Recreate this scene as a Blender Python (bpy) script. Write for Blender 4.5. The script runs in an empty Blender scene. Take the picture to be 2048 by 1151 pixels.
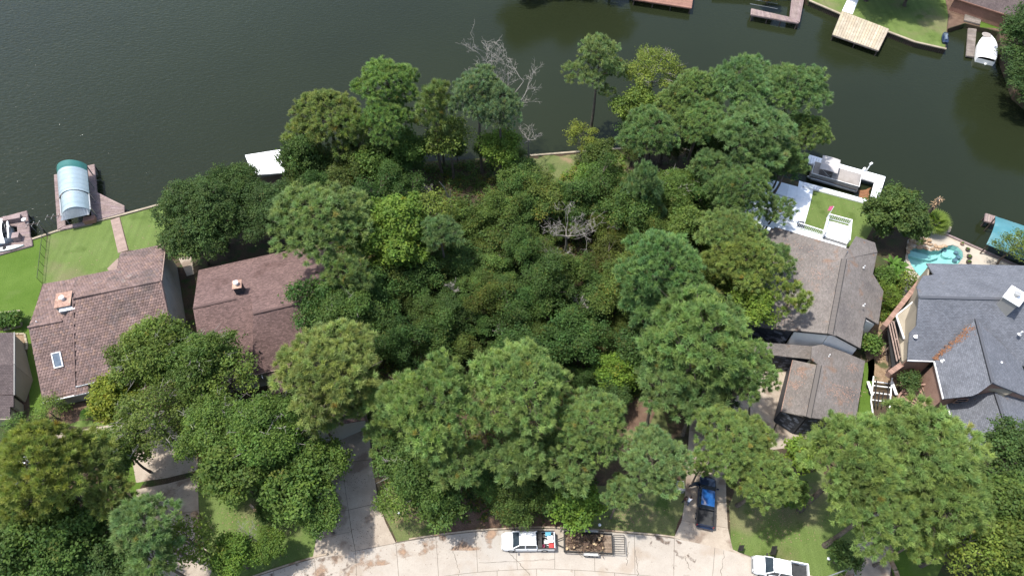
import bpy, bmesh, math, random
import numpy as np
from mathutils import Vector, Matrix
from mathutils.geometry import tessellate_polygon

# ------------------------------------------------------------------ camera, sky, sun
S = bpy.context.scene
COL = S.collection
TH = math.radians(35.5)            # tilt of the lens away from straight down
FOC, CAMH = 1365.0, 79.0
cam_data = bpy.data.cameras.new("camera")
cam_data.sensor_width = 36.0
cam_data.lens = 36.0 * FOC / 2048.0
cam_data.clip_end = 3000
cam = bpy.data.objects.new("camera", cam_data)
cam.location = (0, 0, CAMH)
cam.rotation_euler = (TH, 0, 0)
COL.objects.link(cam)
S.camera = cam

SUN_DIR = Vector((-0.36, 0.06, 1.0)).normalized()      # towards the sun
W = bpy.data.worlds.new("World")
S.world = W
W.use_nodes = True
nt = W.node_tree
bg = nt.nodes["Background"]
sky = nt.nodes.new("ShaderNodeTexSky")
sky.sky_type = 'NISHITA'
sky.sun_disc = False
sky.sun_elevation = math.asin(SUN_DIR.z)
sky.sun_rotation = math.atan2(SUN_DIR.x, SUN_DIR.y)
sky.air_density = 1.2
sky.dust_density = 2.5
nt.links.new(sky.outputs[0], bg.inputs[0])
bg.inputs[1].default_value = 0.15
sl = bpy.data.lights.new("sun", 'SUN')
sl.energy = 3.5
sl.angle = math.radians(1.6)
sl.color = (1.0, 0.965, 0.90)
sun = bpy.data.objects.new("sun", sl)
sun.rotation_euler = SUN_DIR.to_track_quat('Z', 'Y').to_euler()
sun.location = (0, 0, 60)
COL.objects.link(sun)
S.view_settings.view_transform = 'Standard'
S.view_settings.look = 'None'
S.view_settings.gamma = 1
S.view_settings.exposure = 0.85
S.view_settings.use_curve_mapping = False
try:
    S.cycles.max_bounces = 6
    S.cycles.transparent_max_bounces = 6
except Exception:
    pass

# ------------------------------------------------------------------ helpers
FW = Vector((0, math.sin(TH), -math.cos(TH)))
UP = Vector((0, math.cos(TH), math.sin(TH)))
RT = Vector((1, 0, 0))
C0 = Vector((0, 0, CAMH))


def ray(px, py):
    return FW + RT * ((px - 1024) / FOC) - UP * ((py - 575.5) / FOC)


def G(px, py, z=0.0):
    """world point at height z seen at photo position px, py"""
    d = ray(px, py)
    return C0 + d * ((z - CAMH) / d.z)


def onplane(px, py, p, n):
    d = ray(px, py)
    return C0 + d * ((p - C0).dot(n) / d.dot(n))


def scale_at(px, py, z):
    """photo pixels per metre at that point"""
    d = ray(px, py)
    return FOC / ((z - CAMH) / d.z)


def tag(o, label=None, cat=None, group=None, kind=None):
    if label: o["label"] = label
    if cat: o["category"] = cat
    if group: o["group"] = group
    if kind: o["kind"] = kind
    return o


def thing(name, label, cat, loc, group=None, rz=0.0):
    o = bpy.data.objects.new(name, None)
    o.empty_display_size = 0.3
    o.location = loc
    o.rotation_euler = (0, 0, rz)
    COL.objects.link(o)
    return tag(o, label, cat, group)


class MB:
    """collects faces in world (or local) coordinates"""
    def __init__(s):
        s.v, s.f, s.t, s.uv = [], [], [], None
        s.tint = 1.0

    def add(s, vs, fs):
        n = len(s.v)
        s.v += [tuple(v) for v in vs]
        s.f += [tuple(i + n for i in f) for f in fs]
        s.t += [s.tint] * len(fs)
        return s

    def box(s, c, size, rz=0.0, rot=None):
        x, y, z = size[0] / 2, size[1] / 2, size[2] / 2
        M = rot if rot is not None else Matrix.Rotation(rz, 3, 'Z')
        c = Vector(c)
        vs = [c + M @ Vector((a * x, b * y, d * z)) for d in (-1, 1) for a, b in ((-1, -1), (1, -1), (1, 1), (-1, 1))]
        return s.add(vs, [(3, 2, 1, 0), (4, 5, 6, 7), (0, 1, 5, 4), (1, 2, 6, 5), (2, 3, 7, 6), (3, 0, 4, 7)])

    def prism(s, pts, z0, z1):
        """pts: xy outline, extruded z0..z1 (holes not handled)"""
        pts = [(p[0], p[1]) for p in pts]
        a = sum(pts[i][0] * pts[(i + 1) % len(pts)][1] - pts[(i + 1) % len(pts)][0] * pts[i][1] for i in range(len(pts)))
        if a < 0: pts = pts[::-1]
        n = len(pts)
        vs = [(x, y, z0) for x, y in pts] + [(x, y, z1) for x, y in pts]
        fs = [tuple(range(n, 2 * n))] + [(i, (i + 1) % n, n + (i + 1) % n, n + i) for i in range(n)]
        fs.append(tuple(range(n - 1, -1, -1)))
        return s.add(vs, fs)

    def slab(s, pts, th):
        """planar polygon of 3D points thickened downwards by th"""
        pts = [Vector(p) for p in pts]
        nrm = Vector((0, 0, 0))
        for i in range(len(pts)):
            nrm += pts[i].cross(pts[(i + 1) % len(pts)])
        if nrm.z < 0: pts = pts[::-1]
        n = len(pts)
        vs = pts + [p - Vector((0, 0, th)) for p in pts]
        fs = [tuple(range(n))] + [((i + 1) % n, i, n + i, n + (i + 1) % n) for i in range(n)] + [tuple(range(2 * n - 1, n - 1, -1))]
        return s.add(vs, fs)

    def bar(s, a, b, w, h=None, up=(0, 0, 1)):
        """square section bar from a to b"""
        h = w if h is None else h
        a, b = Vector(a), Vector(b)
        d = (b - a)
        L = d.length
        if L < 1e-6: return s
        d /= L
        u = Vector(up)
        sd = d.cross(u)
        if sd.length < 1e-3:
            u = Vector((0, 1, 0)); sd = d.cross(u)
        sd.normalize(); u = sd.cross(d)
        vs = [p + sd * (i * w / 2) + u * (j * h / 2) for p in (a, b) for i, j in ((-1, -1), (1, -1), (1, 1), (-1, 1))]
        return s.add(vs, [(0, 1, 2, 3), (7, 6, 5, 4), (4, 5, 1, 0), (5, 6, 2, 1), (6, 7, 3, 2), (7, 4, 0, 3)])

    def tube(s, pts, rad, n=6, cap=True):
        pts = [Vector(p) for p in pts]
        if not isinstance(rad, (list, tuple)): rad = [rad] * len(pts)
        vs, fs = [], []
        for k, p in enumerate(pts):
            d = (pts[min(k + 1, len(pts) - 1)] - pts[max(k - 1, 0)])
            if d.length < 1e-9: d = Vector((0, 0, 1))
            d.normalize()
            a = d.cross(Vector((0.31, 0.95, 0.05)))
            if a.length < 0.05: a = d.cross(Vector((1, 0, 0)))
            a.normalize(); b = d.cross(a)
            for i in range(n):
                t = 2 * math.pi * i / n
                vs.append(p + (a * math.cos(t) + b * math.sin(t)) * rad[k])
        for k in range(len(pts) - 1):
            for i in range(n):
                j = (i + 1) % n
                fs.append((k * n + i, (k + 1) * n + i, (k + 1) * n + j, k * n + j))
        if cap:
            fs.append(tuple(range(n)))
            fs.append(tuple((len(pts) - 1) * n + i for i in range(n - 1, -1, -1)))
        return s.add(vs, fs)

    def lathe(s, prof, c, n=16, M=None):
        """prof: (r, z) list around a vertical axis through c (or axis turned by M)"""
        c = Vector(c)
        vs, fs = [], []
        for r, z in prof:
            for i in range(n):
                t = 2 * math.pi * i / n
                v = Vector((r * math.cos(t), r * math.sin(t), z))
                vs.append(c + (M @ v if M else v))
        for k in range(len(prof) - 1):
            for i in range(n):
                j = (i + 1) % n
                fs.append((k * n + i, k * n + j, (k + 1) * n + j, (k + 1) * n + i))
        fs.append(tuple(range(n - 1, -1, -1)))
        fs.append(tuple((len(prof) - 1) * n + i for i in range(n)))
        return s.add(vs, fs)

    def grid(s, rows, close=False):
        m = len(rows[0])
        vs = [p for r in rows for p in r]
        fs = []
        for k in range(len(rows) - 1):
            for i in range(m if close else m - 1):
                j = (i + 1) % m
                fs.append((k * m + i, k * m + j, (k + 1) * m + j, (k + 1) * m + i))
        return s.add(vs, fs)

    def build(s, name, mat, parent=None, smooth=False, local=False, kind=None, color=None):
        me = bpy.data.meshes.new(name)
        me.from_pydata(s.v, [], s.f)
        me.materials.append(mat)
        if smooth:
            me.polygons.foreach_set("use_smooth", [True] * len(me.polygons))
        at = me.color_attributes.new("tint", 'FLOAT_COLOR', 'CORNER')
        cols = np.ones((len(me.loops), 4), np.float32)
        nl = np.array([len(f) for f in s.f])
        tv = np.array([t if isinstance(t, tuple) else (t, t, t) for t in s.t], np.float32)
        cols[:, :3] = np.repeat(tv, nl, axis=0)
        at.data.foreach_set("color", cols.ravel())
        if s.uv is not None:
            o_, u_, v_ = s.uv
            ul = me.uv_layers.new(name="UVMap")
            co = np.array(s.v) - np.array(o_)
            li = np.array([i for f in s.f for i in f])
            uvs = np.stack([co[li] @ np.array(u_), co[li] @ np.array(v_)], 1)
            ul.data.foreach_set("uv", uvs.astype(np.float32).ravel())
        me.update()
        o = bpy.data.objects.new(name, me)
        COL.objects.link(o)
        if parent is not None:
            o.parent = parent
            if not local:
                q = parent
                off = Vector((0, 0, 0))
                while q is not None:
                    off += q.location; q = q.parent
                o.location = -off
        if kind: o["kind"] = kind
        if color: o.color = (*color, 1)
        return o


def newobj(name, me, parent=None, kind=None, color=None, loc=None):
    o = bpy.data.objects.new(name, me)
    COL.objects.link(o)
    if parent: o.parent = parent
    if kind: o["kind"] = kind
    if color: o.color = (*color, 1)
    if loc is not None: o.location = loc
    return o


def copy_tree(o, parent=None):
    c = o.copy()
    COL.objects.link(c)
    c.parent = parent
    for ch in list(o.children):
        copy_tree(ch, c)
    return c


# ------------------------------------------------------------------ materials
def _n(nt, t, **kw):
    n = nt.nodes.new(t)
    for k, v in kw.items():
        setattr(n, k, v)
    return n


def mat(name, cols, rough=0.8, scale=1.0, detail=6, bump=0.0, bscale=None, metal=0.0, spec=0.3, uv=False, tint=False,
        patch=None, fine=None, brick=None, streak=None):
    """noise between two or three colours; patch=(colour, scale, threshold) adds blotches; fine=(amount, scale) adds grain;
    brick=(w, h, mortar, colour factor) cuts courses along the UV; streak=(amount, (sx, sy, sz)) stretched wear"""
    if 'white' not in name:
        cols = [tuple(v * .70 for v in c) for c in cols]
        if patch: patch = [(tuple(v * .70 for v in q[0]),) + tuple(q[1:]) for q in (patch if isinstance(patch, list) else [patch])]
    m = bpy.data.materials.new(name)
    m.use_nodes = True
    t = m.node_tree
    b = t.nodes["Principled BSDF"]
    L = t.links.new
    tc = _n(t, "ShaderNodeTexCoord")
    src = tc.outputs["UV"] if uv else tc.outputs["Object"]
    no = _n(t, "ShaderNodeTexNoise")
    no.inputs["Scale"].default_value = scale
    no.inputs["Detail"].default_value = detail
    no.inputs["Roughness"].default_value = 0.62
    L(src, no.inputs["Vector"])
    cr = _n(t, "ShaderNodeValToRGB")
    e = cr.color_ramp.elements
    e[0].position, e[1].position = 0.33, 0.67
    e[0].color, e[1].color = (*cols[0], 1), (*cols[-1], 1)
    if len(cols) == 3:
        x = e.new(0.5); x.color = (*cols[1], 1)
    L(no.outputs["Fac"], cr.inputs[0])
    out = cr.outputs[0]

    def mul(out, fac):
        mx = _n(t, "ShaderNodeMix", data_type='RGBA', blend_type='MULTIPLY')
        mx.inputs[0].default_value = 1
        L(out, mx.inputs[6]); L(fac, mx.inputs[7])
        return mx.outputs[2]

    if patch:
        for pc, ps, pt in (patch if isinstance(patch, list) else [patch]):
            pn = _n(t, "ShaderNodeTexNoise")
            pn.inputs["Scale"].default_value = ps; pn.inputs["Detail"].default_value = 5
            mp = _n(t, "ShaderNodeMapping"); mp.inputs["Location"].default_value = (13.7 * ps, 5.1, 3.3 + pt * 17)
            L(src, mp.inputs[0]); L(mp.outputs[0], pn.inputs["Vector"])
            rr = _n(t, "ShaderNodeValToRGB")
            rr.color_ramp.elements[0].position = pt; rr.color_ramp.elements[1].position = min(0.99, pt + 0.10)
            L(pn.outputs["Fac"], rr.inputs[0])
            mx = _n(t, "ShaderNodeMix", data_type='RGBA')
            L(rr.outputs[0], mx.inputs[0]); L(out, mx.inputs[6]); mx.inputs[7].default_value = (*pc, 1)
            out = mx.outputs[2]
    if fine:
        fn = _n(t, "ShaderNodeTexNoise")
        fn.inputs["Scale"].default_value = fine[1]; fn.inputs["Detail"].default_value = 3
        L(src, fn.inputs["Vector"])
        mr = _n(t, "ShaderNodeMapRange")
        mr.inputs[1].default_value = 0.3; mr.inputs[2].default_value = 0.7
        mr.inputs[3].default_value = 1 - fine[0]; mr.inputs[4].default_value = 1 + fine[0]
        L(fn.outputs["Fac"], mr.inputs[0])
        out = mul(out, mr.outputs[0])
    if streak:
        mp = _n(t, "ShaderNodeMapping"); mp.inputs["Scale"].default_value = streak[1]
        L(src, mp.inputs[0])
        fn = _n(t, "ShaderNodeTexNoise"); fn.inputs["Scale"].default_value = 1; fn.inputs["Detail"].default_value = 4
        L(mp.outputs[0], fn.inputs["Vector"])
        mr = _n(t, "ShaderNodeMapRange")
        mr.inputs[1].default_value = 0.3; mr.inputs[2].default_value = 0.7
        mr.inputs[3].default_value = 1 - streak[0]; mr.inputs[4].default_value = 1 + streak[0]
        L(fn.outputs["Fac"], mr.inputs[0])
        out = mul(out, mr.outputs[0])
    height = no.outputs["Fac"]
    if brick:
        br = _n(t, "ShaderNodeTexBrick")
        br.inputs["Scale"].default_value = 1
        br.inputs["Brick Width"].default_value = brick[0]; br.inputs["Row Height"].default_value = brick[1]
        br.inputs["Mortar Size"].default_value = brick[2]; br.inputs["Mortar Smooth"].default_value = 0.3
        a = brick[3]
        br.inputs["Color1"].default_value = (1 - a, 1 - a, 1 - a, 1); br.inputs["Color2"].default_value = (1 + a, 1 + a, 1 + a, 1)
        br.inputs["Mortar"].default_value = (brick[4],) * 3 + (1,)
        L(src, br.inputs["Vector"])
        out = mul(out, br.outputs["Color"])
        height = br.outputs["Fac"]
    if tint:
        at = _n(t, "ShaderNodeAttribute"); at.attribute_name = "tint"
        out = mul(out, at.outputs["Color"])
        oi = _n(t, "ShaderNodeObjectInfo")
        out = mul(out, oi.outputs["Color"])
    L(out, b.inputs["Base Color"])
    b.inputs["Roughness"].default_value = rough
    b.inputs["Metallic"].default_value = metal
    b.inputs["Specular IOR Level"].default_value = spec
    if bump:
        bn = _n(t, "ShaderNodeTexNoise"); bn.inputs["Scale"].default_value = bscale or scale * 4; bn.inputs["Detail"].default_value = 4
        L(src, bn.inputs["Vector"])
        bp = _n(t, "ShaderNodeBump"); bp.inputs["Strength"].default_value = bump; bp.inputs["Distance"].default_value = 0.1
        L(bn.outputs["Fac"], bp.inputs["Height"])
        o2 = bp.outputs[0]
        if brick:
            b2 = _n(t, "ShaderNodeBump"); b2.inputs["Strength"].default_value = 0.6; b2.inputs["Distance"].default_value = 0.02
            b2.invert = True
            L(height, b2.inputs["Height"]); L(o2, b2.inputs["Normal"]); o2 = b2.outputs[0]
        L(o2, b.inputs["Normal"])
    return m


def foliage_mat(name, base, trans=0.35, rough=0.55, spec=0.35):
    m = bpy.data.materials.new(name)
    m.use_nodes = True
    t = m.node_tree
    L = t.links.new
    b = t.nodes["Principled BSDF"]
    outn = t.nodes["Material Output"]
    at = _n(t, "ShaderNodeAttribute"); at.attribute_name = "tint"
    oi = _n(t, "ShaderNodeObjectInfo")
    m1 = _n(t, "ShaderNodeMix", data_type='RGBA', blend_type='MULTIPLY'); m1.inputs[0].default_value = 1
    L(at.outputs["Color"], m1.inputs[6]); L(oi.outputs["Color"], m1.inputs[7])
    m2 = _n(t, "ShaderNodeMix", data_type='RGBA', blend_type='MULTIPLY'); m2.inputs[0].default_value = 1
    L(m1.outputs[2], m2.inputs[6]); m2.inputs[7].default_value = (*base, 1)
    L(m2.outputs[2], b.inputs["Base Color"])
    b.inputs["Roughness"].default_value = rough
    b.inputs["Specular IOR Level"].default_value = spec
    tr = _n(t, "ShaderNodeBsdfTranslucent")
    g = _n(t, "ShaderNodeMix", data_type='RGBA', blend_type='MULTIPLY'); g.inputs[0].default_value = 1
    L(m2.outputs[2], g.inputs[6]); g.inputs[7].default_value = (1.15, 1.25, 0.7, 1)
    L(g.outputs[2], tr.inputs[0])
    mx = _n(t, "ShaderNodeMixShader"); mx.inputs[0].default_value = trans
    L(b.outputs[0], mx.inputs[1]); L(tr.outputs[0], mx.inputs[2])
    L(mx.outputs[0], outn.inputs[0])
    return m


M = {}
M['needle'] = foliage_mat('pine_needles', (0.190, 0.255, 0.108), 0.44, 0.55, 0.25)
M['leaf'] = foliage_mat('broad_leaves', (0.100, 0.150, 0.040), 0.40, 0.60, 0.22)
M['bark'] = mat('bark', [(0.10, 0.08, 0.065), (0.20, 0.165, 0.135)], 0.95, 3, bump=0.5, bscale=12, tint=True)
M['deadwood'] = mat('dead_wood', [(0.27, 0.25, 0.225), (0.42, 0.39, 0.35)], 0.9, 4, tint=True)
M['soil'] = mat('forest_floor', [(0.045, 0.042, 0.025), (0.085, 0.06, 0.038), (0.07, 0.08, 0.03)], 0.95, 0.35, 8, bump=0.6, bscale=3,
                patch=[((0.11, 0.068, 0.045), 0.22, 0.53), ((0.05, 0.075, 0.022), 0.5, 0.56)], fine=(0.35, 9))
M['mulch'] = mat('red_mulch', [(0.13, 0.080, 0.055), (0.21, 0.135, 0.095)], 0.95, 0.8, 8, bump=0.6, bscale=5, fine=(0.35, 12),
                 patch=((0.10, 0.10, 0.04), 0.5, 0.6))
M['straw'] = mat('straw_litter', [(0.24, 0.16, 0.10), (0.40, 0.29, 0.19)], 0.95, 1.5, 8, bump=0.6, bscale=6, fine=(0.3, 12),
                 patch=((0.10, 0.11, 0.045), 0.6, 0.58))
M['lawn'] = mat('lawn_grass', [(0.125, 0.185, 0.045), (0.160, 0.220, 0.065)], 0.9, 0.25, 8, bump=0.5, bscale=9,
                patch=[((0.19, 0.195, 0.088), 0.12, 0.54), ((0.10, 0.15, 0.035), 0.3, 0.58)], fine=(0.20, 8), spec=0.15, streak=(0.11, (1.1, 0.05, 1)))
M['lawn2'] = mat('deep_lawn_grass', [(0.085, 0.155, 0.020), (0.115, 0.190, 0.032)], 0.9, 0.3, 8, bump=0.5, bscale=9, fine=(0.20, 8), spec=0.15,
                 patch=((0.13, 0.19, 0.045), 0.15, 0.58))
M['lawn3'] = mat('worn_lawn_grass', [(0.13, 0.17, 0.055), (0.19, 0.20, 0.085)], 0.95, 0.4, 8, bump=0.5, bscale=9,
                 patch=[((0.30, 0.22, 0.13), 0.25, 0.55), ((0.08, 0.13, 0.03), 0.3, 0.56)], fine=(0.25, 8), spec=0.15)
M['concrete'] = mat('road_concrete', [(0.47, 0.415, 0.355), (0.54, 0.485, 0.42)], 0.9, 0.5, 8, bump=0.15, bscale=12,
                    patch=[((0.45, 0.38, 0.31), 0.35, 0.55), ((0.36, 0.30, 0.245), 1.6, 0.65), ((0.50, 0.46, 0.41), 0.12, 0.55)], fine=(0.07, 10), tint=True, spec=0.2)
M['drive'] = mat('driveway_concrete', [(0.41, 0.34, 0.27), (0.52, 0.445, 0.36)], 0.9, 0.6, 8, bump=0.15, bscale=12,
                 patch=((0.29, 0.225, 0.175), 0.5, 0.56), fine=(0.08, 9), tint=True, spec=0.2)
M['joint'] = mat('joint_filler', [(0.13, 0.11, 0.09), (0.2, 0.17, 0.13)], 0.95, 2)
M['kerb'] = mat('kerb_concrete', [(0.42, 0.33, 0.24), (0.55, 0.46, 0.36)], 0.9, 1.0, patch=((0.3, 0.2, 0.13), 0.6, 0.56), fine=(0.1, 8))
M['pooldeck'] = mat('pool_deck', [(0.50, 0.44, 0.36), (0.56, 0.50, 0.42)], 0.85, 0.6, fine=(0.05, 12), patch=((0.45, 0.37, 0.27), 0.5, 0.62))
M['whitedeck'] = mat('white_deck', [(0.66, 0.70, 0.74), (0.76, 0.79, 0.82)], 0.55, 0.8, fine=(0.04, 6), tint=True)
M['white'] = mat('white_paint', [(0.74, 0.75, 0.75), (0.82, 0.82, 0.81)], 0.5, 1.5, fine=(0.03, 8), tint=True)
M['purpledeck'] = mat('weathered_mauve_planks', [(0.27, 0.20, 0.19), (0.37, 0.285, 0.275)], 0.85, 0.6, fine=(0.15, 5), tint=True, streak=(0.12, (0.6, 6, 1)))
M['redplank'] = mat('red_brown_planks', [(0.30, 0.16, 0.12), (0.40, 0.22, 0.165)], 0.8, 0.7, fine=(0.12, 5), tint=True)
M['tanplank'] = mat('new_tan_planks', [(0.50, 0.42, 0.31), (0.62, 0.54, 0.42)], 0.8, 0.8, fine=(0.10, 5), tint=True, streak=(0.10, (1, 1, 1)))
M['greyplank'] = mat('grey_planks', [(0.20, 0.17, 0.15), (0.32, 0.28, 0.25)], 0.9, 0.8, fine=(0.15, 6), tint=True)
M['bulk'] = mat('bulkhead_wood', [(0.36, 0.30, 0.22), (0.50, 0.43, 0.32)], 0.9, 0.8, fine=(0.12, 6), tint=True)
M['piling'] = mat('dark_piling', [(0.07, 0.055, 0.05), (0.13, 0.10, 0.085)], 0.9, 1.2)
M['brickpath'] = mat('pink_brick_path', [(0.33, 0.24, 0.20), (0.43, 0.32, 0.27)], 0.9, 1.5, fine=(0.12, 8), tint=True)
M['cottatile'] = mat('concrete_roof_tiles', [(0.20, 0.135, 0.120), (0.27, 0.185, 0.165)], 0.85, 0.5, fine=(0.12, 8), tint=True,
                     patch=[((0.16, 0.12, 0.11), 0.25, 0.56), ((0.27, 0.22, 0.20), 0.8, 0.64)])
M['brownsh'] = mat('brown_shingles', [(0.17, 0.108, 0.098), (0.22, 0.142, 0.128)], 0.92, 0.35, 8, uv=True, bump=0.15, fine=(0.18, 6),
                   brick=(0.32, 0.17, 0.012, 0.28, 0.62), patch=((0.14, 0.085, 0.075), 0.2, 0.6))
M['darkshw'] = mat('old_grey_brown_shingles', [(0.20, 0.175, 0.158), (0.27, 0.24, 0.22)], 0.92, 0.35, 8, uv=True, bump=0.15, fine=(0.14, 6),
                   brick=(0.32, 0.16, 0.010, 0.15, 0.70), patch=[((0.27, 0.185, 0.14), 0.55, 0.60), ((0.18, 0.16, 0.15), 0.18, 0.54), ((0.30, 0.17, 0.11), 1.1, 0.66)])
M['greysh'] = mat('blue_grey_shingles', [(0.15, 0.16, 0.185), (0.205, 0.215, 0.245)], 0.92, 0.35, 8, uv=True, bump=0.15, fine=(0.12, 6),
                  brick=(0.32, 0.19, 0.014, 0.16, 0.60), patch=[((0.125, 0.13, 0.145), 0.12, 0.53), ((0.24, 0.17, 0.13), 0.5, 0.68)], streak=(0.06, (0.25, 0.05, 1)))
M['farsh'] = mat('dark_mauve_shingles', [(0.11, 0.085, 0.085), (0.16, 0.125, 0.12)], 0.92, 0.35, 8, uv=True, bump=0.15, fine=(0.14, 6),
                 brick=(0.32, 0.2, 0.02, 0.18, 0.5))
M['stucco'] = mat('tan_stucco', [(0.38, 0.33, 0.25), (0.44, 0.385, 0.30)], 0.9, 0.5, fine=(0.05, 10))
M['greystucco'] = mat('pale_grey_stucco', [(0.36, 0.35, 0.33), (0.43, 0.42, 0.39)], 0.9, 0.3, fine=(0.05, 10), patch=((0.29, 0.28, 0.26), 0.3, 0.6))
M['brickwall'] = mat('pink_brick', [(0.33, 0.20, 0.155), (0.43, 0.275, 0.215)], 0.9, 0.9, fine=(0.15, 8), tint=True)
M['blacksh'] = mat('black_slate_shingles', [(0.040, 0.045, 0.058), (0.065, 0.07, 0.085)], 0.6, 1.0, fine=(0.15, 5), tint=True)
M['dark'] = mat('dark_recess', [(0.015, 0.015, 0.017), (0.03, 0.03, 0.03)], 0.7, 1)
M['glass'] = mat('window_glass', [(0.03, 0.045, 0.06), (0.06, 0.08, 0.10)], 0.08, 0.7, spec=0.6)
M['skyglass'] = mat('skylight_glass', [(0.10, 0.14, 0.19), (0.20, 0.25, 0.31)], 0.08, 1.5, spec=0.7)
M['metalw'] = mat('pale_ribbed_metal', [(0.40, 0.52, 0.57), (0.54, 0.64, 0.68)], 0.42, 0.4, metal=0.35, spec=0.5, fine=(0.05, 4), tint=True)
M['greenm'] = mat('green_metal', [(0.025, 0.15, 0.135), (0.04, 0.19, 0.17)], 0.45, 0.7, spec=0.5)
M['tealm'] = mat('teal_metal', [(0.07, 0.24, 0.28), (0.12, 0.30, 0.34)], 0.4, 0.5, spec=0.5, patch=((0.20, 0.38, 0.40), 0.4, 0.58))
M['steel'] = mat('galvanised_steel', [(0.42, 0.44, 0.46), (0.55, 0.57, 0.58)], 0.4, 2, metal=0.6, spec=0.5)
M['blackm'] = mat('black_metal', [(0.02, 0.02, 0.022), (0.045, 0.042, 0.04)], 0.5, 2)
M['rust'] = mat('rusty_cap', [(0.38, 0.22, 0.16), (0.50, 0.33, 0.26)], 0.85, 1.5, fine=(0.2, 6), patch=((0.55, 0.38, 0.28), 1.2, 0.56))
M['flash'] = mat('flashing', [(0.45, 0.45, 0.44), (0.6, 0.6, 0.58)], 0.5, 2, metal=0.3)
M['tarp'] = mat('taupe_canvas', [(0.36, 0.325, 0.30), (0.44, 0.40, 0.37)], 0.85, 0.9, fine=(0.05, 6), patch=((0.30, 0.26, 0.23), 0.7, 0.6), bump=0.4, bscale=2)
M['bimini'] = mat('sunlit_taupe_canvas', [(0.56, 0.52, 0.50), (0.62, 0.58, 0.56)], 0.85, 0.9)  # taupe canvas lightened in colour to look sunlit despite the tree shade
M['whitecanvas'] = mat('white_canvas', [(0.72, 0.72, 0.74), (0.82, 0.82, 0.83)], 0.8, 1, bump=0.5, bscale=1.6)
M['carwhite'] = mat('white_car_paint', [(0.78, 0.79, 0.80), (0.82, 0.83, 0.84)], 0.22, 1, spec=0.5)
M['carblack'] = mat('dark_navy_car_paint', [(0.015, 0.028, 0.065), (0.02, 0.036, 0.08)], 0.16, 1, spec=0.8)
M['carblue'] = mat('blue_reflective_roof', [(0.015, 0.09, 0.30), (0.03, 0.14, 0.42)], 0.14, 2, spec=0.9)
M['rubber'] = mat('tyre_rubber', [(0.02, 0.02, 0.02), (0.035, 0.034, 0.033)], 0.9, 3)
M['bedliner'] = mat('bed_liner', [(0.035, 0.037, 0.04), (0.06, 0.062, 0.066)], 0.7, 3, fine=(0.1, 8))
M['wood'] = mat('trailer_wood', [(0.20, 0.14, 0.10), (0.34, 0.26, 0.19)], 0.9, 1.5, fine=(0.2, 6), tint=True)
M['logbark'] = mat('log_bark', [(0.10, 0.065, 0.045), (0.20, 0.13, 0.09)], 0.95, 5, bump=0.5, tint=True)
M['logend'] = mat('cut_wood', [(0.50, 0.36, 0.20), (0.66, 0.50, 0.31)], 0.85, 5, tint=True)
M['rock'] = mat('tan_boulders', [(0.34, 0.22, 0.13), (0.52, 0.38, 0.26)], 0.9, 2.0, 8, bump=0.6, bscale=5, patch=((0.60, 0.48, 0.36), 1.3, 0.56), tint=True)
M['pool'] = mat('pool_plaster', [(0.38, 0.64, 0.61), (0.46, 0.72, 0.68)], 0.6, 1.2, fine=(0.06, 3))
M['red'] = mat('red_plastic', [(0.50, 0.03, 0.03), (0.6, 0.05, 0.05)], 0.4, 2)
M['blue'] = mat('blue_plastic', [(0.10, 0.38, 0.52), (0.16, 0.48, 0.62)], 0.4, 2)
M['pink'] = mat('pink_plastic', [(0.60, 0.10, 0.22), (0.70, 0.16, 0.3)], 0.4, 2)
M['skin'] = mat('skin', [(0.36, 0.20, 0.14), (0.42, 0.25, 0.18)], 0.6, 4)
M['shirtw'] = mat('white_shirt', [(0.66, 0.67, 0.70), (0.76, 0.77, 0.80)], 0.85, 5)
M['shirtd'] = mat('maroon_shirt', [(0.09, 0.035, 0.035), (0.14, 0.06, 0.05)], 0.85, 5)
M['jeans'] = mat('blue_jeans', [(0.10, 0.15, 0.24), (0.16, 0.22, 0.32)], 0.9, 5)
M['trousers'] = mat('dark_trousers', [(0.03, 0.03, 0.035), (0.05, 0.05, 0.06)], 0.9, 5)
M['hair'] = mat('dark_hair', [(0.02, 0.013, 0.01), (0.04, 0.025, 0.02)], 0.6, 9)
M['gasket'] = mat('weed_bed', [(0.20, 0.09, 0.045), (0.33, 0.16, 0.08)], 0.95, 2, fine=(0.3, 6))


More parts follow.
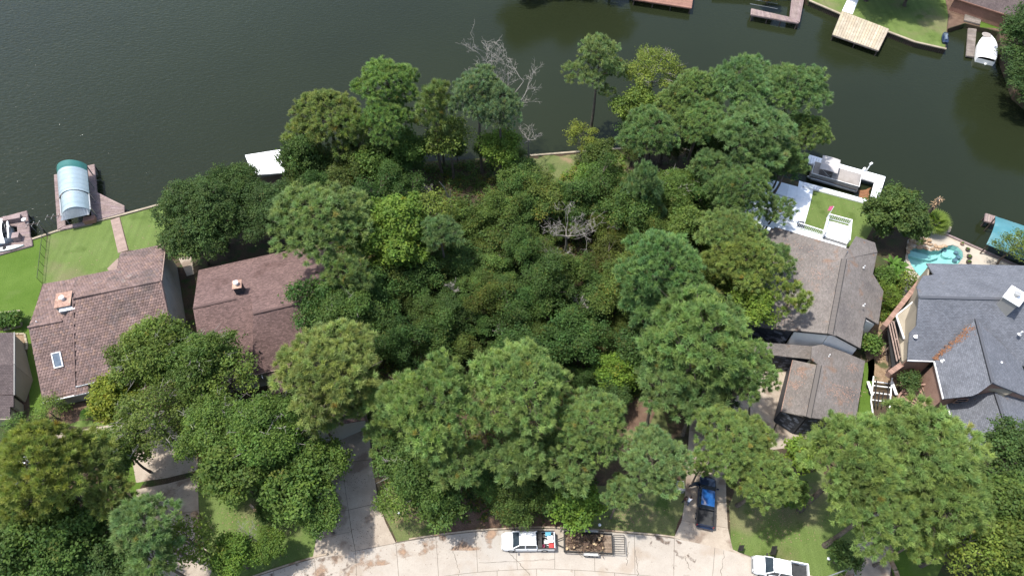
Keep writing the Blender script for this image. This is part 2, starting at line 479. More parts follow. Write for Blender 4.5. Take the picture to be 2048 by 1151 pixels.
def water_mat(name, col, rough, strength, scale):
    m = bpy.data.materials.new(name); m.use_nodes = True
    t = m.node_tree; b = t.nodes["Principled BSDF"]; L = t.links.new
    tc = _n(t, "ShaderNodeTexCoord")
    n0 = _n(t, "ShaderNodeTexNoise"); n0.inputs["Scale"].default_value = 0.018; n0.inputs["Detail"].default_value = 4
    L(tc.outputs["Object"], n0.inputs["Vector"])
    cr = _n(t, "ShaderNodeValToRGB")
    cr.color_ramp.elements[0].position = .35; cr.color_ramp.elements[1].position = .68
    cr.color_ramp.elements[0].color = (*col[0], 1); cr.color_ramp.elements[1].color = (*col[1], 1)
    L(n0.outputs[0], cr.inputs[0]); L(cr.outputs[0], b.inputs["Base Color"])
    b.inputs["Roughness"].default_value = rough
    b.inputs["IOR"].default_value = 1.33
    b.inputs["Specular IOR Level"].default_value = 0.30
    mp = _n(t, "ShaderNodeMapping"); mp.inputs["Scale"].default_value = (1, 1.9, 1); mp.inputs["Rotation"].default_value = (0, 0, 0.65)
    L(tc.outputs["Object"], mp.inputs[0])
    w1 = _n(t, "ShaderNodeTexNoise"); w1.inputs["Scale"].default_value = scale; w1.inputs["Detail"].default_value = 4
    w1.inputs["Distortion"].default_value = 0.6
    L(mp.outputs[0], w1.inputs["Vector"])
    # wind ripples are stronger on the open water of the west
    sx = _n(t, "ShaderNodeSeparateXYZ"); L(tc.outputs["Object"], sx.inputs[0])
    mr = _n(t, "ShaderNodeMapRange"); mr.inputs[1].default_value = -90; mr.inputs[2].default_value = 10
    mr.inputs[3].default_value = strength * 5.5; mr.inputs[4].default_value = strength * 0.8
    L(sx.outputs[0], mr.inputs[0])
    bp = _n(t, "ShaderNodeBump"); bp.inputs["Distance"].default_value = 0.25
    L(mr.outputs[0], bp.inputs["Strength"]); L(w1.outputs["Fac"], bp.inputs["Height"]); L(bp.outputs[0], b.inputs["Normal"])
    return m


M['lake'] = water_mat('lake_water', [(0.013, 0.017, 0.008), (0.017, 0.022, 0.010)], 0.10, 0.10, 1.1)


def poolwater():
    m = bpy.data.materials.new('pool_water'); m.use_nodes = True
    t = m.node_tree; L = t.links.new
    for n in list(t.nodes):
        if n.type == 'BSDF_PRINCIPLED': t.nodes.remove(n)
    tr = _n(t, "ShaderNodeBsdfTransparent"); tr.inputs[0].default_value = (0.80, 0.97, 0.96, 1)
    gl = _n(t, "ShaderNodeBsdfGlossy"); gl.inputs[1].default_value = 0.05
    mx = _n(t, "ShaderNodeMixShader"); mx.inputs[0].default_value = 0.05
    L(tr.outputs[0], mx.inputs[1]); L(gl.outputs[0], mx.inputs[2]); L(mx.outputs[0], t.nodes["Material Output"].inputs[0])
    return m


M['poolwater'] = poolwater()


def stain_mat(name, col, sc, thr):
    m = bpy.data.materials.new(name); m.use_nodes = True
    t = m.node_tree; b = t.nodes["Principled BSDF"]; L = t.links.new
    b.inputs["Base Color"].default_value = (*col, 1); b.inputs["Roughness"].default_value = 0.95
    tc = _n(t, "ShaderNodeTexCoord")
    at = _n(t, "ShaderNodeAttribute"); at.attribute_name = "tint"
    no = _n(t, "ShaderNodeTexNoise"); no.inputs["Scale"].default_value = sc; no.inputs["Detail"].default_value = 8
    L(tc.outputs["Object"], no.inputs["Vector"])
    mr = _n(t, "ShaderNodeMapRange"); mr.inputs[1].default_value = thr; mr.inputs[2].default_value = thr + 0.14
    L(no.outputs[0], mr.inputs[0])
    L(mr.outputs[0], b.inputs["Alpha"])
    return m


M['mudstain'] = stain_mat('mud_film', (0.30, 0.20, 0.135), 0.55, 0.52)
M['darkstain'] = stain_mat('wet_leaf_film', (0.15, 0.11, 0.085), 1.0, 0.55)

# ------------------------------------------------------------------ ground, water, lawns, road
rnd = random.Random(11)


def gp(pts, z=0.0):
    return [G(x, y, z).to_2d() for x, y in pts]


def wobble(pts, step=1.0, amp=0.3, seed=1):
    r = random.Random(seed)
    out = []
    n = len(pts)
    for i in range(n):
        a, b = Vector(pts[i]), Vector(pts[(i + 1) % n])
        k = max(1, int((b - a).length / step))
        nr = Vector((-(b - a).y, (b - a).x))
        nr = nr / max(nr.length, 1e-6)
        for j in range(k):
            out.append(a.lerp(b, j / k) + nr * (r.uniform(-amp, amp) if j else 0))
    return out


def sheet(name, pts, z, m, holes=(), kind='structure', parent=None, skirt=None, uv=None):
    loops = [[Vector((p[0], p[1], z)) for p in pts]] + [[Vector((p[0], p[1], z)) for p in h] for h in holes]
    tris = tessellate_polygon(loops)
    vs = [v for l in loops for v in l]
    mb = MB()
    fs = []
    for a, b, c in tris:
        if (vs[b] - vs[a]).cross(vs[c] - vs[a]).z < 0: b, c = c, b
        fs.append((a, b, c))
    mb.add(vs, fs)
    if skirt is not None:
        for l in loops:
            n = len(l)
            mb.add(l + [Vector((p.x, p.y, skirt)) for p in l], [(i, (i + 1) % n, n + (i + 1) % n, n + i) for i in range(n)])
    return mb.build(name, m, parent, kind=kind)


WZ = -1.0
wb = MB(); wb.add([(-900, -200, WZ), (900, -200, WZ), (900, 1500, WZ), (-900, 1500, WZ)], [(0, 1, 2, 3)])
wb.build('lake_water', M['lake'], kind='structure')
wb = MB(); wb.add([(-900, -200, -3.2), (900, -200, -3.2), (900, 1500, -3.2), (-900, 1500, -3.2)], [(0, 1, 2, 3)])
wb.build('lake_bed', M['soil'], kind='structure')

shore = [(-400, 575), (0, 505), (62, 480), (113, 463), (245, 430), (345, 403), (430, 372), (560, 348), (700, 331), (1060, 312), (1240, 298), (1322, 291),
         (1412, 308), (1460, 322), (1560, 352), (1622, 371), (1740, 409), (1790, 428), (1850, 452), (1905, 475), (2048, 538), (2600, 760)]
land = gp(shore)
land = [Vector((-330, land[0].y))] + land + [Vector((330, land[-1].y - 10)), Vector((330, -120)), Vector((-330, -120))]
pool_px = [(1818, 500), (1826, 492), (1840, 496), (1862, 502), (1880, 500), (1893, 492), (1905, 490), (1916, 494), (1925, 503), (1926, 514),
           (1918, 526), (1908, 532), (1895, 540), (1880, 560), (1850, 562), (1832, 545), (1822, 530), (1815, 515)]
pool_xy = gp(pool_px)
sheet('ground', land, 0.0, M['soil'], holes=[pool_xy], skirt=-3.3)

far = gp([(1300, -160), (1440, -90), (1560, -40), (1618, 2), (1683, 30), (1770, 62), (1830, 85), (1892, 99), (1895, 58), (1930, 47), (1998, 64), (2004, 118),
          (2030, 190), (2048, 205), (2160, 300), (2600, 420)])
far = far + [Vector((420, 200)), Vector((420, 500)), Vector((-60, 500)), Vector((10, 220))]
sheet('far_shore_ground', far, 0.0, M['soil'], skirt=-3.3)


def bulkhead(label, pts, w=0.35, h=0.18, m='bulk', seg=2.4, group='timber bulkhead caps along the waterline'):
    """a timber cap in lengths with the sheet wall under it"""
    pts = [Vector(p) for p in pts]
    t = thing('bulkhead', label, 'bulkhead', (*pts[0], 0), group)
    k = 0
    wall = MB()
    for a, b in zip(pts, pts[1:]):
        d = b - a
        n = max(1, round(d.length / seg))
        for i in range(n):
            p, q = a + d * (i / n), a + d * ((i + 1) / n)
            e = d.normalized() * 0.012
            c = MB(); c.tint = rnd.uniform(.85, 1.1)
            c.bar((*(p + e), h / 2 + 0.01), (*(q - e), h / 2 + 0.01), w, h)
            c.build('cap_plank', M[m], t)
        nn = max(1, int(d.length / 0.35))
        for i in range(nn):
            p = a + d * ((i + .5) / nn)
            off = Vector((-d.y, d.x)).normalized() * 0.05
            wall.bar((*(p + off), -0.001), (*(p + off), -3), 0.30, 0.12, up=(d.x, d.y, 0))
    wall.build('sheet_wall', M['piling'], t, kind='stuff')
    return t


bulkhead('pale timber bulkhead cap along the lawn behind the tile roofed house', gp([(62, 480), (113, 463), (245, 430), (345, 403), (430, 372)]))
bulkhead('bulkhead cap along the clearing below the tall single pine', gp([(1060, 312), (1240, 298), (1322, 291), (1412, 308)]))
bulkhead('dark timber bulkhead cap beside the pool deck', gp([(1850, 452), (1905, 475), (2048, 538)]), m='purpledeck')
bulkhead('tan bulkhead cap from the mauve dock to the pale plank dock', gp([(1618, 2), (1683, 30)]), w=.45)
bulkhead('tan bulkhead cap from the pale plank dock to the jet ski', gp([(1770, 62), (1830, 85), (1892, 99)]), w=.45)

Z1 = 0.006


def patch(name, px, m, z=Z1, amp=0.0, seed=1, step=1.2, kind='structure', parent=None):
    p = gp(px)
    if amp: p = wobble(p, step, amp, seed)
    return sheet(name, p, z, M[m], kind=kind, parent=parent)


patch('lawn', [(0, 506), (62, 482), (94, 472), (85, 566), (58, 660), (86, 806), (110, 830), (60, 830), (55, 700), (-200, 760), (-300, 560)], 'lawn2')
patch('lawn', [(96, 471), (113, 465), (222, 438), (243, 506), (236, 545), (84, 568)], 'lawn')
patch('lawn', [(240, 434), (345, 405), (400, 384), (400, 520), (330, 500), (258, 500)], 'lawn')
patch('lawn', [(1060, 316), (1240, 301), (1262, 330), (1240, 372), (1160, 400), (1130, 420), (1080, 370)], 'lawn3', amp=.5)
patch('lawn', [(1622, 373), (1740, 412), (1760, 430), (1720, 500), (1600, 460)], 'lawn')
patch('lawn', [(1458, 1010), (1470, 980), (1640, 940), (1760, 1040), (1740, 1090), (1700, 1160), (1600, 1148), (1500, 1111), (1463, 1098)], 'lawn')
patch('lawn', [(1190, 970), (1368, 960), (1368, 1020), (1348, 1073), (1250, 1065), (1180, 1060)], 'lawn3', amp=.2)
patch('lawn', [(745, 930), (860, 990), (930, 1040), (905, 1062), (860, 1072), (794, 1083), (762, 1010)], 'lawn3', amp=.2)
patch('lawn', [(395, 980), (470, 900), (620, 960), (640, 1110), (560, 1140), (420, 1190), (402, 1060)], 'lawn')
patch('lawn', [(1788, 1000), (1900, 1050), (1890, 1120), (1860, 1180), (1800, 1190), (1780, 1130)], 'lawn2')
patch('lawn', [(100, 820), (245, 815), (250, 855), (100, 850)], 'lawn', amp=.2)
patch('lawn', [(150, 880), (270, 870), (290, 960), (270, 1000), (235, 960), (150, 900)], 'lawn2', amp=.2)
patch('lawn', [(230, 1080), (300, 1090), (300, 1190), (-60, 1190), (-60, 1080)], 'lawn2', amp=.3)
patch('lawn', [(1716, 730), (1748, 715), (1742, 840), (1712, 850)], 'lawn2', amp=.2)
patch('lawn', [(1256, 770), (1320, 760), (1350, 980), (1270, 880), (1235, 850)], 'lawn3', amp=.4)
patch('mulch_bed', [(1262, 790), (1310, 800), (1300, 850), (1255, 862), (1236, 840)], 'mulch', z=.012, amp=.4)
patch('mulch_bed', [(860, 1010), (1100, 970), (1180, 1020), (1180, 1060), (1080, 1054), (950, 1061), (905, 1064)], 'mulch', z=.010, amp=.3)
patch('mulch_bed', [(95, 815), (230, 800), (240, 840), (95, 848)], 'mulch', z=.012, amp=.3)
patch('mulch_bed', [(120, 960), (235, 955), (248, 1000), (240, 1060), (210, 1110), (150, 1080)], 'mulch', z=.012, amp=.3)
patch('litter', [(1738, 640), (1768, 640), (1790, 720), (1795, 770), (1735, 760), (1728, 700)], 'straw', amp=.3)
patch('dark_ground_strip', [(1764, 652), (1782, 650), (1800, 735), (1790, 745), (1772, 720)], 'piling', z=.011, amp=.15)  # near-black strip laid over the ground left of the brick balconies
patch('sand', [(735, 352), (775, 340), (795, 345), (790, 368), (735, 372)], 'straw', amp=.3)
patch('far_lawn', [(1620, 0), (1683, 28), (1770, 60), (1830, 83), (1890, 96), (1896, 30), (1880, -60), (1600, -60)], 'lawn')
patch('far_lawn', [(1960, 55), (2050, 60), (2050, 20), (1960, 30)], 'lawn2')
patch('far_mulch_bed', [(1880, -60), (1898, 34), (1895, 56), (1930, 46), (1998, 62), (2060, 60), (2060, -60)], 'mulch', z=.003)


def band(a, b, n=40):
    """points along a photo-space polyline, evenly spread"""
    pass


# the road: concrete slabs cut by an arc joint and cross joints
kerb_px = [(380, 1215), (460, 1172), (520, 1149), (630, 1114), (712, 1101), (790, 1085), (860, 1073), (950, 1062), (1080, 1055), (1200, 1061),
           (1345, 1074), (1420, 1090), (1500, 1112), (1600, 1146), (1700, 1184), (1790, 1225)]
kerb = [Vector(p) for p in gp(kerb_px)]


def resample(pts, step):
    out = [pts[0]]
    acc = 0
    for a, b in zip(pts, pts[1:]):
        L = (b - a).length
        while acc + L >= step:
            a = a.lerp(b, (step - acc) / L); L = (b - a).length
            out.append(a); acc = 0
        acc += L
    out.append(pts[-1])
    return out


def smooth_line(pts, step=0.7, it=6):
    p = resample(pts, step)
    for _ in range(it):
        p = [p[0]] + [(p[i - 1] + p[i] * 2 + p[i + 1]) / 4 for i in range(1, len(p) - 1)] + [p[-1]]
    return p


kline = smooth_line(kerb, 0.75)


def offset(line, d):
    out = []
    for i, p in enumerate(line):
        t = (line[min(i + 1, len(line) - 1)] - line[max(i - 1, 0)]).normalized()
        out.append(p + Vector((t.y, -t.x)) * d)
    return out


road_pts = offset(kline, -0.1) + offset(kline, 9.2)[::-1]
road = sheet('road', road_pts, 0.0105, M['joint'])
tag(road, 'pale concrete street curving along the bottom')
SL = 6
l0, l1, l2 = offset(kline, 0.02), offset(kline, 4.35), offset(kline, 9.0)
for ia, (A, B) in enumerate(((l0, l1), (l1, l2))):
    i = (0, 3)[ia]
    while i < len(A) - 1:
        j = min(i + SL, len(A) - 1)
        a, b = A[i:j + 1], B[i:j + 1]
        a = list(a); b = list(b)
        e = 0.022
        a[0] = a[0].lerp(a[1], e / 0.75); b[0] = b[0].lerp(b[1], e / .75)
        a[-1] = a[-1].lerp(a[-2], e / .75); b[-1] = b[-1].lerp(b[-2], e / .75)
        a = [p.lerp(q, 0.004) for p, q in zip(a, b)]; b = [q.lerp(p, 0.005) for p, q in zip(a, b)]
        s = MB(); s.tint = rnd.uniform(.955, 1.03)
        s.prism([tuple(p) for p in a] + [tuple(p) for p in b[::-1]], 0.011, 0.030)
        s.build('slab', M['concrete'], road)
        i = j
# kerb in lengths
kerbo = tag(thing('kerb', 'buff concrete kerb along the far side of the street', None, (*kline[0], 0)), kind='structure')
ko = offset(kline, -0.13)
gaps = [(640, 792), (1350, 1500), (1700, 1800), (398, 330)]
for i in range(0, len(ko) - 4, 4):
    mid = ko[i + 2]
    d = Vector((mid.x, mid.y, 0)) - C0
    zc = d.dot(FW)
    px = 1024 + FOC * d.dot(RT) / zc
    if any(min(g) < px < max(g) for g in gaps): continue
    a = ko[i:i + 5]
    s = MB(); s.tint = rnd.uniform(.92, 1.05)
    o1 = offset(a, -0.08); o2 = offset(a, 0.08)
    o1[-1] = o1[-1].lerp(o1[-2], .02); o2[-1] = o2[-1].lerp(o2[-2], .02)
    s.prism([tuple(p) for p in o1] + [tuple(p) for p in o2[::-1]], -0.02, 0.14)
    s.build('kerb_stone', M['kerb'], kerbo)
# hairline cracks
ck = MB()
for x0, y0, x1, y1 in [(905, 1092, 918, 1145), (1258, 1082, 1252, 1130), (1270, 1100, 1276, 1150), (1448, 1100, 1442, 1150), (1020, 1105, 1060, 1150), (1370, 1110, 1380, 1140), (960, 1125, 1110, 1118)]:
    a, b = G(x0, y0, 0), G(x1, y1, 0)
    n = 14
    pts = [a.lerp(b, i / n) + Vector((rnd.uniform(-.12, .12), rnd.uniform(-.05, .05), 0)) for i in range(n + 1)]
    for p, q in zip(pts, pts[1:]):
        w = rnd.uniform(.012, .03)
        d = (q - p).normalized(); s_ = Vector((-d.y, d.x, 0)) * w
        ck.add([v + Vector((0, 0, .0335)) for v in (p - s_, q - s_, q + s_, p + s_)], [(0, 1, 2, 3)])
ck.build('crack', M['joint'], road, kind='stuff')
patch('mud', [(560, 1160), (640, 1118), (800, 1086), (900, 1070), (905, 1092), (840, 1110), (700, 1145), (690, 1180), (540, 1190)], 'mudstain', z=.036, kind='stuff', amp=.2)
patch('mud', [(930, 1066), (1010, 1060), (1000, 1092), (940, 1100), (900, 1100)], 'mudstain', z=.036, kind='stuff', amp=.2)
patch('mud', [(520, 1150), (640, 1115), (700, 1104), (705, 1125), (690, 1150), (560, 1180)], 'darkstain', z=.040, kind='stuff', amp=.2)
patch('mud', [(1260, 1070), (1350, 1077), (1400, 1100), (1380, 1150), (1350, 1150), (1340, 1110)], 'darkstain', z=.036, kind='stuff', amp=.2)

# a verge beyond the street, just below the picture
sheet('verge', offset(kline, 9.3) + [Vector((60, -30)), Vector((-60, -30))], 0.0085, M['lawn'])


def driveway(label, cells, m='drive'):
    t = tag(thing('driveway', label, None, G(*cells[0][0])), kind='structure')
    for c in cells:
        p = [Vector(v) for v in gp(c)]
        ce = sum(p, Vector((0, 0))) / len(p)
        p = [v + (ce - v).normalized() * 0.03 for v in p]
        s = MB(); s.tint = rnd.uniform(.92, 1.06)
        s.prism([tuple(v) for v in p], 0.008, 0.026)
        s.build('slab', M[m], t)
    return t


driveway('concrete driveway with a split slab running down from the brown shingled garage', [
    [(596, 872), (672, 868), (683, 925), (600, 935)], [(672, 868), (738, 861), (744, 918), (683, 925)],
    [(600, 935), (683, 925), (697, 1019), (610, 1035)], [(683, 925), (744, 918), (757, 1005), (697, 1019)],
    [(620, 1033), (697, 1019), (703, 1062), (632, 1078)], [(632, 1078), (703, 1062), (711, 1101), (636, 1120), (625, 1115)],
    [(697, 1019), (757, 1005), (772, 1045), (792, 1085), (711, 1101), (703, 1062)]])
driveway('shaded concrete driveway in front of the tile roofed house', [
    [(250, 840), (330, 850), (395, 878), (396, 940), (335, 955), (272, 965)],
    [(272, 978), (335, 966), (396, 950), (398, 1020), (335, 1030), (272, 1025)],
    [(272, 1025), (335, 1030), (340, 1090), (300, 1100)], [(335, 1030), (398, 1020), (408, 1080), (340, 1090)],
    [(300, 1100), (340, 1090), (408, 1080), (425, 1140), (400, 1190), (330, 1230), (250, 1230)]])
driveway('wide concrete driveway under the dark pickup truck', [
    [(1372, 945), (1452, 950), (1453, 1003), (1368, 1008)], [(1368, 1008), (1453, 1003), (1456, 1055), (1363, 1040)],
    [(1363, 1040), (1456, 1055), (1466, 1098), (1500, 1113), (1420, 1092), (1347, 1075)],
    [(1378, 860), (1480, 850), (1500, 895), (1452, 950), (1372, 945)], [(1385, 790), (1500, 790), (1500, 850), (1378, 860)],
    [(1500, 700), (1586, 722), (1564, 822), (1545, 870), (1490, 880), (1500, 790)],
    [(1545, 860), (1562, 825), (1620, 850), (1610, 890), (1540, 900)]])
driveway('narrow grey driveway beneath the biggest pine', [
    [(1720, 1010), (1790, 1010), (1790, 1060), (1728, 1060)], [(1728, 1060), (1790, 1060), (1786, 1110), (1706, 1105)],
    [(1706, 1105), (1786, 1110), (1776, 1180), (1680, 1176)]])
driveway('pale driveway in the bottom left corner beside the white car', [
    [(-80, 900), (5, 900), (22, 960), (12, 1020), (-80, 1040)]])


def paving(name, label, cells, m, z0=.008, z1=.03, gap=.015):
    t = tag(thing(name, label, None, G(*cells[0][0])), kind='structure')
    for c in cells:
        p = [Vector(v) for v in gp(c)]
        ce = sum(p, Vector((0, 0))) / len(p)
        p = [v + (ce - v).normalized() * gap for v in p]
        s = MB(); s.tint = rnd.uniform(.9, 1.08)
        s.prism([tuple(v) for v in p], z0, z1)
        s.build('paver', M[m], t)
    return t


# brick path through the lawn: courses
cells = []
a0, a1, b0, b1 = (221, 440), (239, 434), (236, 506), (256, 500)
for i in range(18):
    t0, t1 = i / 18, (i + 1) / 18
    L = lambda p, q, t: (p[0] + (q[0] - p[0]) * t, p[1] + (q[1] - p[1]) * t)
    cells.append([L(a0, b0, t0), L(a1, b1, t0), L(a1, b1, t1), L(a0, b0, t1)])
paving('path', 'pink paved path crossing the lawn to the boathouse dock', cells, 'brickpath')
paving('path', 'wedge of pink paving against the tile roofed house', [[(214, 537), (236, 516), (240, 545), (228, 552)]], 'brickpath')
arc = [(88, 842, 106, 838), (92, 858, 108, 848), (100, 872, 112, 858), (112, 880, 122, 864), (130, 882, 130, 868), (150, 880, 148, 866), (172, 872, 168, 858), (195, 868, 190, 854), (220, 862, 215, 850), (248, 862, 245, 846)]
cells = [[(a[0], a[1]), (a[2], a[3]), (b[2], b[3]), (b[0], b[1])] for a, b in zip(arc, arc[1:])]
paving('path', 'curved buff walkway below the tile roofed house', cells, 'drive')
paving('path', 'short walkway to the brown house entrance', [[(538, 785), (560, 782), (562, 800), (540, 803)], [(540, 803), (562, 800), (562, 815), (541, 818)]], 'brickpath')
paving('far_path', 'grey walkway leading to the pale plank dock', [[(1684, 22), (1705, 29), (1718, -2), (1697, -6)], [(1697, -6), (1718, -2), (1730, -40), (1710, -44)]], 'whitedeck')
for c_ in [o for o in bpy.data.objects if o.name.startswith('far_path')]: c_.name = 'path'
paving('path', 'pale concrete path beside the tall grey wall of the tile roofed house', [[(355, 515), (384, 513), (386, 532), (366, 534)], [(366, 534), (386, 532), (388, 548), (374, 552)]], 'drive')

# pool
deck = sheet('pool_deck', gp([(1852, 455), (1905, 477), (2060, 545), (2120, 640), (1980, 650), (1840, 640), (1800, 600), (1790, 560), (1810, 520), (1815, 480)]),
             0.012, M['pooldeck'], holes=[pool_xy])
tag(deck, 'cream concrete deck around the pool')
pl = thing('swimming_pool', 'kidney shaped turquoise pool with a round shallow end', 'pool', (*pool_xy[0], 0))
s = MB(); n = len(pool_xy)
ce = sum(pool_xy, Vector((0, 0))) / n
top = [(p.x, p.y, 0.0) for p in pool_xy]; bot = [(*(p.lerp(ce, .03)), -0.9) for p in pool_xy]
s.add(top + bot, [(i, (i + 1) % n, n + (i + 1) % n, n + i) for i in range(n)])
s.build('pool_wall', M['pool'], pl)
o = sheet('pool_floor', [b[:2] for b in bot], -0.9, M['pool'], kind=None, parent=pl)
o = sheet('water_surface', [p.lerp(ce, .002) for p in pool_xy], -0.13, M['poolwater'], kind=None, parent=pl)
s = MB()
cop = [p + (p - ce).normalized() * .35 for p in pool_xy]
for i in range(n):
    if 1 <= i <= 4: continue
    a, b = pool_xy[i], pool_xy[(i + 1) % n]; c, d = cop[(i + 1) % n], cop[i]
    k = 3
    for j in range(k):
        q = MB(); q.tint = rnd.uniform(.92, 1.05)
        g = .015
        q.prism([tuple(a.lerp(b, j / k + g)), tuple(a.lerp(b, (j + 1) / k - g)), tuple(d.lerp(c, (j + 1) / k - g)), tuple(d.lerp(c, j / k + g))], .0125, .07)
        q.build('coping_stone', M['pooldeck'], pl)
# curved sunken bench under the rocks, steps, round stools
s = MB()
bp = gp([(1818, 502), (1828, 499), (1842, 503), (1862, 508), (1880, 506), (1878, 512), (1862, 517), (1842, 514), (1828, 510), (1820, 508)])
s.prism([tuple(p) for p in bp], -.895, -.4); s.build('bench_ledge', M['pool'], pl)
for x, y in [(1889, 499), (1913, 504), (1917, 513), (1911, 519)]:
    p = G(x, y, -.4); MB().lathe([(.32, -.895), (.32, -.40)], (p.x, p.y, 0), 14).build('stool', M['skyglass'], pl)
for k in range(3):
    p = G(1900 - 5 * k, 506 + 2 * k, -.5)
    MB().lathe([(.9 - .2 * k, -.896 + .002 * k), (.9 - .2 * k, -.75 + .17 * k)], (p.x, p.y, 0), 16).build('step', M['pool'], pl)


def boulder(c, r, seed, flat=0.7):
    rr = random.Random(seed)
    bm = bmesh.new()
    bmesh.ops.create_icosphere(bm, subdivisions=2, radius=1)
    ph = [Vector((rr.gauss(0, 1), rr.gauss(0, 1), rr.gauss(0, 1))).normalized() for _ in range(6)]
    for v in bm.verts:
        k = 1.0
        for p in ph:
            dd = v.co.dot(p)
            if dd > .55: k -= (dd - .55) * .6
        v.co = v.co * k
    sx, sy = rr.uniform(.8, 1.25), rr.uniform(.7, 1.1)
    vs = [(c[0] + v.co.x * r * sx, c[1] + v.co.y * r * sy, c[2] + v.co.z * r * flat) for v in bm.verts]
    fs = [tuple(v.index for v in f.verts) for f in bm.faces]
    bm.free()
    return vs, fs


wf = thing('rock_waterfall', 'tan boulder waterfall stacked on the north edge of the pool', 'rock waterfall', G(1850, 490, 0))
rk = [(1822, 488), (1832, 484), (1842, 487), (1852, 484), (1862, 487), (1872, 490), (1882, 492), (1890, 490), (1828, 492), (1840, 493), (1852, 495), (1866, 496), (1876, 497), (1846, 479), (1834, 478), (1858, 481), (1818, 496), (1816, 504), (1824, 481)]
for i, (x, y) in enumerate(rk):
    p = G(x, y, .3)
    s = MB(); s.tint = rnd.uniform(.8, 1.15)
    s.add(*boulder((p.x, p.y, .12 + .22 * (i > 12)), rnd.uniform(.34, .56), i, .6)); s.build('boulder', M['rock'], wf)
for i, (x, y) in enumerate([(1893, 478), (1908, 482), (1924, 479)]):
    pass

# ------------------------------------------------------------------ houses
def solve(spec):
    """(px, py, z) points as they are; (px, py) points put on the plane of the first three full ones"""
    full = [G(*p) for p in spec if len(p) == 3][:3]
    nrm = (full[1] - full[0]).cross(full[2] - full[0]).normalized()
    return [G(*p) if (len(p) == 3) else onplane(p[0], p[1], full[0], nrm) for p in spec], full[0], nrm


def roof(parent, spec, m, name='roof_slope', th=.2, order=None):
    pts, p0, nrm = solve(spec)
    if order: pts = [pts[i] for i in order]
    if nrm.z < 0: nrm = -nrm
    u = nrm.cross(Vector((0, 0, 1)))
    u = u.normalized() if u.length > 1e-4 else Vector((1, 0, 0))
    v = u.cross(nrm)
    s = MB().slab(pts, th)
    s.uv = (p0, u, v)
    o = s.build(name, M[m], parent)
    return pts, p0, nrm, u, v, o


def walls(parent, pts, m, name='wall', z0=-.05):
    """pts: (x, y, ztop) along the wall foot, thin closed skin 0.2 thick per run"""
    for a, b in zip(pts, pts[1:]):
        a, b = Vector(a), Vector(b)
        d = (b - a); d.z = 0
        if d.length < .05: continue
        d.normalize()
        nn = Vector((-d.y, d.x, 0)) * .1
        a2, b2 = a, b - d * .003
        vs = []
        for s_ in (-1, 1):
            vs += [Vector((a2.x, a2.y, z0)) + nn * s_, Vector((b2.x, b2.y, z0)) + nn * s_, b2 + nn * s_, a2 + nn * s_]
        MB().add(vs, [(0, 1, 2, 3), (7, 6, 5, 4), (0, 4, 5, 1), (1, 5, 6, 2), (2, 6, 7, 3), (3, 7, 4, 0)]).build(name, M[m], parent)


def inset(pts, d, dz=.25):
    c = sum((Vector(p) for p in pts), Vector((0, 0, 0))) / len(pts)
    out = []
    for p in pts:
        p = Vector(p); e = c - p; e.z = 0
        out.append(p + e.normalized() * d - Vector((0, 0, dz)))
    return out


def trim(parent, pts, w=.12, h=.2, m='white', name='fascia', dz=-.08):
    for a, b in zip(pts, pts[1:]):
        a, b = Vector(a), Vector(b)
        d = (b - a).normalized() * .01
        MB().bar(a + d + Vector((0, 0, dz)), b - d + Vector((0, 0, dz)), w, h).build(name, M[m], parent)


def window(parent, p, d, w, h, m='white', n=1, rows=2):
    """p centre on the wall, d unit vector along it; faces d x up"""
    d = Vector(d); d.z = 0; d.normalize()
    out = Vector((d.y, -d.x, 0))
    p = Vector(p) + out * .13
    f = MB()
    for sgn in (-1, 1):
        f.bar(p + d * (sgn * w / 2) + Vector((0, 0, -h / 2)), p + d * (sgn * w / 2) + Vector((0, 0, h / 2)), .09, .09)
        f.bar(p - d * (w / 2 - .05) + Vector((0, 0, sgn * h / 2)), p + d * (w / 2 - .05) + Vector((0, 0, sgn * h / 2)), .085, .08)
    for k in range(1, rows):
        z = -h / 2 + h * k / rows
        f.bar(p - d * (w / 2 - .05) + Vector((0, 0, z)), p + d * (w / 2 - .05) + Vector((0, 0, z)), .05, .05)
    fo = f.build('window', M[m], parent)
    for k in range(n):
        x0 = -w / 2 + w * k / n + .04; x1 = -w / 2 + w * (k + 1) / n - .04
        g = MB(); q = p - out * .03
        g.bar(q + d * x0, q + d * x1, .03, h - .08)
        go = g.build('pane', M['glass'], fo)


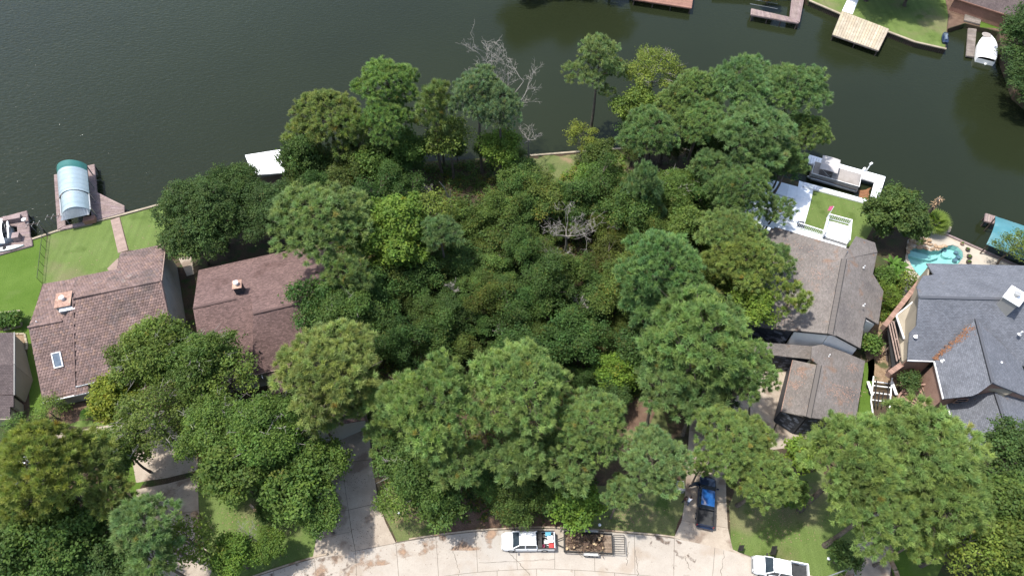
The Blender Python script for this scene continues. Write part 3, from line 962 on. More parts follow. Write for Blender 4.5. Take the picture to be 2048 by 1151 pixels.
def tiles(parent, info, m, du=.33, dv=.36):
    """overlapping tile courses laid over the slope"""
    pts, p0, nrm, u, v, o = info
    P2 = [((p - p0).dot(u), (p - p0).dot(v)) for p in pts]
    us = [p[0] for p in P2]; vs_ = [p[1] for p in P2]

    def inside(x, y):
        c = False
        for i in range(len(P2)):
            (x1, y1), (x2, y2) = P2[i], P2[i - 1]
            if (y1 > y) != (y2 > y) and x < (x2 - x1) * (y - y1) / (y2 - y1) + x1: c = not c
        return c
    s = MB()
    r = random.Random(5)
    vv = min(vs_); row = 0
    up = v if v.z > 0 else -v
    while vv < max(vs_):
        uu = min(us) + (du / 2 if row % 2 else 0)
        while uu < max(us):
            if inside(uu + du / 2, vv + dv / 2) and inside(uu + .04, vv + .03) and inside(uu + du - .04, vv + dv - .03):
                t = r.gauss(1, .13)
                k = r.random()
                s.tint = (t, t, t) if k > .25 else (t * 1.15, t * 1.12, t * 1.02) if k > .1 else (t * .9, t * .95, t)
                b0 = p0 + u * (uu + .012) + v * vv
                q = [b0, b0 + u * (du - .024), b0 + u * (du - .024) + v * (dv + .03), b0 + v * (dv + .03)]
                lo, hi = .085 + r.uniform(-.01, .012), .03
                e = [lo, lo, hi, hi] if v.z > 0 else [hi, hi, lo, lo]
                # a shallow barrel: raised middle line
                tp = [a + nrm * h for a, h in zip(q, e)]
                m0 = (tp[0] + tp[1]) / 2 + nrm * .035; m1 = (tp[2] + tp[3]) / 2 + nrm * .035
                s.add([tp[0], m0, tp[1], tp[2], m1, tp[3], q[0], q[1], q[2], q[3]],
                      [(0, 1, 4, 5), (1, 2, 3, 4), (6, 7, 2, 1, 0), (6, 0, 5, 9), (7, 8, 3, 2)] if nrm.dot((tp[1] - tp[0]).cross(tp[3] - tp[0])) > 0 else
                      [(5, 4, 1, 0), (4, 3, 2, 1), (0, 1, 2, 7, 6), (9, 5, 0, 6), (2, 3, 8, 7)])
            uu += du
        vv += dv; row += 1
    s.build('roof_tiles', M[m], o, kind='stuff').location = o.location * 0
    return s


def chimney(parent, cx, cy, zt, zb, w, d, rz, body='stucco', cap='rust', flue='white'):
    p = G(cx, cy, zt)
    MB().box((p.x, p.y, (zt + zb) / 2), (w, d, zt - zb), rz).build('chimney', M[body], parent)
    MB().box((p.x, p.y, zt + .051), (w + .22, d + .22, .1), rz).build('chimney_cap', M[cap], parent)
    MB().lathe([(.2, 0.002), (.2, .35), (.30, .36), (.32, .46), (.12, .6)], (p.x, p.y, zt + .1), 12).build('flue', M[flue], parent)


def ventpipe(parent, px, py, z, r=.06, h=.45, m='white'):
    p = G(px, py, z)
    MB().lathe([(r * 2.2, 0), (r, .06), (r, h)], (p.x, p.y, z - .1), 8).build('vent_pipe', M[m], parent)


# --- tile roofed house -------------------------------------------------------
h2 = thing('tile_roof_house', 'large house with red brown tile roof and a tall grey gable wall', 'house', G(220, 620, 0))
Ns, *_r = solve([(331, 487, 4.7), (322, 562, 8.5), (147, 597, 8.5)])
infoN = roof(h2, [(331, 487, 4.7), (322, 562, 8.5), (147, 597, 8.5), (150, 555), (233, 538), (240, 506)], 'cottatile')
infoS = roof(h2, [(322, 562, 8.5), (356, 722, 3), (151, 772, 3), (147, 597, 8.5)], 'cottatile', order=[0, 1, 2, 3])
pS, nS = infoS[1] - Vector((0, 0, .28)), infoS[2]
zw1, zw2 = onplane(57, 655, pS, nS).z, onplane(125, 642, pS, nS).z
zw3 = onplane(86, 804, pS, nS).z
infoWN = roof(h2, [(57, 655, zw1), (87, 567, 4.4), (125, 642, zw2), (150, 598), (152, 556)], 'cottatile', order=[0, 1, 4, 3, 2])
infoWS = roof(h2, [(57, 655, zw1), (125, 642, zw2), (86, 804, zw3), (182, 782), (152, 740), (148, 604)], 'cottatile', order=[0, 2, 3, 4, 5, 1])
for inf in (infoN, infoS, infoWN, infoWS): tiles(h2, inf, 'cottatile')
# ridge caps
def ridge(parent, a, b, m, w=.34, step=.42, name='ridge_cap', lift=.12):
    a, b = Vector(a), Vector(b); L = (b - a).length; n = max(1, int(L / step)); d = (b - a) / n
    s = MB()
    for i in range(n):
        s.tint = rnd.uniform(.88, 1.2)
        p = a + d * i; q = a + d * (i + 1.08)
        s.tube([p + Vector((0, 0, lift - .03)), q + Vector((0, 0, lift))], [w * .5, w * .42], 8)
    s.build(name, M[m], parent, kind='stuff')
ridge(h2, infoN[0][2], infoN[0][1], 'cottatile')
ridge(h2, infoWN[0][0], infoWN[0][4], 'cottatile')
ridge(h2, infoS[0][0], infoS[0][1] , 'cottatile', w=.22)
ridge(h2, infoS[0][2], infoS[0][3] , 'cottatile', w=.22)
N0, RE, RW = infoN[0][0], infoN[0][1], infoN[0][2]
SE, SW = infoS[0][1], infoS[0][2]
NW = infoN[0][5]
ax = (RE - RW).normalized(); ax.z = 0; ax.normalize()
ay = Vector((-ax.y, ax.x, 0))
def off(p, a, b, dz=-.3): return p + ax * a + ay * b + Vector((0, 0, dz))
walls(h2, [off(N0, -.3, -.5), off(RE, -.3, 0), off(SE, -.3, .5)], 'greystucco')
walls(h2, [off(SE, -.3, .5), off(SW, .3, .5)], 'greystucco')
walls(h2, [off(NW, .2, -.5), off(N0, -.3, -.5)], 'greystucco')
pm = infoN[0][4]
walls(h2, [off(infoN[0][3], 0, -.4), off(pm, 0, -.4), off(NW, .2, -.5)], 'greystucco')
walls(h2, [off(SW, .3, .5), off(RW, .3, 0), off(infoN[0][3], .3, -.4)], 'greystucco')
w4 = infoWS[0]
walls(h2, [off(infoWN[0][1], .3, -.4), off(infoWS[0][0], .3, 0), off(w4[1], .3, .5), off(w4[2], -.2, .5), off(w4[3], -.2, .5)], 'greystucco')
trim(h2, [off(SE, 0, -.04, 0), off(SW, 0, -.04, 0)], m='white', name='gutter')
trim(h2, [off(w4[1], .0, -.04, 0), off(w4[2], 0, -.04, 0)], m='white', name='gutter')
trim(h2, [off(N0, .07, 0, 0), off(RE, .07, 0, 0), off(SE, .07, 0, 0)], m='brickpath', w=.1, h=.24)
E0 = off(N0, -.3, -.5); E1 = off(SE, -.3, .5); dE = (E0 - E1); dE.z = 0; dE.normalize()
nE = Vector((dE.y, -dE.x, 0))
for px, py, w_, h_ in ((346, 630, 1.5, 2.6), (341, 590, .8, .9)):
    p = onplane(px, py, E0, nE)
    window(h2, p, dE, w_, h_, m='dark', n=2)
chimney(h2, 127, 599, 8.3, 5.5, 1.7, 2.1, .25, body='greystucco')
p = G(134, 618, 8.0)
MB().box((p.x + .1, p.y + .1, p.z - .05), (2.1, .5, .12), .25).build('flashing', M['white'], h2)
# skylight
sp, sn = infoWS[1], infoWS[2]
c = onplane(116, 719, sp, sn)
u_, v_ = infoWS[3], infoWS[4]
R3 = Matrix((u_, v_, sn)).transposed()
sk = MB()
for a, b, w_, h_ in ((-.48, 0, .12, 1.9), (.48, 0, .12, 1.9), (0, .9, .84, .12), (0, -.9, .84, .12)):
    sk.box(c + u_ * a + v_ * b + sn * .16, (w_, h_, .2), rot=R3)
so = sk.build('skylight', M['white'], h2)
MB().box(c + sn * .12, (.83, 1.67, .12), rot=R3).build('pane', M['skyglass'], so)
ventpipe(h2, 75, 645, 7.0)

# --- house cut by the left edge ------------------------------------------------
h1 = thing('gable_house', 'tan walled house with dark mauve shingles, cut by the left edge', 'house', G(-20, 740, 0))
roof(h1, [(-70, 732, 4.4), (28, 728, 4.4), (28, 664, 2.6), (-70, 668)], 'farsh')
roof(h1, [(-70, 732, 4.4), (28, 728, 4.4), (28, 789, 2.6), (-70, 792)], 'farsh')
a, b = G(28, 664, 2.5), G(28, 789, 2.5); r_ = G(28, 728, 4.3)
walls(h1, [(a.x - .2, a.y - .2, 2.4), (r_.x - .2, r_.y, 4.15), (b.x - .2, b.y + .2, 2.4)], 'stucco')
trim(h1, [G(28.5, 664, 2.6), G(28.5, 728, 4.4), G(28.5, 789, 2.6)], m='greystucco', w=.12)
roof(h1, [(-70, 793, 2.9), (27, 790, 2.9), (27, 813, 2.4), (20, 813), (20, 837), (-70, 840)], 'farsh')
b1, b2, b3, b4 = G(27, 793, 2.3), G(27, 813, 2.3), G(20, 813, 2.3), G(20, 837, 2.1)
walls(h1, [(b1.x - .2, b1.y, 2.5), (b2.x - .2, b2.y + .1, 2.2), (b3.x - .2, b3.y + .1, 2.2), (b4.x - .2, b4.y + .1, 1.9), (b4.x - 9, b4.y + .1, 1.9)], 'stucco')
walls(h1, [(a.x - 9, a.y - .2, 2.4), (a.x - .2, a.y - .2, 2.4)], 'stucco')

# --- brown shingled house --------------------------------------------------------
h3 = thing('shingle_house', 'house with a broad brown shingle roof beneath the dark oak', 'house', G(520, 640, 0))
n_ = roof(h3, [(386, 616, 7.5), (472, 597, 7.5), (397, 540, 5), (545, 507), (668, 483), (672, 589), (506, 627), (502, 591)], 'brownsh', order=[0, 1, 7, 6, 5, 4, 3, 2])
s1 = roof(h3, [(386, 616, 7.5), (504, 590, 7.5), (412, 770, 3.2), (520, 744)], 'brownsh', order=[0, 1, 3, 2])
e0, e1 = n_[0][3], n_[0][4]
def proj(w):
    d = Vector(w) - C0; z = d.dot(FW)
    return (1024 + FOC * d.dot(RT) / z, 575.5 - FOC * d.dot(UP) / z)
s2 = roof(h3, [(506, 627, e0.z), (672, 589, e1.z), (505, 750, 3.6), (660, 715), ], 'brownsh', order=[0, 1, 3, 2])
A_, B_, C_, D_ = n_[0][7], n_[0][6], n_[0][5], s2[0][2]
walls(h3, [inset([p, G(520, 640, 0)], .4)[0] for p in (s1[0][3], n_[0][0], n_[0][7], n_[0][5], n_[0][4], s2[0][2], s2[0][3], s1[0][3])], 'greystucco')
walls(h3, [tuple(s1[0][1] + Vector((.1, -.2, -.3))), tuple(e0 + Vector((.1, .1, -.3)))], 'brickpath')
trim(h3, [s1[0][3], s1[0][2]], m='brickpath', name='gutter'); trim(h3, [s2[0][3], s2[0][2]], m='brickpath', name='gutter')
# ridge line caps
for a, b in ((n_[0][0], n_[0][1]), (e0, e1)):
    MB().bar(a + Vector((0, 0, .03)), b + Vector((0, 0, .03)), .3, .05).build('ridge_cap', M['brownsh'], h3)
chimney(h3, 474, 569, 8.6, 4.6, .95, 1.15, .22, body='blacksh')
ventpipe(h3, 597, 597, 9.2, m='dark'); ventpipe(h3, 562, 604, 9.0, .05, .25, 'dark'); ventpipe(h3, 521, 706, 5.2, .09, .7, 'dark')
for px, py in ((520, 740),):
    p = G(px, py, 3.4); q = G(526, 757, 3.0)
    MB().bar(p, q, .08).build('downpipe', M['white'], h3)
gw = roof(h3, [(645, 762, 4.9), (664, 850, 4.9), (586, 792, 3.0), (600, 866)], 'brownsh', order=[0, 1, 3, 2])
ge = roof(h3, [(645, 762, 4.9), (664, 850, 4.9), (716, 752, 3.0), (735, 838)], 'brownsh', order=[0, 1, 3, 2])
g0, g1, g2 = gw[0][2], gw[0][1], ge[0][2]
walls(h3, [tuple(g0 + Vector((.4, .4, -.2))), tuple(g1 + Vector((0, .4, -.3))), tuple(g2 + Vector((-.4, .4, -.2)))], 'greystucco')
gd = (g2 - g0); gd.z = 0; gd.normalize()
for k in (.28, .72):
    p = g0.lerp(g2, k) + Vector((0, .28, 0)); p.z = 1.15
    MB().bar(p - gd * 1.3, p + gd * 1.3, .06, 2.2).build('garage_door', M['stucco'], h3)
roof(h3, [(534, 745, 3.3), (562, 740, 3.3), (570, 782, 2.8), (545, 788)], 'brownsh')
walls(h3, [(*G(537, 770, 2.6).to_2d(), 2.7), (*G(547, 786, 2.6).to_2d(), 2.5), (*G(570, 781, 2.6).to_2d(), 2.5)], 'brickwall')
walls(h3, [tuple(gw[0][3] + Vector((.4, 0, -.3))), tuple(g0 + Vector((.4, .4, -.3)))], 'greystucco')

# --- house with white decks ------------------------------------------------------
h4 = thing('deck_house', 'house with weathered grey roofs, black slate walls and white upper deck', 'house', G(1640, 640, 0))
W4 = roof(h4, [(1688, 518, 7.4), (1660, 668, 7.4), (1527, 654, 5.0), (1588, 661), (1480, 645), (1500, 520), (1545, 452), (1697, 497)], 'darkshw', order=[0, 1, 3, 2, 4, 5, 6, 7])
E4 = roof(h4, [(1688, 518, 7.4), (1660, 668, 7.4), (1767, 582, 3.9), (1757, 648), (1732, 634), (1727, 655), (1721, 697), (1672, 671), (1755, 503), (1746, 547)], 'darkshw',
          order=[0, 1, 7, 6, 5, 4, 3, 2, 9, 8])
roof(h4, [(1688, 518, 7.4), (1697, 497, 6.9), (1755, 504, 5.0), (1750, 485), (1712, 472)], 'darkshw', order=[0, 1, 4, 3, 2])
for k in (-.35, .35):
    a, b = W4[0][0], W4[0][1]
    MB().bar(a + Vector((k, 0, .04)), b + Vector((k, 0, .04)), .05, .05).build('ridge_batten', M['dark'], h4)
MB().bar(a + Vector((0, 0, .02)), b + Vector((0, 0, .02)), .66, .05).build('ridge_cap', M['darkshw'], h4)
L_ = (b - a).length
rr_ = MB()
for i in range(int(L_ / .7)):
    p = a + (b - a) * ((i + .5) * .7 / L_); rr_.box(p + Vector((0, 0, .06)), (.6, .04, .03))
rr_.build('ridge_rungs', M['greyplank'], h4, kind='stuff')


def shinglewall(parent, p, q, z0, m='blacksh'):
    """black slate wall with raised shingle courses"""
    p, q = Vector(p), Vector(q)
    walls(parent, [p, q], m, z0=z0)
    d = q - p; d.z = 0; L = d.length; d.normalize()
    o_ = Vector((d.y, -d.x, 0))
    s = MB(); rr = random.Random(3)
    z = z0 + .2; row = 0
    zt = min(p.z, q.z)
    while z < max(p.z, q.z) - .3:
        x = .1 + (.3 if row % 2 else 0)
        while x < L - .5:
            top = p.z + (q.z - p.z) * x / L
            if z + .3 < top:
                s.tint = rr.uniform(.7, 1.2) if rr.random() < .75 else rr.uniform(1.8, 4.0)  # some slates tinted far lighter, painting small highlights onto the wall
                c_ = p + d * (x + .26); c_.z = z + .15
                R_ = Matrix((d, o_, Vector((0, 0, 1)))).transposed() @ Matrix.Rotation(.16, 3, 'X')
                s.box(c_ + o_ * .13, (.5, .03, .36), rot=R_)
            x += .56
        z += .33; row += 1
    s.build('slate_shingles', M[m], parent, kind='stuff')


w0, w1, w2 = W4[0][4], W4[0][2], W4[0][1]
dn = Vector((0, .25, -.22))
shinglewall(h4, w0 + dn, w1 + dn, 0)
walls(h4, [w1 + dn + Vector((.2, -.1, 0)), w2 + dn + Vector((0, -.0, -.02))], 'white')
e7, e6 = E4[0][2], E4[0][3]
walls(h4, [w2 + dn + Vector((0.05, -.02, -.02)), e7 + Vector((0, .2, -.25)), e6 + Vector((-.3, .3, -.25))], 'white')
walls(h4, [e6 + Vector((-.3, .3, -.25)), E4[0][5] + Vector((-.3, 0, -.25)), E4[0][6] + Vector((-.4, .2, -.25))], 'white')
walls(h4, [E4[0][6] + Vector((-.4, .2, -.25)), E4[0][7] + Vector((-.4, 0, -.25)), E4[0][8] + Vector((-.4, 0, -.25)), E4[0][9] + Vector((-.4, -.3, -.25))], 'blacksh')
walls(h4, [W4[0][7] + Vector((0, -.2, -.4)), W4[0][6] + Vector((.2, -.2, -.4)), W4[0][5] + Vector((.3, 0, -.3)), w0 + Vector((.3, 0, -.3))], 'white')
trim(h4, [w1, w2], m='dark', w=.1, h=.22); trim(h4, [e7, e6], m='dark', w=.1, h=.22); trim(h4, [E4[0][4], E4[0][5]], m='dark', w=.1, h=.22)
# lower linking roof and garage
ln = roof(h4, [(1480, 680, 4.5), (1624, 692, 4.5), (1622, 718, 3.7), (1480, 702)], 'darkshw')
gW = roof(h4, [(1638, 730, 5.2), (1617, 834, 5.2), (1563, 822, 3.3), (1586, 719)], 'darkshw')
gE = roof(h4, [(1638, 730, 5.2), (1617, 834, 5.2), (1730, 721, 3.0), (1711, 846), (1690, 704), (1645, 688), (1624, 692), (1622, 717)], 'darkshw',
          order=[0, 1, 3, 2, 4, 5, 6, 7])
for k in (-.3, .3):
    a, b = gW[0][0], gW[0][1]
    MB().bar(a + Vector((k, 0, .04)), b + Vector((k, 0, .04)), .05, .05).build('ridge_batten', M['dark'], h4)
MB().bar(a + Vector((0, 0, .02)), b + Vector((0, 0, .02)), .56, .05).build('ridge_cap', M['darkshw'], h4)
p1, p2, p3 = gW[0][2], gW[0][1], gE[0][2]
up_ = Vector((0, .25, -.2))
shinglewall(h4, p1 + up_ + Vector((.2, 0, 0)), p2 + up_, 0)
shinglewall(h4, p2 + up_ + Vector((.05, 0, 0)), p3 + up_ + Vector((-.3, 0, 0)), 0)
walls(h4, [gW[0][3] + Vector((.3, 0, -.25)), p1 + up_ + Vector((.2, 0, 0))], 'blacksh')
walls(h4, [p3 + up_ + Vector((-.3, 0, 0)), gE[0][3] + Vector((-.3, 0, -.25)), gE[0][4] + Vector((-.3, 0, -.25))], 'blacksh')
shinglewall(h4, ln[0][3] + Vector((0, .3, -.2)), ln[0][2] + Vector((0, .3, -.2)), 0)
trim(h4, [gW[0][3], p1], m='rust', w=.12, h=.12, name='gutter')
MB().bar(p1 + Vector((.4, .04, -.02)), p2 + Vector((0, -.04, -.02)), .06, .2).build('fascia', M['dark'], h4)
ventpipe(h4, 1728, 610, 6.3); ventpipe(h4, 1728, 534, 6.2); ventpipe(h4, 1658, 711, 4.9)
# aerial frame on the roof
sf = MB(); a, b, c_, d_ = G(1522, 528, 6.4), G(1545, 522, 6.4), G(1548, 536, 6.4), G(1530, 543, 6.4)
for p, q in ((a, b), (b, c_), (c_, d_), (d_, a)): sf.bar(p, q, .1)
for p in (a, b, c_, d_): sf.bar(p, p - Vector((0, 0, 1.4)), .07)
sf.build('roof_frame', M['blackm'], h4)

# white upper deck with baluster railings
def railing(parent, pts, z, h=1.0, step=.24, m='white', base=True, bal=.05, name='railing'):
    pts = [Vector((p[0], p[1], z)) for p in pts]
    rl = MB()
    for a, b in zip(pts, pts[1:]):
        rl.bar(a + Vector((0, 0, h)), b + Vector((0, 0, h)), .14, .08)
        if base: rl.bar(a + Vector((0, 0, .12)), b + Vector((0, 0, .12)), .09, .07)
    for p in pts: rl.bar(p + Vector((0, 0, .002)), p + Vector((0, 0, h + .08)), .15, up=(0, 1, 0))
    ro = rl.build(name, M[m], parent)
    for a, b in zip(pts, pts[1:]):
        L = (b - a).length; n = int(L / step)
        for i in range(1, n):
            p = a.lerp(b, i / n)
            MB().bar(p + Vector((0, 0, .16)), p + Vector((0, 0, h - .05)), bal, up=(0, 1, 0)).build('baluster', M[m], ro)
    return ro


DZ = 4.4
dk = [G(1560, 455, DZ + .2), G(1697, 498, DZ + .2), G(1693, 487, DZ), G(1525, 437, DZ), G(1520, 447, DZ)]
dpts = [G(1521, 448, DZ), G(1690, 503, DZ), G(1694, 487, DZ), G(1526, 434, DZ)]
s = MB(); n = 9
for i in range(n):
    A = dpts[0].lerp(dpts[3], i / n + .01), dpts[1].lerp(dpts[2], i / n + .01), dpts[1].lerp(dpts[2], (i + 1) / n - .01), dpts[0].lerp(dpts[3], (i + 1) / n - .01)
    q = MB(); q.tint = rnd.uniform(.95, 1.04); q.slab(A, .08); q.build('deck_board', M['whitedeck'], h4)
railing(h4, [G(1526, 433, DZ).to_2d(), G(1648, 472, DZ).to_2d()], DZ)
lp = [G(1655, 440, DZ), G(1697, 452, DZ), G(1693, 492, DZ), G(1645, 478, DZ)]
q = MB(); q.slab(lp, .1); q.build('landing', M['white'], h4)
railing(h4, [G(1643, 476, DZ).to_2d(), G(1654, 437, DZ).to_2d(), G(1698, 449, DZ).to_2d(), G(1694, 488, DZ).to_2d()], DZ)
st0, st1 = G(1672, 455, DZ), G(1650, 468, .3)
for i in range(12):
    t = i / 11
    c_ = G(1668, 462, DZ).lerp(G(1690, 500, 1.0), t)
for i in range(10):
    z = DZ - .1 - i * .2
    c_ = G(1664, 450 + i * 2.2, z)
    MB().box((c_.x, c_.y, z + .12), (1.2, .32, .06), -.25).build('step', M['whitedeck'], h4)
for px in (1530, 1570, 1610, 1650, 1690):
    p = G(px, 447 + (px - 1530) * .32, DZ)
    MB().bar((p.x, p.y, 0), (p.x, p.y, DZ - .1), .2, up=(0, 1, 0)).build('post', M['white'], h4)

# --- grey shingle house -----------------------------------------------------------
h5 = thing('grey_roof_house', 'big house with blue grey shingle gables and pink brick balconies', 'house', G(1950, 700, 0))
N5 = roof(h5, [(1838, 594, 10), (2140, 601, 10), (1853, 526, 6.5), (2140, 533), (1868, 549), (1846, 551), (1834, 572)], 'greysh', order=[0, 1, 3, 2, 4, 5, 6])
S5 = roof(h5, [(1838, 594, 10), (2140, 601, 10), (1815, 720, 5.6), (1869, 722), (1885, 724), (2140, 735), (1833, 650), (1819, 664)], 'greysh', order=[0, 1, 5, 4, 3, 2, 7, 6])
X5W = roof(h5, [(1952, 637, 9.2), (1985, 765, 9.2), (1869, 722, 5.9), (1887, 797), (1945, 791), (1958, 785)], 'greysh', order=[0, 1, 5, 4, 3, 2])
X5E = roof(h5, [(1952, 637, 9.2), (1985, 765, 9.2), (2042, 726, 6.2), (2072, 800)], 'greysh', order=[0, 1, 3, 2])
L5W = roof(h5, [(1988, 776, 6.8), (2030, 905, 6.8), (1893, 804, 3.6), (1932, 930)], 'greysh', order=[0, 1, 3, 2])
L5E = roof(h5, [(1988, 776, 6.8), (2030, 905, 6.8), (2100, 800, 3.6), (2140, 930)], 'greysh', order=[0, 1, 3, 2])
for a, b in ((X5W[0][0], X5W[0][1]), (L5W[0][0], L5W[0][1]), (N5[0][0], N5[0][1])):
    MB().bar(a + Vector((0, 0, .04)), b + Vector((0, 0, .04)), .36, .06).build('ridge_cap', M['greysh'], h5)
MB().bar(X5W[0][0] + Vector((-.22, 0, .09)), X5W[0][1] + Vector((-.22, 0, .09)), .06, .05).build('ridge_batten', M['dark'], h5)
MB().bar(L5W[0][0] + Vector((-.22, 0, .09)), L5W[0][1] + Vector((-.22, 0, .09)), .06, .05).build('ridge_batten', M['dark'], h5)
# jogged gable wedge
roof(h5, [(1952, 764, 7.9), (1980, 760, 8.3), (2026, 783, 7.3), (2012, 789)], 'stucco', name='gable_wedge', th=.5)
dz = Vector((0, 0, -.22))
walls(h5, [N5[0][3] + dz + Vector((.3, -.4, 0)), N5[0][0] + dz + Vector((.9, 0, 0)), S5[0][5] + dz + Vector((.4, .5, 0))], 'stucco')
walls(h5, [S5[0][5] + dz + Vector((.4, .5, 0)), S5[0][4] + dz + Vector((.2, .5, 0))], 'brickwall')
walls(h5, [X5W[0][5] + dz + Vector((.5, 0, 0)), X5W[0][4] + dz + Vector((.5, .3, 0))], 'brickwall')
walls(h5, [X5W[0][4] + dz + Vector((.5, .4, 0)), X5W[0][1] + dz + Vector((0, .4, -.1)), X5E[0][2] + dz + Vector((-.5, .4, 0))], 'brickwall')
walls(h5, [L5W[0][3] + dz + Vector((.5, .0, 0)), L5W[0][2] + dz + Vector((.5, .4, 0)), L5W[0][1] + dz + Vector((0, .4, 0)), L5E[0][2] + dz + Vector((-.5, .4, 0))], 'brickwall')
walls(h5, [N5[0][2] + dz + Vector((0, -.4, 0)), N5[0][3] + dz + Vector((.3, -.4, 0))], 'stucco')
x0, x1 = X5W[0][4], X5W[0][1]
xd = (X5E[0][2] - X5W[0][4]); xd.z = 0; xd.normalize()
for k in (2.2, 4.2):
    p = X5W[0][4] + xd * k + Vector((.5, .4, 0)); p.z = 4.9
    window(h5, p, xd, 1.3, 1.1, n=2, m='brickwall')
trim(h5, [X5W[0][5], X5W[0][4]], m='white', name='gutter'); trim(h5, [L5W[0][3], L5W[0][2]], m='white', name='gutter')
trim(h5, [S5[0][5], S5[0][4]], m='white', name='gutter')
ventpipe(h5, 1832, 672, 7.6, .12, .3); ventpipe(h5, 1886, 721, 6.5, .12, .3); ventpipe(h5, 2000, 727, 7.7, .12, .5); ventpipe(h5, 2040, 667, 8.2, .1, .6)
# white chimney chase on the ridge
p = G(2030, 592, 11.2)
MB().box((p.x, p.y, 9.8), (2.2, 1.7, 2.8), .75).build('chimney', M['greystucco'], h5)
MB().box((p.x, p.y, 11.26), (2.5, 2.0, .1), .75).build('chimney_cap', M['white'], h5)
MB().lathe([(.28, 0), (.28, .4), (.4, .42), (.4, .55)], (p.x, p.y, 11.32), 12).build('flue', M['flash'], h5)

# west balconies: brick beams, pale panels, rails, dark recess
BZ = 3.0
b0, b1 = G(1769, 651, BZ + .6), G(1841, 560, BZ + .6)
b2, b3 = G(1779, 745, BZ + .6), G(1819, 717, BZ + .6)


def brickbeam(a, b, w, h, name='brick_parapet'):
    """parapet laid brick by brick on its top, courses below"""
    a, b = Vector(a), Vector(b)
    MB().bar(a - Vector((0, 0, h / 2 + .04)), b - Vector((0, 0, h / 2 + .04)), w, h - .02).build(name, M['brickwall'], h5)
    L = (b - a).length; n = int(L / .32)
    cp = MB(); d = (b - a) / n
    for i in range(n):
        cp.tint = rnd.uniform(.8, 1.2)
        cp.bar(a + d * (i + .03), a + d * (i + .97), w + .06, .07)
    cp.build('coping_bricks', M['brickwall'], h5, kind='stuff')


brickbeam(b0, b1, .55, .9); brickbeam(b2, b3, .55, .9); brickbeam(G(1783, 660, 1.0), G(1806, 740, 1.0), .3, .9)
fl = [G(1775, 655, BZ), G(1836, 590, BZ), G(1822, 715, BZ), G(1785, 740, BZ)]
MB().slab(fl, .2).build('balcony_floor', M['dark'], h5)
MB().slab([G(1794, 630, BZ + 1.6), G(1836, 596, BZ + 1.9), G(1835, 650, BZ + 1.9), G(1809, 676, BZ + 1.6)], .15).build('canopy_panel', M['stucco'], h5)
MB().slab([G(1800, 688, BZ + 1.2), G(1818, 672, BZ + 1.4), G(1818, 716, BZ + 1.4), G(1804, 722, BZ + 1.2)], .15).build('canopy_panel', M['stucco'], h5)
for k in range(3):
    MB().bar(G(1778 + 4.5 * k, 648 - 3 * k, BZ + .9), G(1794 + 4.5 * k, 722 - 4 * k, BZ + .9), .14, .12).build('rail', M['brickpath'], h5)
for (x, y) in ((1778, 650), (1786, 685), (1793, 720)):
    p = G(x, y, BZ); MB().bar((p.x, p.y, 0), (p.x, p.y, BZ + .95), .16, up=(0, 1, 0)).build('post', M['brickpath'], h5)
trim(h5, [G(1794, 629, BZ + 1.7), G(1836, 595, BZ + 2.0)], m='white', w=.14, h=.2)
trim(h5, [G(1793, 630, BZ + 1.7), G(1809, 677, BZ + 1.7)], m='white', w=.14, h=.2)
# brick patio below and round stair
patio = paving('patio', 'shaded brick patio beside the curved staircase', [
    [(1800 + 15 * i, 735 + 12 * j), (1815 + 15 * i, 734 + 12 * j), (1815 + 15 * i, 746 + 12 * j), (1800 + 15 * i, 747 + 12 * j)] for i in range(6) for j in range(7)], 'brickwall')
outer = [(1793, 820), (1793, 806), (1795, 793), (1802, 785), (1811, 779), (1821, 775), (1832, 773), (1842, 772), (1852, 771), (1862, 771), (1872, 771)]
inner = [(1829, 818), (1830, 815), (1832, 812), (1835, 809), (1839, 807), (1843, 805), (1848, 804), (1854, 803), (1860, 802), (1867, 802), (1874, 802)]
sw = thing('curved_staircase', 'fan shaped pink brick staircase curling up to the grey roofed house', 'staircase', G(1820, 800, 0))
for i in range(10):
    z = .25 + i * .21
    pts = [G(*outer[i], z).to_2d(), G(*outer[i + 1], z).to_2d(), G(*inner[i + 1], z).to_2d(), G(*inner[i], z).to_2d()]
    ce = sum(pts, Vector((0, 0))) / 4
    q = MB(); q.tint = rnd.uniform(.95, 1.15)
    q.prism([tuple(p + (ce - p) * .03) for p in pts], 0, z); q.build('step', M['brickwall'], sw)
    q = MB(); q.bar((*pts[0].lerp(ce, .05), z + .02), (*pts[3].lerp(ce, .05), z + .02), .09, .05); q.build('nosing', M['piling'], sw)
pr = MB()
for i in range(10):
    z = .25 + i * .21
    a, b = G(*outer[i], z), G(*outer[i + 1], z + .21)
    pr.bar((a.x, a.y, a.z + .25), (b.x, b.y, b.z + .25), .22, .5)
pr.build('parapet', M['brickwall'], sw)
brickbeam(G(1843, 812, 2.6), G(1886, 783, 2.6), .5, 1.4, name='brick_parapet')

# --- house roofs on the far shore, top right corner
h6 = thing('red_roof_house', 'dark red roofed building half hidden at the top right corner', 'house', G(1960, -10, 0))
roof(h6, [(1925, -40, 4.5), (2080, 15, 4.5), (2070, 48, 3.0), (1905, -5)], 'farsh')
roof(h6, [(1925, -40, 4.5), (2080, 15, 4.5), (2100, -30, 3.0), (1945, -75)], 'farsh')
walls(h6, [(*G(1912, -6, 2.8).to_2d(), 2.8), (*G(2066, 46, 2.8).to_2d(), 2.8)], 'redplank')
trim(h6, [G(1905, -5, 3.0), G(2070, 48, 3.0)], m='redplank', name='gutter')
for k in range(3):
    p = G(1990 + 22 * k, 25 + 7 * k, 1.4)
    window(h6, (p.x, p.y, 1.5), G(2066, 46, 2.8) - G(1912, -6, 2.8), 1.4, 1.3, n=2)

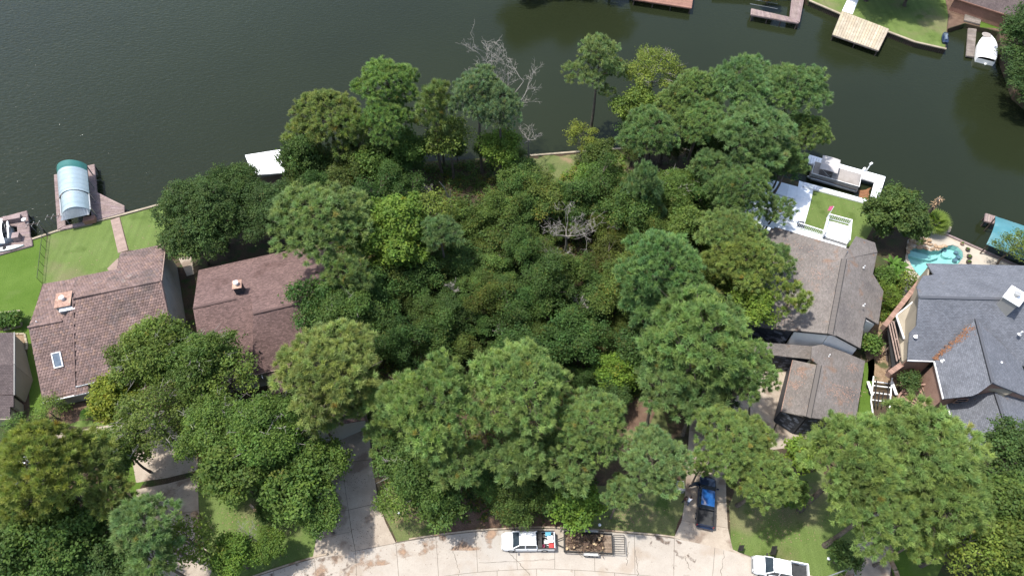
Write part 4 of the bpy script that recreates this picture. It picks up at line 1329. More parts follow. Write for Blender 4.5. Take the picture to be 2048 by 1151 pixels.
# ------------------------------------------------------------------ docks and boats
def deck(name, label, quads, m, width=.28, along=0, z=.25, th=.12, gap=.018, cat='dock', fascia=None, group=None, legs=True):
    """quads: list of 4 photo points at height z; boards run from side 01 to side 32 (along=0)"""
    t = thing(name, label, cat, G(*quads[0][0], z), group)
    for qd in quads:
        P = [G(x, y, z) for x, y in qd]
        if along: P = P[1:] + P[:1]
        L = ((P[1] - P[0]).length + (P[2] - P[3]).length) / 2
        n = max(1, int(L / width))
        g = gap / width
        for i in range(n):
            a = P[0].lerp(P[1], (i + g) / n); b = P[0].lerp(P[1], (i + 1 - g) / n)
            c = P[3].lerp(P[2], (i + 1 - g) / n); d = P[3].lerp(P[2], (i + g) / n)
            s = MB(); k = rnd.uniform(.86, 1.12); s.tint = (k, k * rnd.uniform(.97, 1.02), k * rnd.uniform(.93, 1.02))
            dz = Vector((0, 0, rnd.uniform(-.008, .008)))
            s.slab([a + dz, b + dz, c + dz, d + dz], .05); s.build('deck_board', M[m], t)
        f = MB()
        for a, b in zip(P, P[1:] + P[:1]):
            f.bar(a - Vector((0, 0, .18)), b - Vector((0, 0, .18)), .1, .22)
        f.build('rim_joist', M[fascia or m], t)
        if legs:
            for a, b in zip(P, P[1:] + P[:1]):
                n2 = max(1, int((b - a).length / 3))
                for i in range(n2):
                    p = a.lerp(b, i / n2); ce = sum(P, Vector((0, 0, 0))) / 4
                    p = p + (ce - p).normalized() * .25
                    MB().tube([(p.x, p.y, -3), (p.x, p.y, z - .3)], .12, 8).build('piling', M['piling'], t)
    return t


deck('dock', 'new pale tan plank dock jutting from the far lawn', [[(1684, 22), (1778, 58), (1757, 101), (1665, 69)]], 'tanplank', .5, z=.35, fascia='greyplank')
deck('dock', 'red brown plank dock cut by the top edge', [[(1262, -22), (1388, -20), (1383, 16), (1266, -2)]], 'redplank', .35, along=1, z=.4)
dm = deck('dock', 'L shaped weathered mauve dock wrapping a boat slip', [[(1503, 17), (1588, 36), (1597, 46), (1502, 29)], [(1586, -20), (1612, -24), (1599, 44), (1580, 33)],
                                                                    [(1430, -30), (1586, -22), (1586, -12), (1430, -20)]], 'purpledeck', .3, z=.45)
sl_ = MB()
for y in (0, 10): sl_.bar(G(1500, 8 - y, .6), G(1555, 18 - y, .6), .09)
sl_.build('slip_rail', M['steel'], dm)
deck('floating_dock', 'narrow grey plank pier beside the white covered boat', [[(1937, 56), (1953, 58), (1948, 113), (1933, 111)]], 'greyplank', .35, along=1, z=-.45, legs=False)
deck('wooden_steps', 'weathered grey plank landing above the slip', [[(1933, 16), (1966, 24), (1960, 48), (1929, 40)]], 'greyplank', .35, along=1, z=.35, cat='landing', legs=False)
deck('dock', 'white edged dock and slab on the shore left of the pontoon boat', [[(1406, 303), (1452, 315), (1448, 323), (1404, 312)], [(1404, 312), (1415, 315), (1410, 345), (1400, 343)]], 'whitedeck', .4, z=.3)
wd = deck('boat_slip', 'white U shaped dock around the covered pontoon boat', [[(1619, 309), (1685, 329), (1681, 344), (1615, 325)], [(1685, 329), (1771, 353), (1760, 366), (1681, 344)],
                                                                         [(1750, 363), (1771, 353), (1757, 397), (1741, 396)]], 'whitedeck', .4, z=.35, fascia='white')
deck('dock', 'white walkway between the square lawn and the pontoon boat', [[(1609, 364), (1738, 400), (1733, 406), (1606, 372)]], 'whitedeck', .4, z=.3, fascia='white')
paving('patio', 'pale blue white patio beside the square lawn', [[(1490 + 22 * i, 345 + 6 * i + 26 * j), (1512 + 22 * i, 351 + 6 * i + 26 * j), (1509 + 21 * i, 377 + 6 * i + 26 * j), (1488 + 21 * i, 371 + 6 * i + 26 * j)] for i in range(5) for j in range(4)], 'whitedeck', z0=.02, z1=.06)
paving('patio', 'white edging walk down the left side of the square lawn', [[(1598, 362), (1628, 372), (1622, 400), (1592, 392)], [(1592, 392), (1622, 400), (1614, 430), (1585, 422)], [(1585, 422), (1614, 430), (1606, 458), (1580, 452)]], 'whitedeck', z0=.03, z1=.10)
d_ = deck('boathouse_dock', 'pinkish plank dock with an angled wing under the round roofed boathouse', [
    [(108, 349), (119, 347), (130, 450), (115, 459)], [(175, 331), (188, 328), (193, 384), (181, 388)],
    [(181, 388), (193, 384), (196, 438), (183, 441)], [(193, 384), (221, 398), (221, 432), (196, 438)], [(221, 398), (248, 411), (248, 424), (221, 432)],
    [(127, 452), (182, 440), (183, 446), (120, 459)]], 'purpledeck', .28, z=.3, along=1)
deck('dock', 'mauve plank dock around the white boat at the left edge', [[(-30, 443), (53, 421), (57, 448), (36, 452)], [(34, 450), (57, 446), (60, 478), (36, 480)], [(-30, 500), (62, 474), (64, 490), (-30, 516)]], 'purpledeck', .26, z=.3, along=1)

# round roofed boathouse
bh = thing('boathouse', 'boathouse with a two part round metal roof and green end', 'boathouse', G(147, 385, 0))
EZ = 2.3
A0, A1 = G(115, 336, EZ), G(123, 432, EZ)
B0, B1 = G(173, 330, EZ), G(181, 419, EZ)


def barrel(a, b, c, d, rise, m, name, n=12, th=.05, z=0.):
    """arched panel spanning a-b (one end) to c-d (other end)"""
    rows = []
    for k in range(n + 1):
        t = k / n
        x = t; h = rise * (1 - (2 * t - 1) ** 2) ** .75
        rows.append([a.lerp(b, x) + Vector((0, 0, h + z)), c.lerp(d, x) + Vector((0, 0, h + z))])
    s = MB()
    s.grid(rows)
    s.grid([[p - Vector((0, 0, th)) for p in r][::-1] for r in rows])
    return s.build(name, m, bh, smooth=True)


segs = 20
for i in range(segs):
    t0, t1 = i / segs, (i + 1) / segs
    up_part = i < 13
    m = M['greenm'] if i < 3 else M['metalw']
    zz = (.12 if up_part else -.02) + (.02 if i % 2 else 0)
    grow = .02 if up_part else -.02
    a, b = A0.lerp(A1, t0), B0.lerp(B1, t0); c, d = A0.lerp(A1, t1 + .01), B0.lerp(B1, t1 + .01)
    e = (b - a) * grow; f = (d - c) * grow
    o_ = barrel(a - e, b + e, c - f, d + f, 1.35, m, 'roof_panel', z=zz)
s = MB()
n = 12
pts = []
for k in range(n + 1):
    t = k / n; h = 1.33 * (1 - (2 * t - 1) ** 2) ** .75
    pts.append(A1.lerp(B1, t) + Vector((0, 0, h - .04)))
low = [A1 + Vector((.1, -.75, -.15)), B1 + Vector((0, -.75, -.15))]
rows = [[p, (low[0].lerp(low[1], k / n))] for k, p in enumerate(pts)]
s.grid(rows); s.grid([[p - Vector((0, .04, .03)) for p in r][::-1] for r in rows])
s.build('end_panel', M['steel'], bh)
for k in range(4):
    for q0, q1 in ((A0, A1), (B0, B1)):
        p = q0.lerp(q1, .02 + k * .31)
        MB().tube([(p.x, p.y, -2.5), (p.x, p.y, EZ + .1)], .09, 8).build('post', M['steel'], bh)
for q0, q1 in ((A0, A1), (B0, B1)):
    MB().bar(q0, q1, .14, .2).build('eave_beam', M['steel'], bh)


def box_thing(name, label, cat, px, py, size, rz, m, z=.3, group=None, lid=True):
    p = G(px, py, z + size[2] / 2)
    t = thing(name, label, cat, (p.x, p.y, z), group)
    MB().box((p.x, p.y, z + size[2] / 2), size, rz).build('box_body', M[m], t)
    MB().box((p.x, p.y, z + size[2] + .032), (size[0] + .08, size[1] + .08, .06), rz).build('lid', M[m], t)
    return t


box_thing('dock_box', 'terracotta deck box at the foot of the boathouse', 'deck box', 180, 440, (1.6, .9, .7), .25, 'redplank')
box_thing('dock_box', 'square mauve deck box next to the white kayak', 'deck box', 34, 474, (.9, 1.0, .9), .25, 'purpledeck')
box_thing('dock_box', 'long mauve deck box on the water side of the left dock', 'deck box', 26, 438, (2.4, .8, .8), .25, 'purpledeck')
c = G(51, 443, .4)
t = thing('swivel_chair', 'small white pedestal seat at the dock corner', 'seat', (c.x, c.y, .3))
MB().lathe([(.06, 0), (.06, .5)], (c.x, c.y, .3), 8).build('pedestal', M['steel'], t)
MB().lathe([(.1, 0), (.32, .04), (.34, .14), (.2, .2)], (c.x, c.y, .8), 12).build('seat', M['white'], t)
for label, x, y in (('pale H shaped kayak rack standing in the water by the left dock', 67, 451), ('second kayak rack close to the boathouse dock', 106, 436)):
    c = G(x, y, .2)
    t = thing('kayak_rack', label, 'kayak rack', (c.x, c.y, WZ), 'kayak racks in the water')
    for i in range(3):
        q = c + Vector((-.8 + .8 * i, -.1 + .18 * i, 0))
        MB().tube([(q.x, q.y - .45, -2), (q.x, q.y - .45, .5), (q.x, q.y + .45, .5), (q.x, q.y + .45, -2)], .035, 6).build('upright', M['flash'], t)
    MB().bar(c + Vector((-.9, -.1, .25)), c + Vector((.9, .28, .25)), .08).build('crossbar', M['piling'], t)

# kayak
c = G(10, 497, .5); ang = .26
def hull(c, L, Wd, H, ang, sections=14, bow=2.0, stern=.75, flat=.6):
    rows = []
    ca, sa = math.cos(ang), math.sin(ang)
    for i in range(sections + 1):
        t = i / sections
        x = (t - .5) * L
        w = Wd / 2 * min(1, (1 - t ** bow) ** .8 + .001) * (stern + (1 - stern) * min(1, t * 4)) if stern < 1 else Wd / 2 * (1 - t ** bow) ** .8 + .001
        r = []
        for k in range(9):
            a = math.pi * k / 8
            yy = -math.cos(a) * w; zz = -math.sin(a) ** flat * H * (1 - .35 * t ** 3)
            r.append(Vector((c[0] + x * ca - yy * sa, c[1] + x * sa + yy * ca, c[2] + zz + .12 * t ** 3)))
        rows.append(r)
    return rows
t = thing('kayak', 'long white kayak lying on the mauve dock', 'kayak', (c.x, c.y, .3))
s = MB(); rr = []
ca, sa = math.cos(ang), math.sin(ang)
for i in range(17):
    q = -1 + 2 * i / 16; w = .42 * (1 - abs(q) ** 2.2) + .01
    rr.append([Vector((c.x + q * 2.6 * ca - math.cos(a) * w * -sa * -1, c.y + q * 2.6 * sa + math.cos(a) * w * ca, c.z + math.sin(a) * .17)) for a in [2 * math.pi * k / 12 for k in range(12)]])
s.grid(rr, close=True); s.build('kayak_hull', M['white'], t, smooth=True)
s = MB(); s.lathe([(.28, 0), (.30, .03), (.24, .04)], (c.x, c.y, c.z + .155), 14); s.build('cockpit', M['dark'], t)

# white boat at the left edge
def boat(name, label, c, L, Wd, ang, deckm='white', group=None):
    t = thing(name, label, 'boat', (c[0], c[1], WZ), group)
    rows = hull(c, L, Wd, .8, ang)
    MB().grid(rows).build('hull', M['white'], t, smooth=True)
    g = MB()
    g.add([r[0] for r in rows] + [r[-1] for r in rows][::-1], [tuple(range(2 * len(rows)))])
    g.build('boat_deck', M[deckm], t)
    return t, rows
tb = thing('speedboat', 'white motorboat under a curved cover at the left edge', 'boat', G(-10, 462, WZ))
out_ = [(-70, 446), (-10, 436), (8, 438), (17, 445), (20, 456), (19, 468), (14, 478), (0, 485), (-70, 503)]
MB().prism([tuple(G(x, y, .5).to_2d()) for x, y in out_], -1.1, .55).build('hull', M['white'], tb)
MB().prism([tuple(G(x, y, .6).to_2d()) for x, y in ((-60, 450), (-8, 440), (7, 442), (14, 449), (16, 458), (15, 468), (10, 474), (-60, 490))], .551, .60).build('cockpit_floor', M['dark'], tb)
MB().bar(G(9, 446, .9), G(12, 474, .9), .06, .5).build('windscreen', M['glass'], tb)
MB().box(G(14, 460, .75), (.9, 1.0, .25), .2).build('bow_seat', M['tarp'], tb)
MB().tube([G(15, 443, 1.2), G(17, 476, 1.2)], .13, 8).build('rail', M['white'], tb)
rows = []
for i in range(9):
    t_ = i / 8
    a = G(-40 + 45 * t_, 436 + 6 * t_ * t_, 1.6 - .3 * t_); b = G(-40 + 50 * t_, 488 + -2 * t_, 1.6 - .3 * t_)
    rows.append([a.lerp(b, k / 8) + Vector((0, 0, .5 * math.sin(math.pi * k / 8))) for k in range(9)])
MB().grid(rows).build('cover', M['whitecanvas'], tb, smooth=True)

# covered boat in the far slip
c = G(1975, 95, -.1)
t = thing('covered_boat', 'boat shrink wrapped in a white cover beside the narrow pier', 'boat', (c.x, c.y, WZ))
L, Wd = 8.4, 3.4; _d = G(1977, 62, 0) - G(1971, 126, 0); ang = math.atan2(_d.y, _d.x)
ca, sa = math.cos(ang), math.sin(ang)
rows = []
for i in range(19):
    q = i / 18; x = (q - .5) * L
    w = Wd / 2 * (1 - max(0, (q - .45) / .55) ** 2.4) ** .75 + .02
    w *= .9 + .1 * min(1, q * 6)
    r = []
    for k in range(15):
        a = math.pi * k / 14
        yy = math.cos(a) * w
        bump_ = .55 * math.exp(-((q - .48) / .16) ** 2) * math.sin(a) ** 1.5 * (1 if k < 9 else .7)
        zz = math.sin(a) ** .45 * .45 + bump_ - .25 * math.exp(-((q - .28) / .08) ** 2) * math.sin(a)
        if 0 < i < 18: zz += .03 * math.sin(i * 2.1 + k * 1.7)
        r.append(Vector((c.x + x * ca - yy * sa, c.y + x * sa + yy * ca, c.z + zz)))
    rows.append(r)
MB().grid(rows).build('cover', M['whitecanvas'], t, smooth=True)
lowr = [[r[0], r[0] - Vector((0, 0, .9)), r[-1] - Vector((0, 0, .9)), r[-1]] for r in rows]
s = MB(); s.grid([[r[0], r[0] - Vector((0, 0, .9))] for r in rows]); s.grid([[r[-1] - Vector((0, 0, .9)), r[-1]] for r in rows])
s.add([rows[0][0], rows[0][-1], rows[0][-1] - Vector((0, 0, .9)), rows[0][0] - Vector((0, 0, .9))], [(0, 1, 2, 3)])
s.build('hull', M['white'], t)
p = G(1975, 67, .75); MB().lathe([(.85, 0), (.7, .05), (.5, .02)], (p.x, p.y, p.z - .28), 14).build('bow_opening', M['tarp'], t)
p = G(1971, 128, -.8); MB().lathe([(.16, 0), (.2, .2), (.05, .35)], (p.x, p.y, WZ), 10).build('motor_tip', M['white'], t)

# jet ski on the lawn corner
c = G(1890, 76, .3)
t = thing('jet_ski', 'navy and pale blue jet ski on the lawn corner by the slip', 'jet ski', (c.x, c.y, 0))
def loft(c, L, prof, ang, m, name, t, sm=True, z=0):
    ca, sa = math.cos(ang), math.sin(ang); rows = []
    for q, w, h in prof:
        x = (q - .5) * L
        rows.append([Vector((c[0] + x * ca - math.cos(a) * w * sa, c[1] + x * sa + math.cos(a) * w * ca, c[2] + z + max(0, math.sin(a)) ** .6 * h + min(0, math.sin(a)) * .3)) for a in [2 * math.pi * k / 14 for k in range(14)]])
    s = MB().grid(rows, close=True)
    s.add(rows[0], [tuple(range(13, -1, -1))]); s.add(rows[-1], [tuple(range(14))])
    return s.build(name, M[m], t, smooth=sm)
_d = G(1890, 60) - G(1892, 92); A_ = math.atan2(_d.y, _d.x)
loft(c, 3.4, [(0, .45, .2), (.1, .62, .3), (.5, .66, .42), (.8, .5, .45), (.95, .25, .35), (1, .04, .2)], A_, 'carblack', 'hull', t)
loft(c, 2.3, [(0, .2, .2), (.1, .26, .3), (.45, .24, .34), (.55, .36, .5), (.8, .34, .45), (1, .08, .2)], A_, 'skyglass', 'seat', t, z=.33)
MB().bar(c + Vector((-.45, .25, .95)), c + Vector((.45, .25, .95)), .08).build('handlebar', M['blackm'], t)

# pontoon boat under canvas
pb = thing('pontoon_boat', 'pontoon boat with taupe bimini and canvas cover in the white slip', 'pontoon boat', G(1665, 350, WZ))
BA, BB = G(1618, 352, .1), G(1716, 380, .1)        # near side, bow left
dB = (BB - BA).normalized(); nB = Vector((-dB.y, dB.x, 0)); Lb = (BB - BA).length; Wb = 3.0
def bp_(x, y, z): return BA + dB * x + nB * y + Vector((0, 0, z - BA.z))
for y in (.35, Wb - .35):
    MB().tube([bp_(-.2, y, -.35), bp_(.5, y, -.45), bp_(Lb - .2, y, -.45), bp_(Lb, y, -.45)], [.1, .38, .38, .3], 12).build('pontoon', M['steel'], pb, smooth=True)
q = MB(); q.slab([bp_(0, 0, .12), bp_(Lb, 0, .12), bp_(Lb, Wb, .12), bp_(0, Wb, .12)], .12); q.build('boat_deck', M['greyplank'], pb)
for a, b in (((.2, .04), (Lb - .1, .04)), ((Lb - .1, .04), (Lb - .1, Wb - .04)), ((Lb - .1, Wb - .04), (.2, Wb - .04)), ((.2, Wb - .04), (.2, .04))):
    MB().bar(bp_(*a, .45), bp_(*b, .45), .05, .60).build('side_panel', M['flash'], pb)
    MB().bar(bp_(*a, .80), bp_(*b, .80), .09, .07).build('rail', M['white'], pb)
rows = []
for i in range(13):
    x = Lb * .42 + Lb * .55 * i / 12
    e = min(1, (12 - i) / 1.5 + .0) ; e0_ = .25 + .75 * min(1, i / 2)
    rows.append([bp_(x, .08 + (Wb - .16) * k / 10, .86 + .38 * math.sin(math.pi * k / 10) ** .5 * (.35 + .65 * e) * e0_ + .03 * math.sin(i * 1.3 + k * 2)) for k in range(11)])
MB().grid(rows).build('canvas_cover', M['tarp'], pb, smooth=True)
rows = []
for i in range(9):
    x = .12 * Lb + Lb * .36 * i / 8
    rows.append([bp_(x, -.15 + (Wb + .3) * k / 8, 2.35 + .28 * math.sin(math.pi * k / 8) - .10 * ((i - 4) / 4) ** 2) for k in range(9)])
s = MB().grid(rows); s.grid([[p - Vector((0, 0, .04)) for p in r][::-1] for r in rows])
s.build('bimini_top', M['bimini'], pb, smooth=True)
for y in (0.02, Wb - .02):
    for x0_, x1_ in ((.14, .40), (.46, .30)):
        MB().tube([bp_(Lb * x0_, y, 2.35), bp_(Lb * x1_, y, .85)], .035, 6).build('bimini_pole', M['steel'], pb)
rows = [[bp_(.3 + .9 * i / 4, .1 + (Wb - .2) * k / 6, .84 + .15 * math.sin(math.pi * k / 6)) for k in range(7)] for i in range(5)]
MB().grid(rows).build('canvas_cover', M['tarp'], pb, smooth=True)
# piles with white caps, davit
for x, y in ((1729, 341), (1760, 351), (1735, 336)):
    pass
c = G(1733, 341, .35)
t = thing('dock_winch', 'white boat lift motor post on the outer dock', 'boat lift', (c.x, c.y, .35))
MB().tube([c, c + Vector((.15, .1, 1.3))], .09, 8).build('post', M['white'], t)
MB().box(c + Vector((.2, .15, 1.38)), (.5, .3, .25), .6).build('motor_housing', M['white'], t)
MB().box(c + Vector((-.45, .05, .25)), (.35, .35, .5), .3).build('control_box', M['white'], t)
sheet('weed_bed', wobble(gp([(1722, 372), (1748, 366), (1742, 390), (1718, 398)]), .5, .25, 4), WZ + .02, M['gasket'], kind='stuff')

# teal roofed boathouse at the right edge
tbh = thing('boathouse', 'boathouse with a teal curved metal roof cut by the right edge', 'boathouse', G(2030, 470, 0))
ta, tb_, tc_, td = G(1990, 432, 2.4), G(2120, 475, 2.4), G(1973, 488, 2.2), G(2100, 540, 2.2)
seg = 10
for i in range(seg):
    rows = []
    for k in range(9):
        u0 = k / 8
        p = ta.lerp(tc_, u0); q = tb_.lerp(td, u0)
        h = .9 * math.sin(math.pi * u0) ** .9
        rows.append([p.lerp(q, i / seg) + Vector((0, 0, h + .015 * (i % 2))), p.lerp(q, (i + 1.03) / seg) + Vector((0, 0, h + .015 * (i % 2)))])
    s = MB().grid(rows); s.grid([[p - Vector((0, 0, .05)) for p in r][::-1] for r in rows])
    s.build('roof_panel', M['tealm'], tbh, smooth=True)
for p in (ta, tc_):
    MB().tube([(p.x + .3, p.y, -2.5), (p.x + .3, p.y, 2.3)], .1, 8).build('post', M['piling'], tbh)
deck('dock', 'short plank dock at the end of the teal roofed boathouse', [[(1972, 426), (1992, 432), (1988, 446), (1970, 441)]], 'purpledeck', .3, z=.4)

# white roofed slip cover behind the big oak
wr = thing('boat_shelter', 'flat white roofed boat shelter showing beside the dark oak', 'boat shelter', G(540, 320, 0))
roof(wr, [(490, 310, 2.7), (560, 299, 2.7), (570, 345, 2.4), (505, 350)], 'white', name='roof')
for x, y in ((495, 312), (555, 302), (565, 340), (510, 345)):
    p = G(x, y, 2.3); MB().tube([(p.x, p.y, -2.5), (p.x, p.y, 2.35)], .12, 8).build('post', M['white'], wr)

# chain link fence on the left lawn
fa, fb = G(95, 468, 0), G(84, 566, 0)
cf = thing('fence', 'thin black wire fence dividing the two waterfront lawns', 'fence', fa)
n = 7
for i in range(n):
    p = fa.lerp(fb, i / (n - 1)); MB().tube([p, p + Vector((0, 0, 1.3))], .03, 6).build('post', M['blackm'], cf)
s = MB()
for k in range(7): s.bar(fa + Vector((0, 0, .15 + .19 * k)), fb + Vector((0, 0, .15 + .19 * k)), .009)
s.build('wire_mesh', M['blackm'], cf, kind='stuff')
MB().bar(fa + Vector((0, 0, 1.3)), fb + Vector((0, 0, 1.3)), .05).build('top_rail', M['blackm'], cf)
a, b = G(88, 460, 0), G(95, 471, 0)
MB().bar(a + Vector((0, 0, .8)), b + Vector((0, 0, .8)), .06, 1.2).build('fence_wing', M['blackm'], cf)

# flag on the white landing
c = G(1653, 437, DZ + 1.0)
t = thing('flag', 'small faded flag on a pole above the white landing', 'flag', c)
MB().tube([c, c + Vector((.5, .6, 1.9))], .03, 6).build('pole', M['white'], t)
rows = [[c + Vector((.35 - .09 * i + .05 * k, .42 + .03 * math.sin(i * 2) + .10 * k, 1.3 + .12 * k - .02 * i)) for k in range(5)] for i in range(7)]
MB().grid(rows).build('cloth', M['pink'], t)
box_thing('deck_box', 'dark grey box on the pale patio under the white railing', 'deck box', 1601, 449, (.9, .9, .4), -.2, 'blacksh', z=.1)

# planting beds with stone rings
def ring(name, label, pts, m='bulk', cat='garden edging', w=.25, h=.2, step=.55, group=None):
    P = [G(x, y, 0) for x, y in pts]
    t = thing(name, label, cat, P[0], group)
    for a, b in zip(P, P[1:]):
        L = (b - a).length; n = max(1, int(L / step))
        for i in range(n):
            s = MB(); s.tint = rnd.uniform(.8, 1.2)
            s.bar(a.lerp(b, (i + .06) / n) + Vector((0, 0, h / 2 - .01)), a.lerp(b, (i + .94) / n) + Vector((0, 0, h / 2 - .01)), w, h)
            s.build('edging_stone', M[m], t)
    return t
ring('garden_edging', 'white edged rectangular shrub bed on the far left lawn', [(-20, 628), (42, 622), (43, 652), (8, 661)])
ring('garden_edging', 'rounded pale edging enclosing dry leaves near the left gable', [(28, 668), (50, 668), (55, 690), (54, 700)])
patch('mulch_bed', [(-30, 630), (42, 624), (42, 651), (0, 662), (-30, 662)], 'soil', z=.03)
patch('mulch_bed', [(28, 669), (50, 669), (54, 692), (40, 700), (28, 690)], 'straw', z=.03)
ring('garden_edging', 'curved orange stone edging in the shaded bottom left lawn', [(500, 1008), (515, 1024), (532, 1033), (552, 1035), (572, 1030)], 'rock')
ring('garden_edging', 'low curved edging around the mulch by the driveway', [(225, 968), (243, 982), (249, 1000), (243, 1030), (238, 1055)], 'rock', w=.18)
ring('garden_edging', 'rocky edging right of the narrow grey driveway', [(1783, 1062), (1782, 1090), (1780, 1120), (1790, 1140), (1798, 1165)], 'rock', w=.4, h=.3)
ring('garden_edging', 'stone ring round the fan palm on the pool deck', [(1866, 455), (1874, 466), (1886, 469), (1897, 464), (1900, 454)], 'greyplank', w=.3, h=.25)

# small lights, signs, mailbox, utility boxes
def ball_light(px, py, label):
    p = G(px, py, .2)
    t = thing('utility_marker', label, 'utility marker', (p.x, p.y, 0))
    MB().lathe([(.05, 0), (.06, .3)], (p.x, p.y, 0), 8).build('stem', M['white'], t)
    MB().lathe([(.02, 0), (.16, .06), (.18, .16), (.12, .28), (.02, .32)], (p.x, p.y, .3), 10).build('cap', M['white'], t)
ball_light(798, 1025, 'white cap marker on the lawn right of the split driveway')
ball_light(1199, 1050, 'white cap marker by the kerb behind the log trailer')
ball_light(1656, 1117, 'white cap marker at the edge of the big pine shadow')
for (px, py, w_, label) in ((1481, 1096, .5, 'small grey angled sign on the lawn near the wide driveway'), (1546, 1101, .8, 'black framed yard sign on a post in the right lawn')):
    p = G(px, py, .6)
    t = thing('yard_sign', label, 'sign', (p.x, p.y, 0))
    for s_ in (-1, 1): MB().tube([(p.x + s_ * w_ * .35, p.y + s_ * .12, 0), (p.x + s_ * w_ * .35, p.y + s_ * .12, 1.0)], .03, 6).build('post', M['blackm'], t)
    R_ = Matrix.Rotation(1.1, 3, 'Z') @ Matrix.Rotation(.5, 3, 'X')
    MB().box((p.x, p.y, .85), (w_ * 1.3, .06, .75), rot=R_).build('board', M['blackm'], t)
    MB().box(Vector((p.x, p.y, .85)) + R_ @ Vector((0, -.036, 0)), (w_ * 1.0, .012, .5), rot=R_).build('panel', M['flash'], t)
p = G(1361, 973, .5)
t = thing('utility_box', 'pale grey green utility cabinet beside the wide driveway', 'utility box', (p.x, p.y, 0))
MB().box((p.x, p.y, .42), (.75, 1.1, .84)).build('box_body', M['flash'], t)
MB().box((p.x, p.y, .87), (.82, 1.18, .06)).build('lid', M['flash'], t)
p = G(445, 1144, .5)
t = thing('mailbox', 'dark mailbox with a white flag by the shaded driveway', 'mailbox', (p.x, p.y, 0))
MB().bar((p.x, p.y, 0), (p.x, p.y, 1.0), .1, up=(0, 1, 0)).build('post', M['piling'], t)
MB().box((p.x, p.y, 1.14), (.28, .55, .26)).build('box_body', M['blackm'], t)
MB().box((p.x + .16, p.y, 1.28), (.03, .16, .1)).build('mail_flag', M['white'], t)
# rocks at the driveway edge
for i, (x, y) in enumerate([(392, 1030), (394, 1042), (390, 1053), (395, 1064), (391, 1036), (397, 1048), (393, 1059), (388, 1028), (399, 1070), (396, 1078), (205, 905), (212, 910), (198, 900)]):
    c = G(x, y, .2); s = MB(); s.tint = rnd.uniform(.9, 1.25)
    s.add(*boulder((c.x, c.y, .16), rnd.uniform(.3, .5), 40 + i)); 
    tag(s.build('rock', M['rock']), 'tan rock in the border between the shaded driveway and the lawn' if i < 10 else 'small rock beside the round shrub on the left lawn', 'rock',
        'rocks along the shaded driveway' if i < 10 else 'rocks beside the round shrub')
# pool deck pots
for i, (x, y, r_, lab) in enumerate([(1935, 499, .35, 'brown pot nearest the pool rim'), (1938, 513, .4, 'dark round pot midway along the round pool end'), (1937, 524, .4, 'dark planter by the grey roof edge'), (1924, 487, .3, 'terracotta block north of the round pool end'), (1836, 467, .25, 'small dark pot near the magnolia shade')]):
    c = G(x, y, .2)
    t = thing('planter_pot', lab + ' on the cream deck', 'planter', (c.x, c.y, 0.02))
    MB().lathe([(r_ * .6, 0), (r_ * .95, .3), (r_, .36), (r_ * .85, .37), (r_ * .8, .30)], (c.x, c.y, .013), 12).build('pot', M['piling' if i != 3 else 'rust'], t)
    MB().add(*boulder((c.x, c.y, .42), r_ * .8, 70 + i, .6)).build('plant', M['leaf'], t)


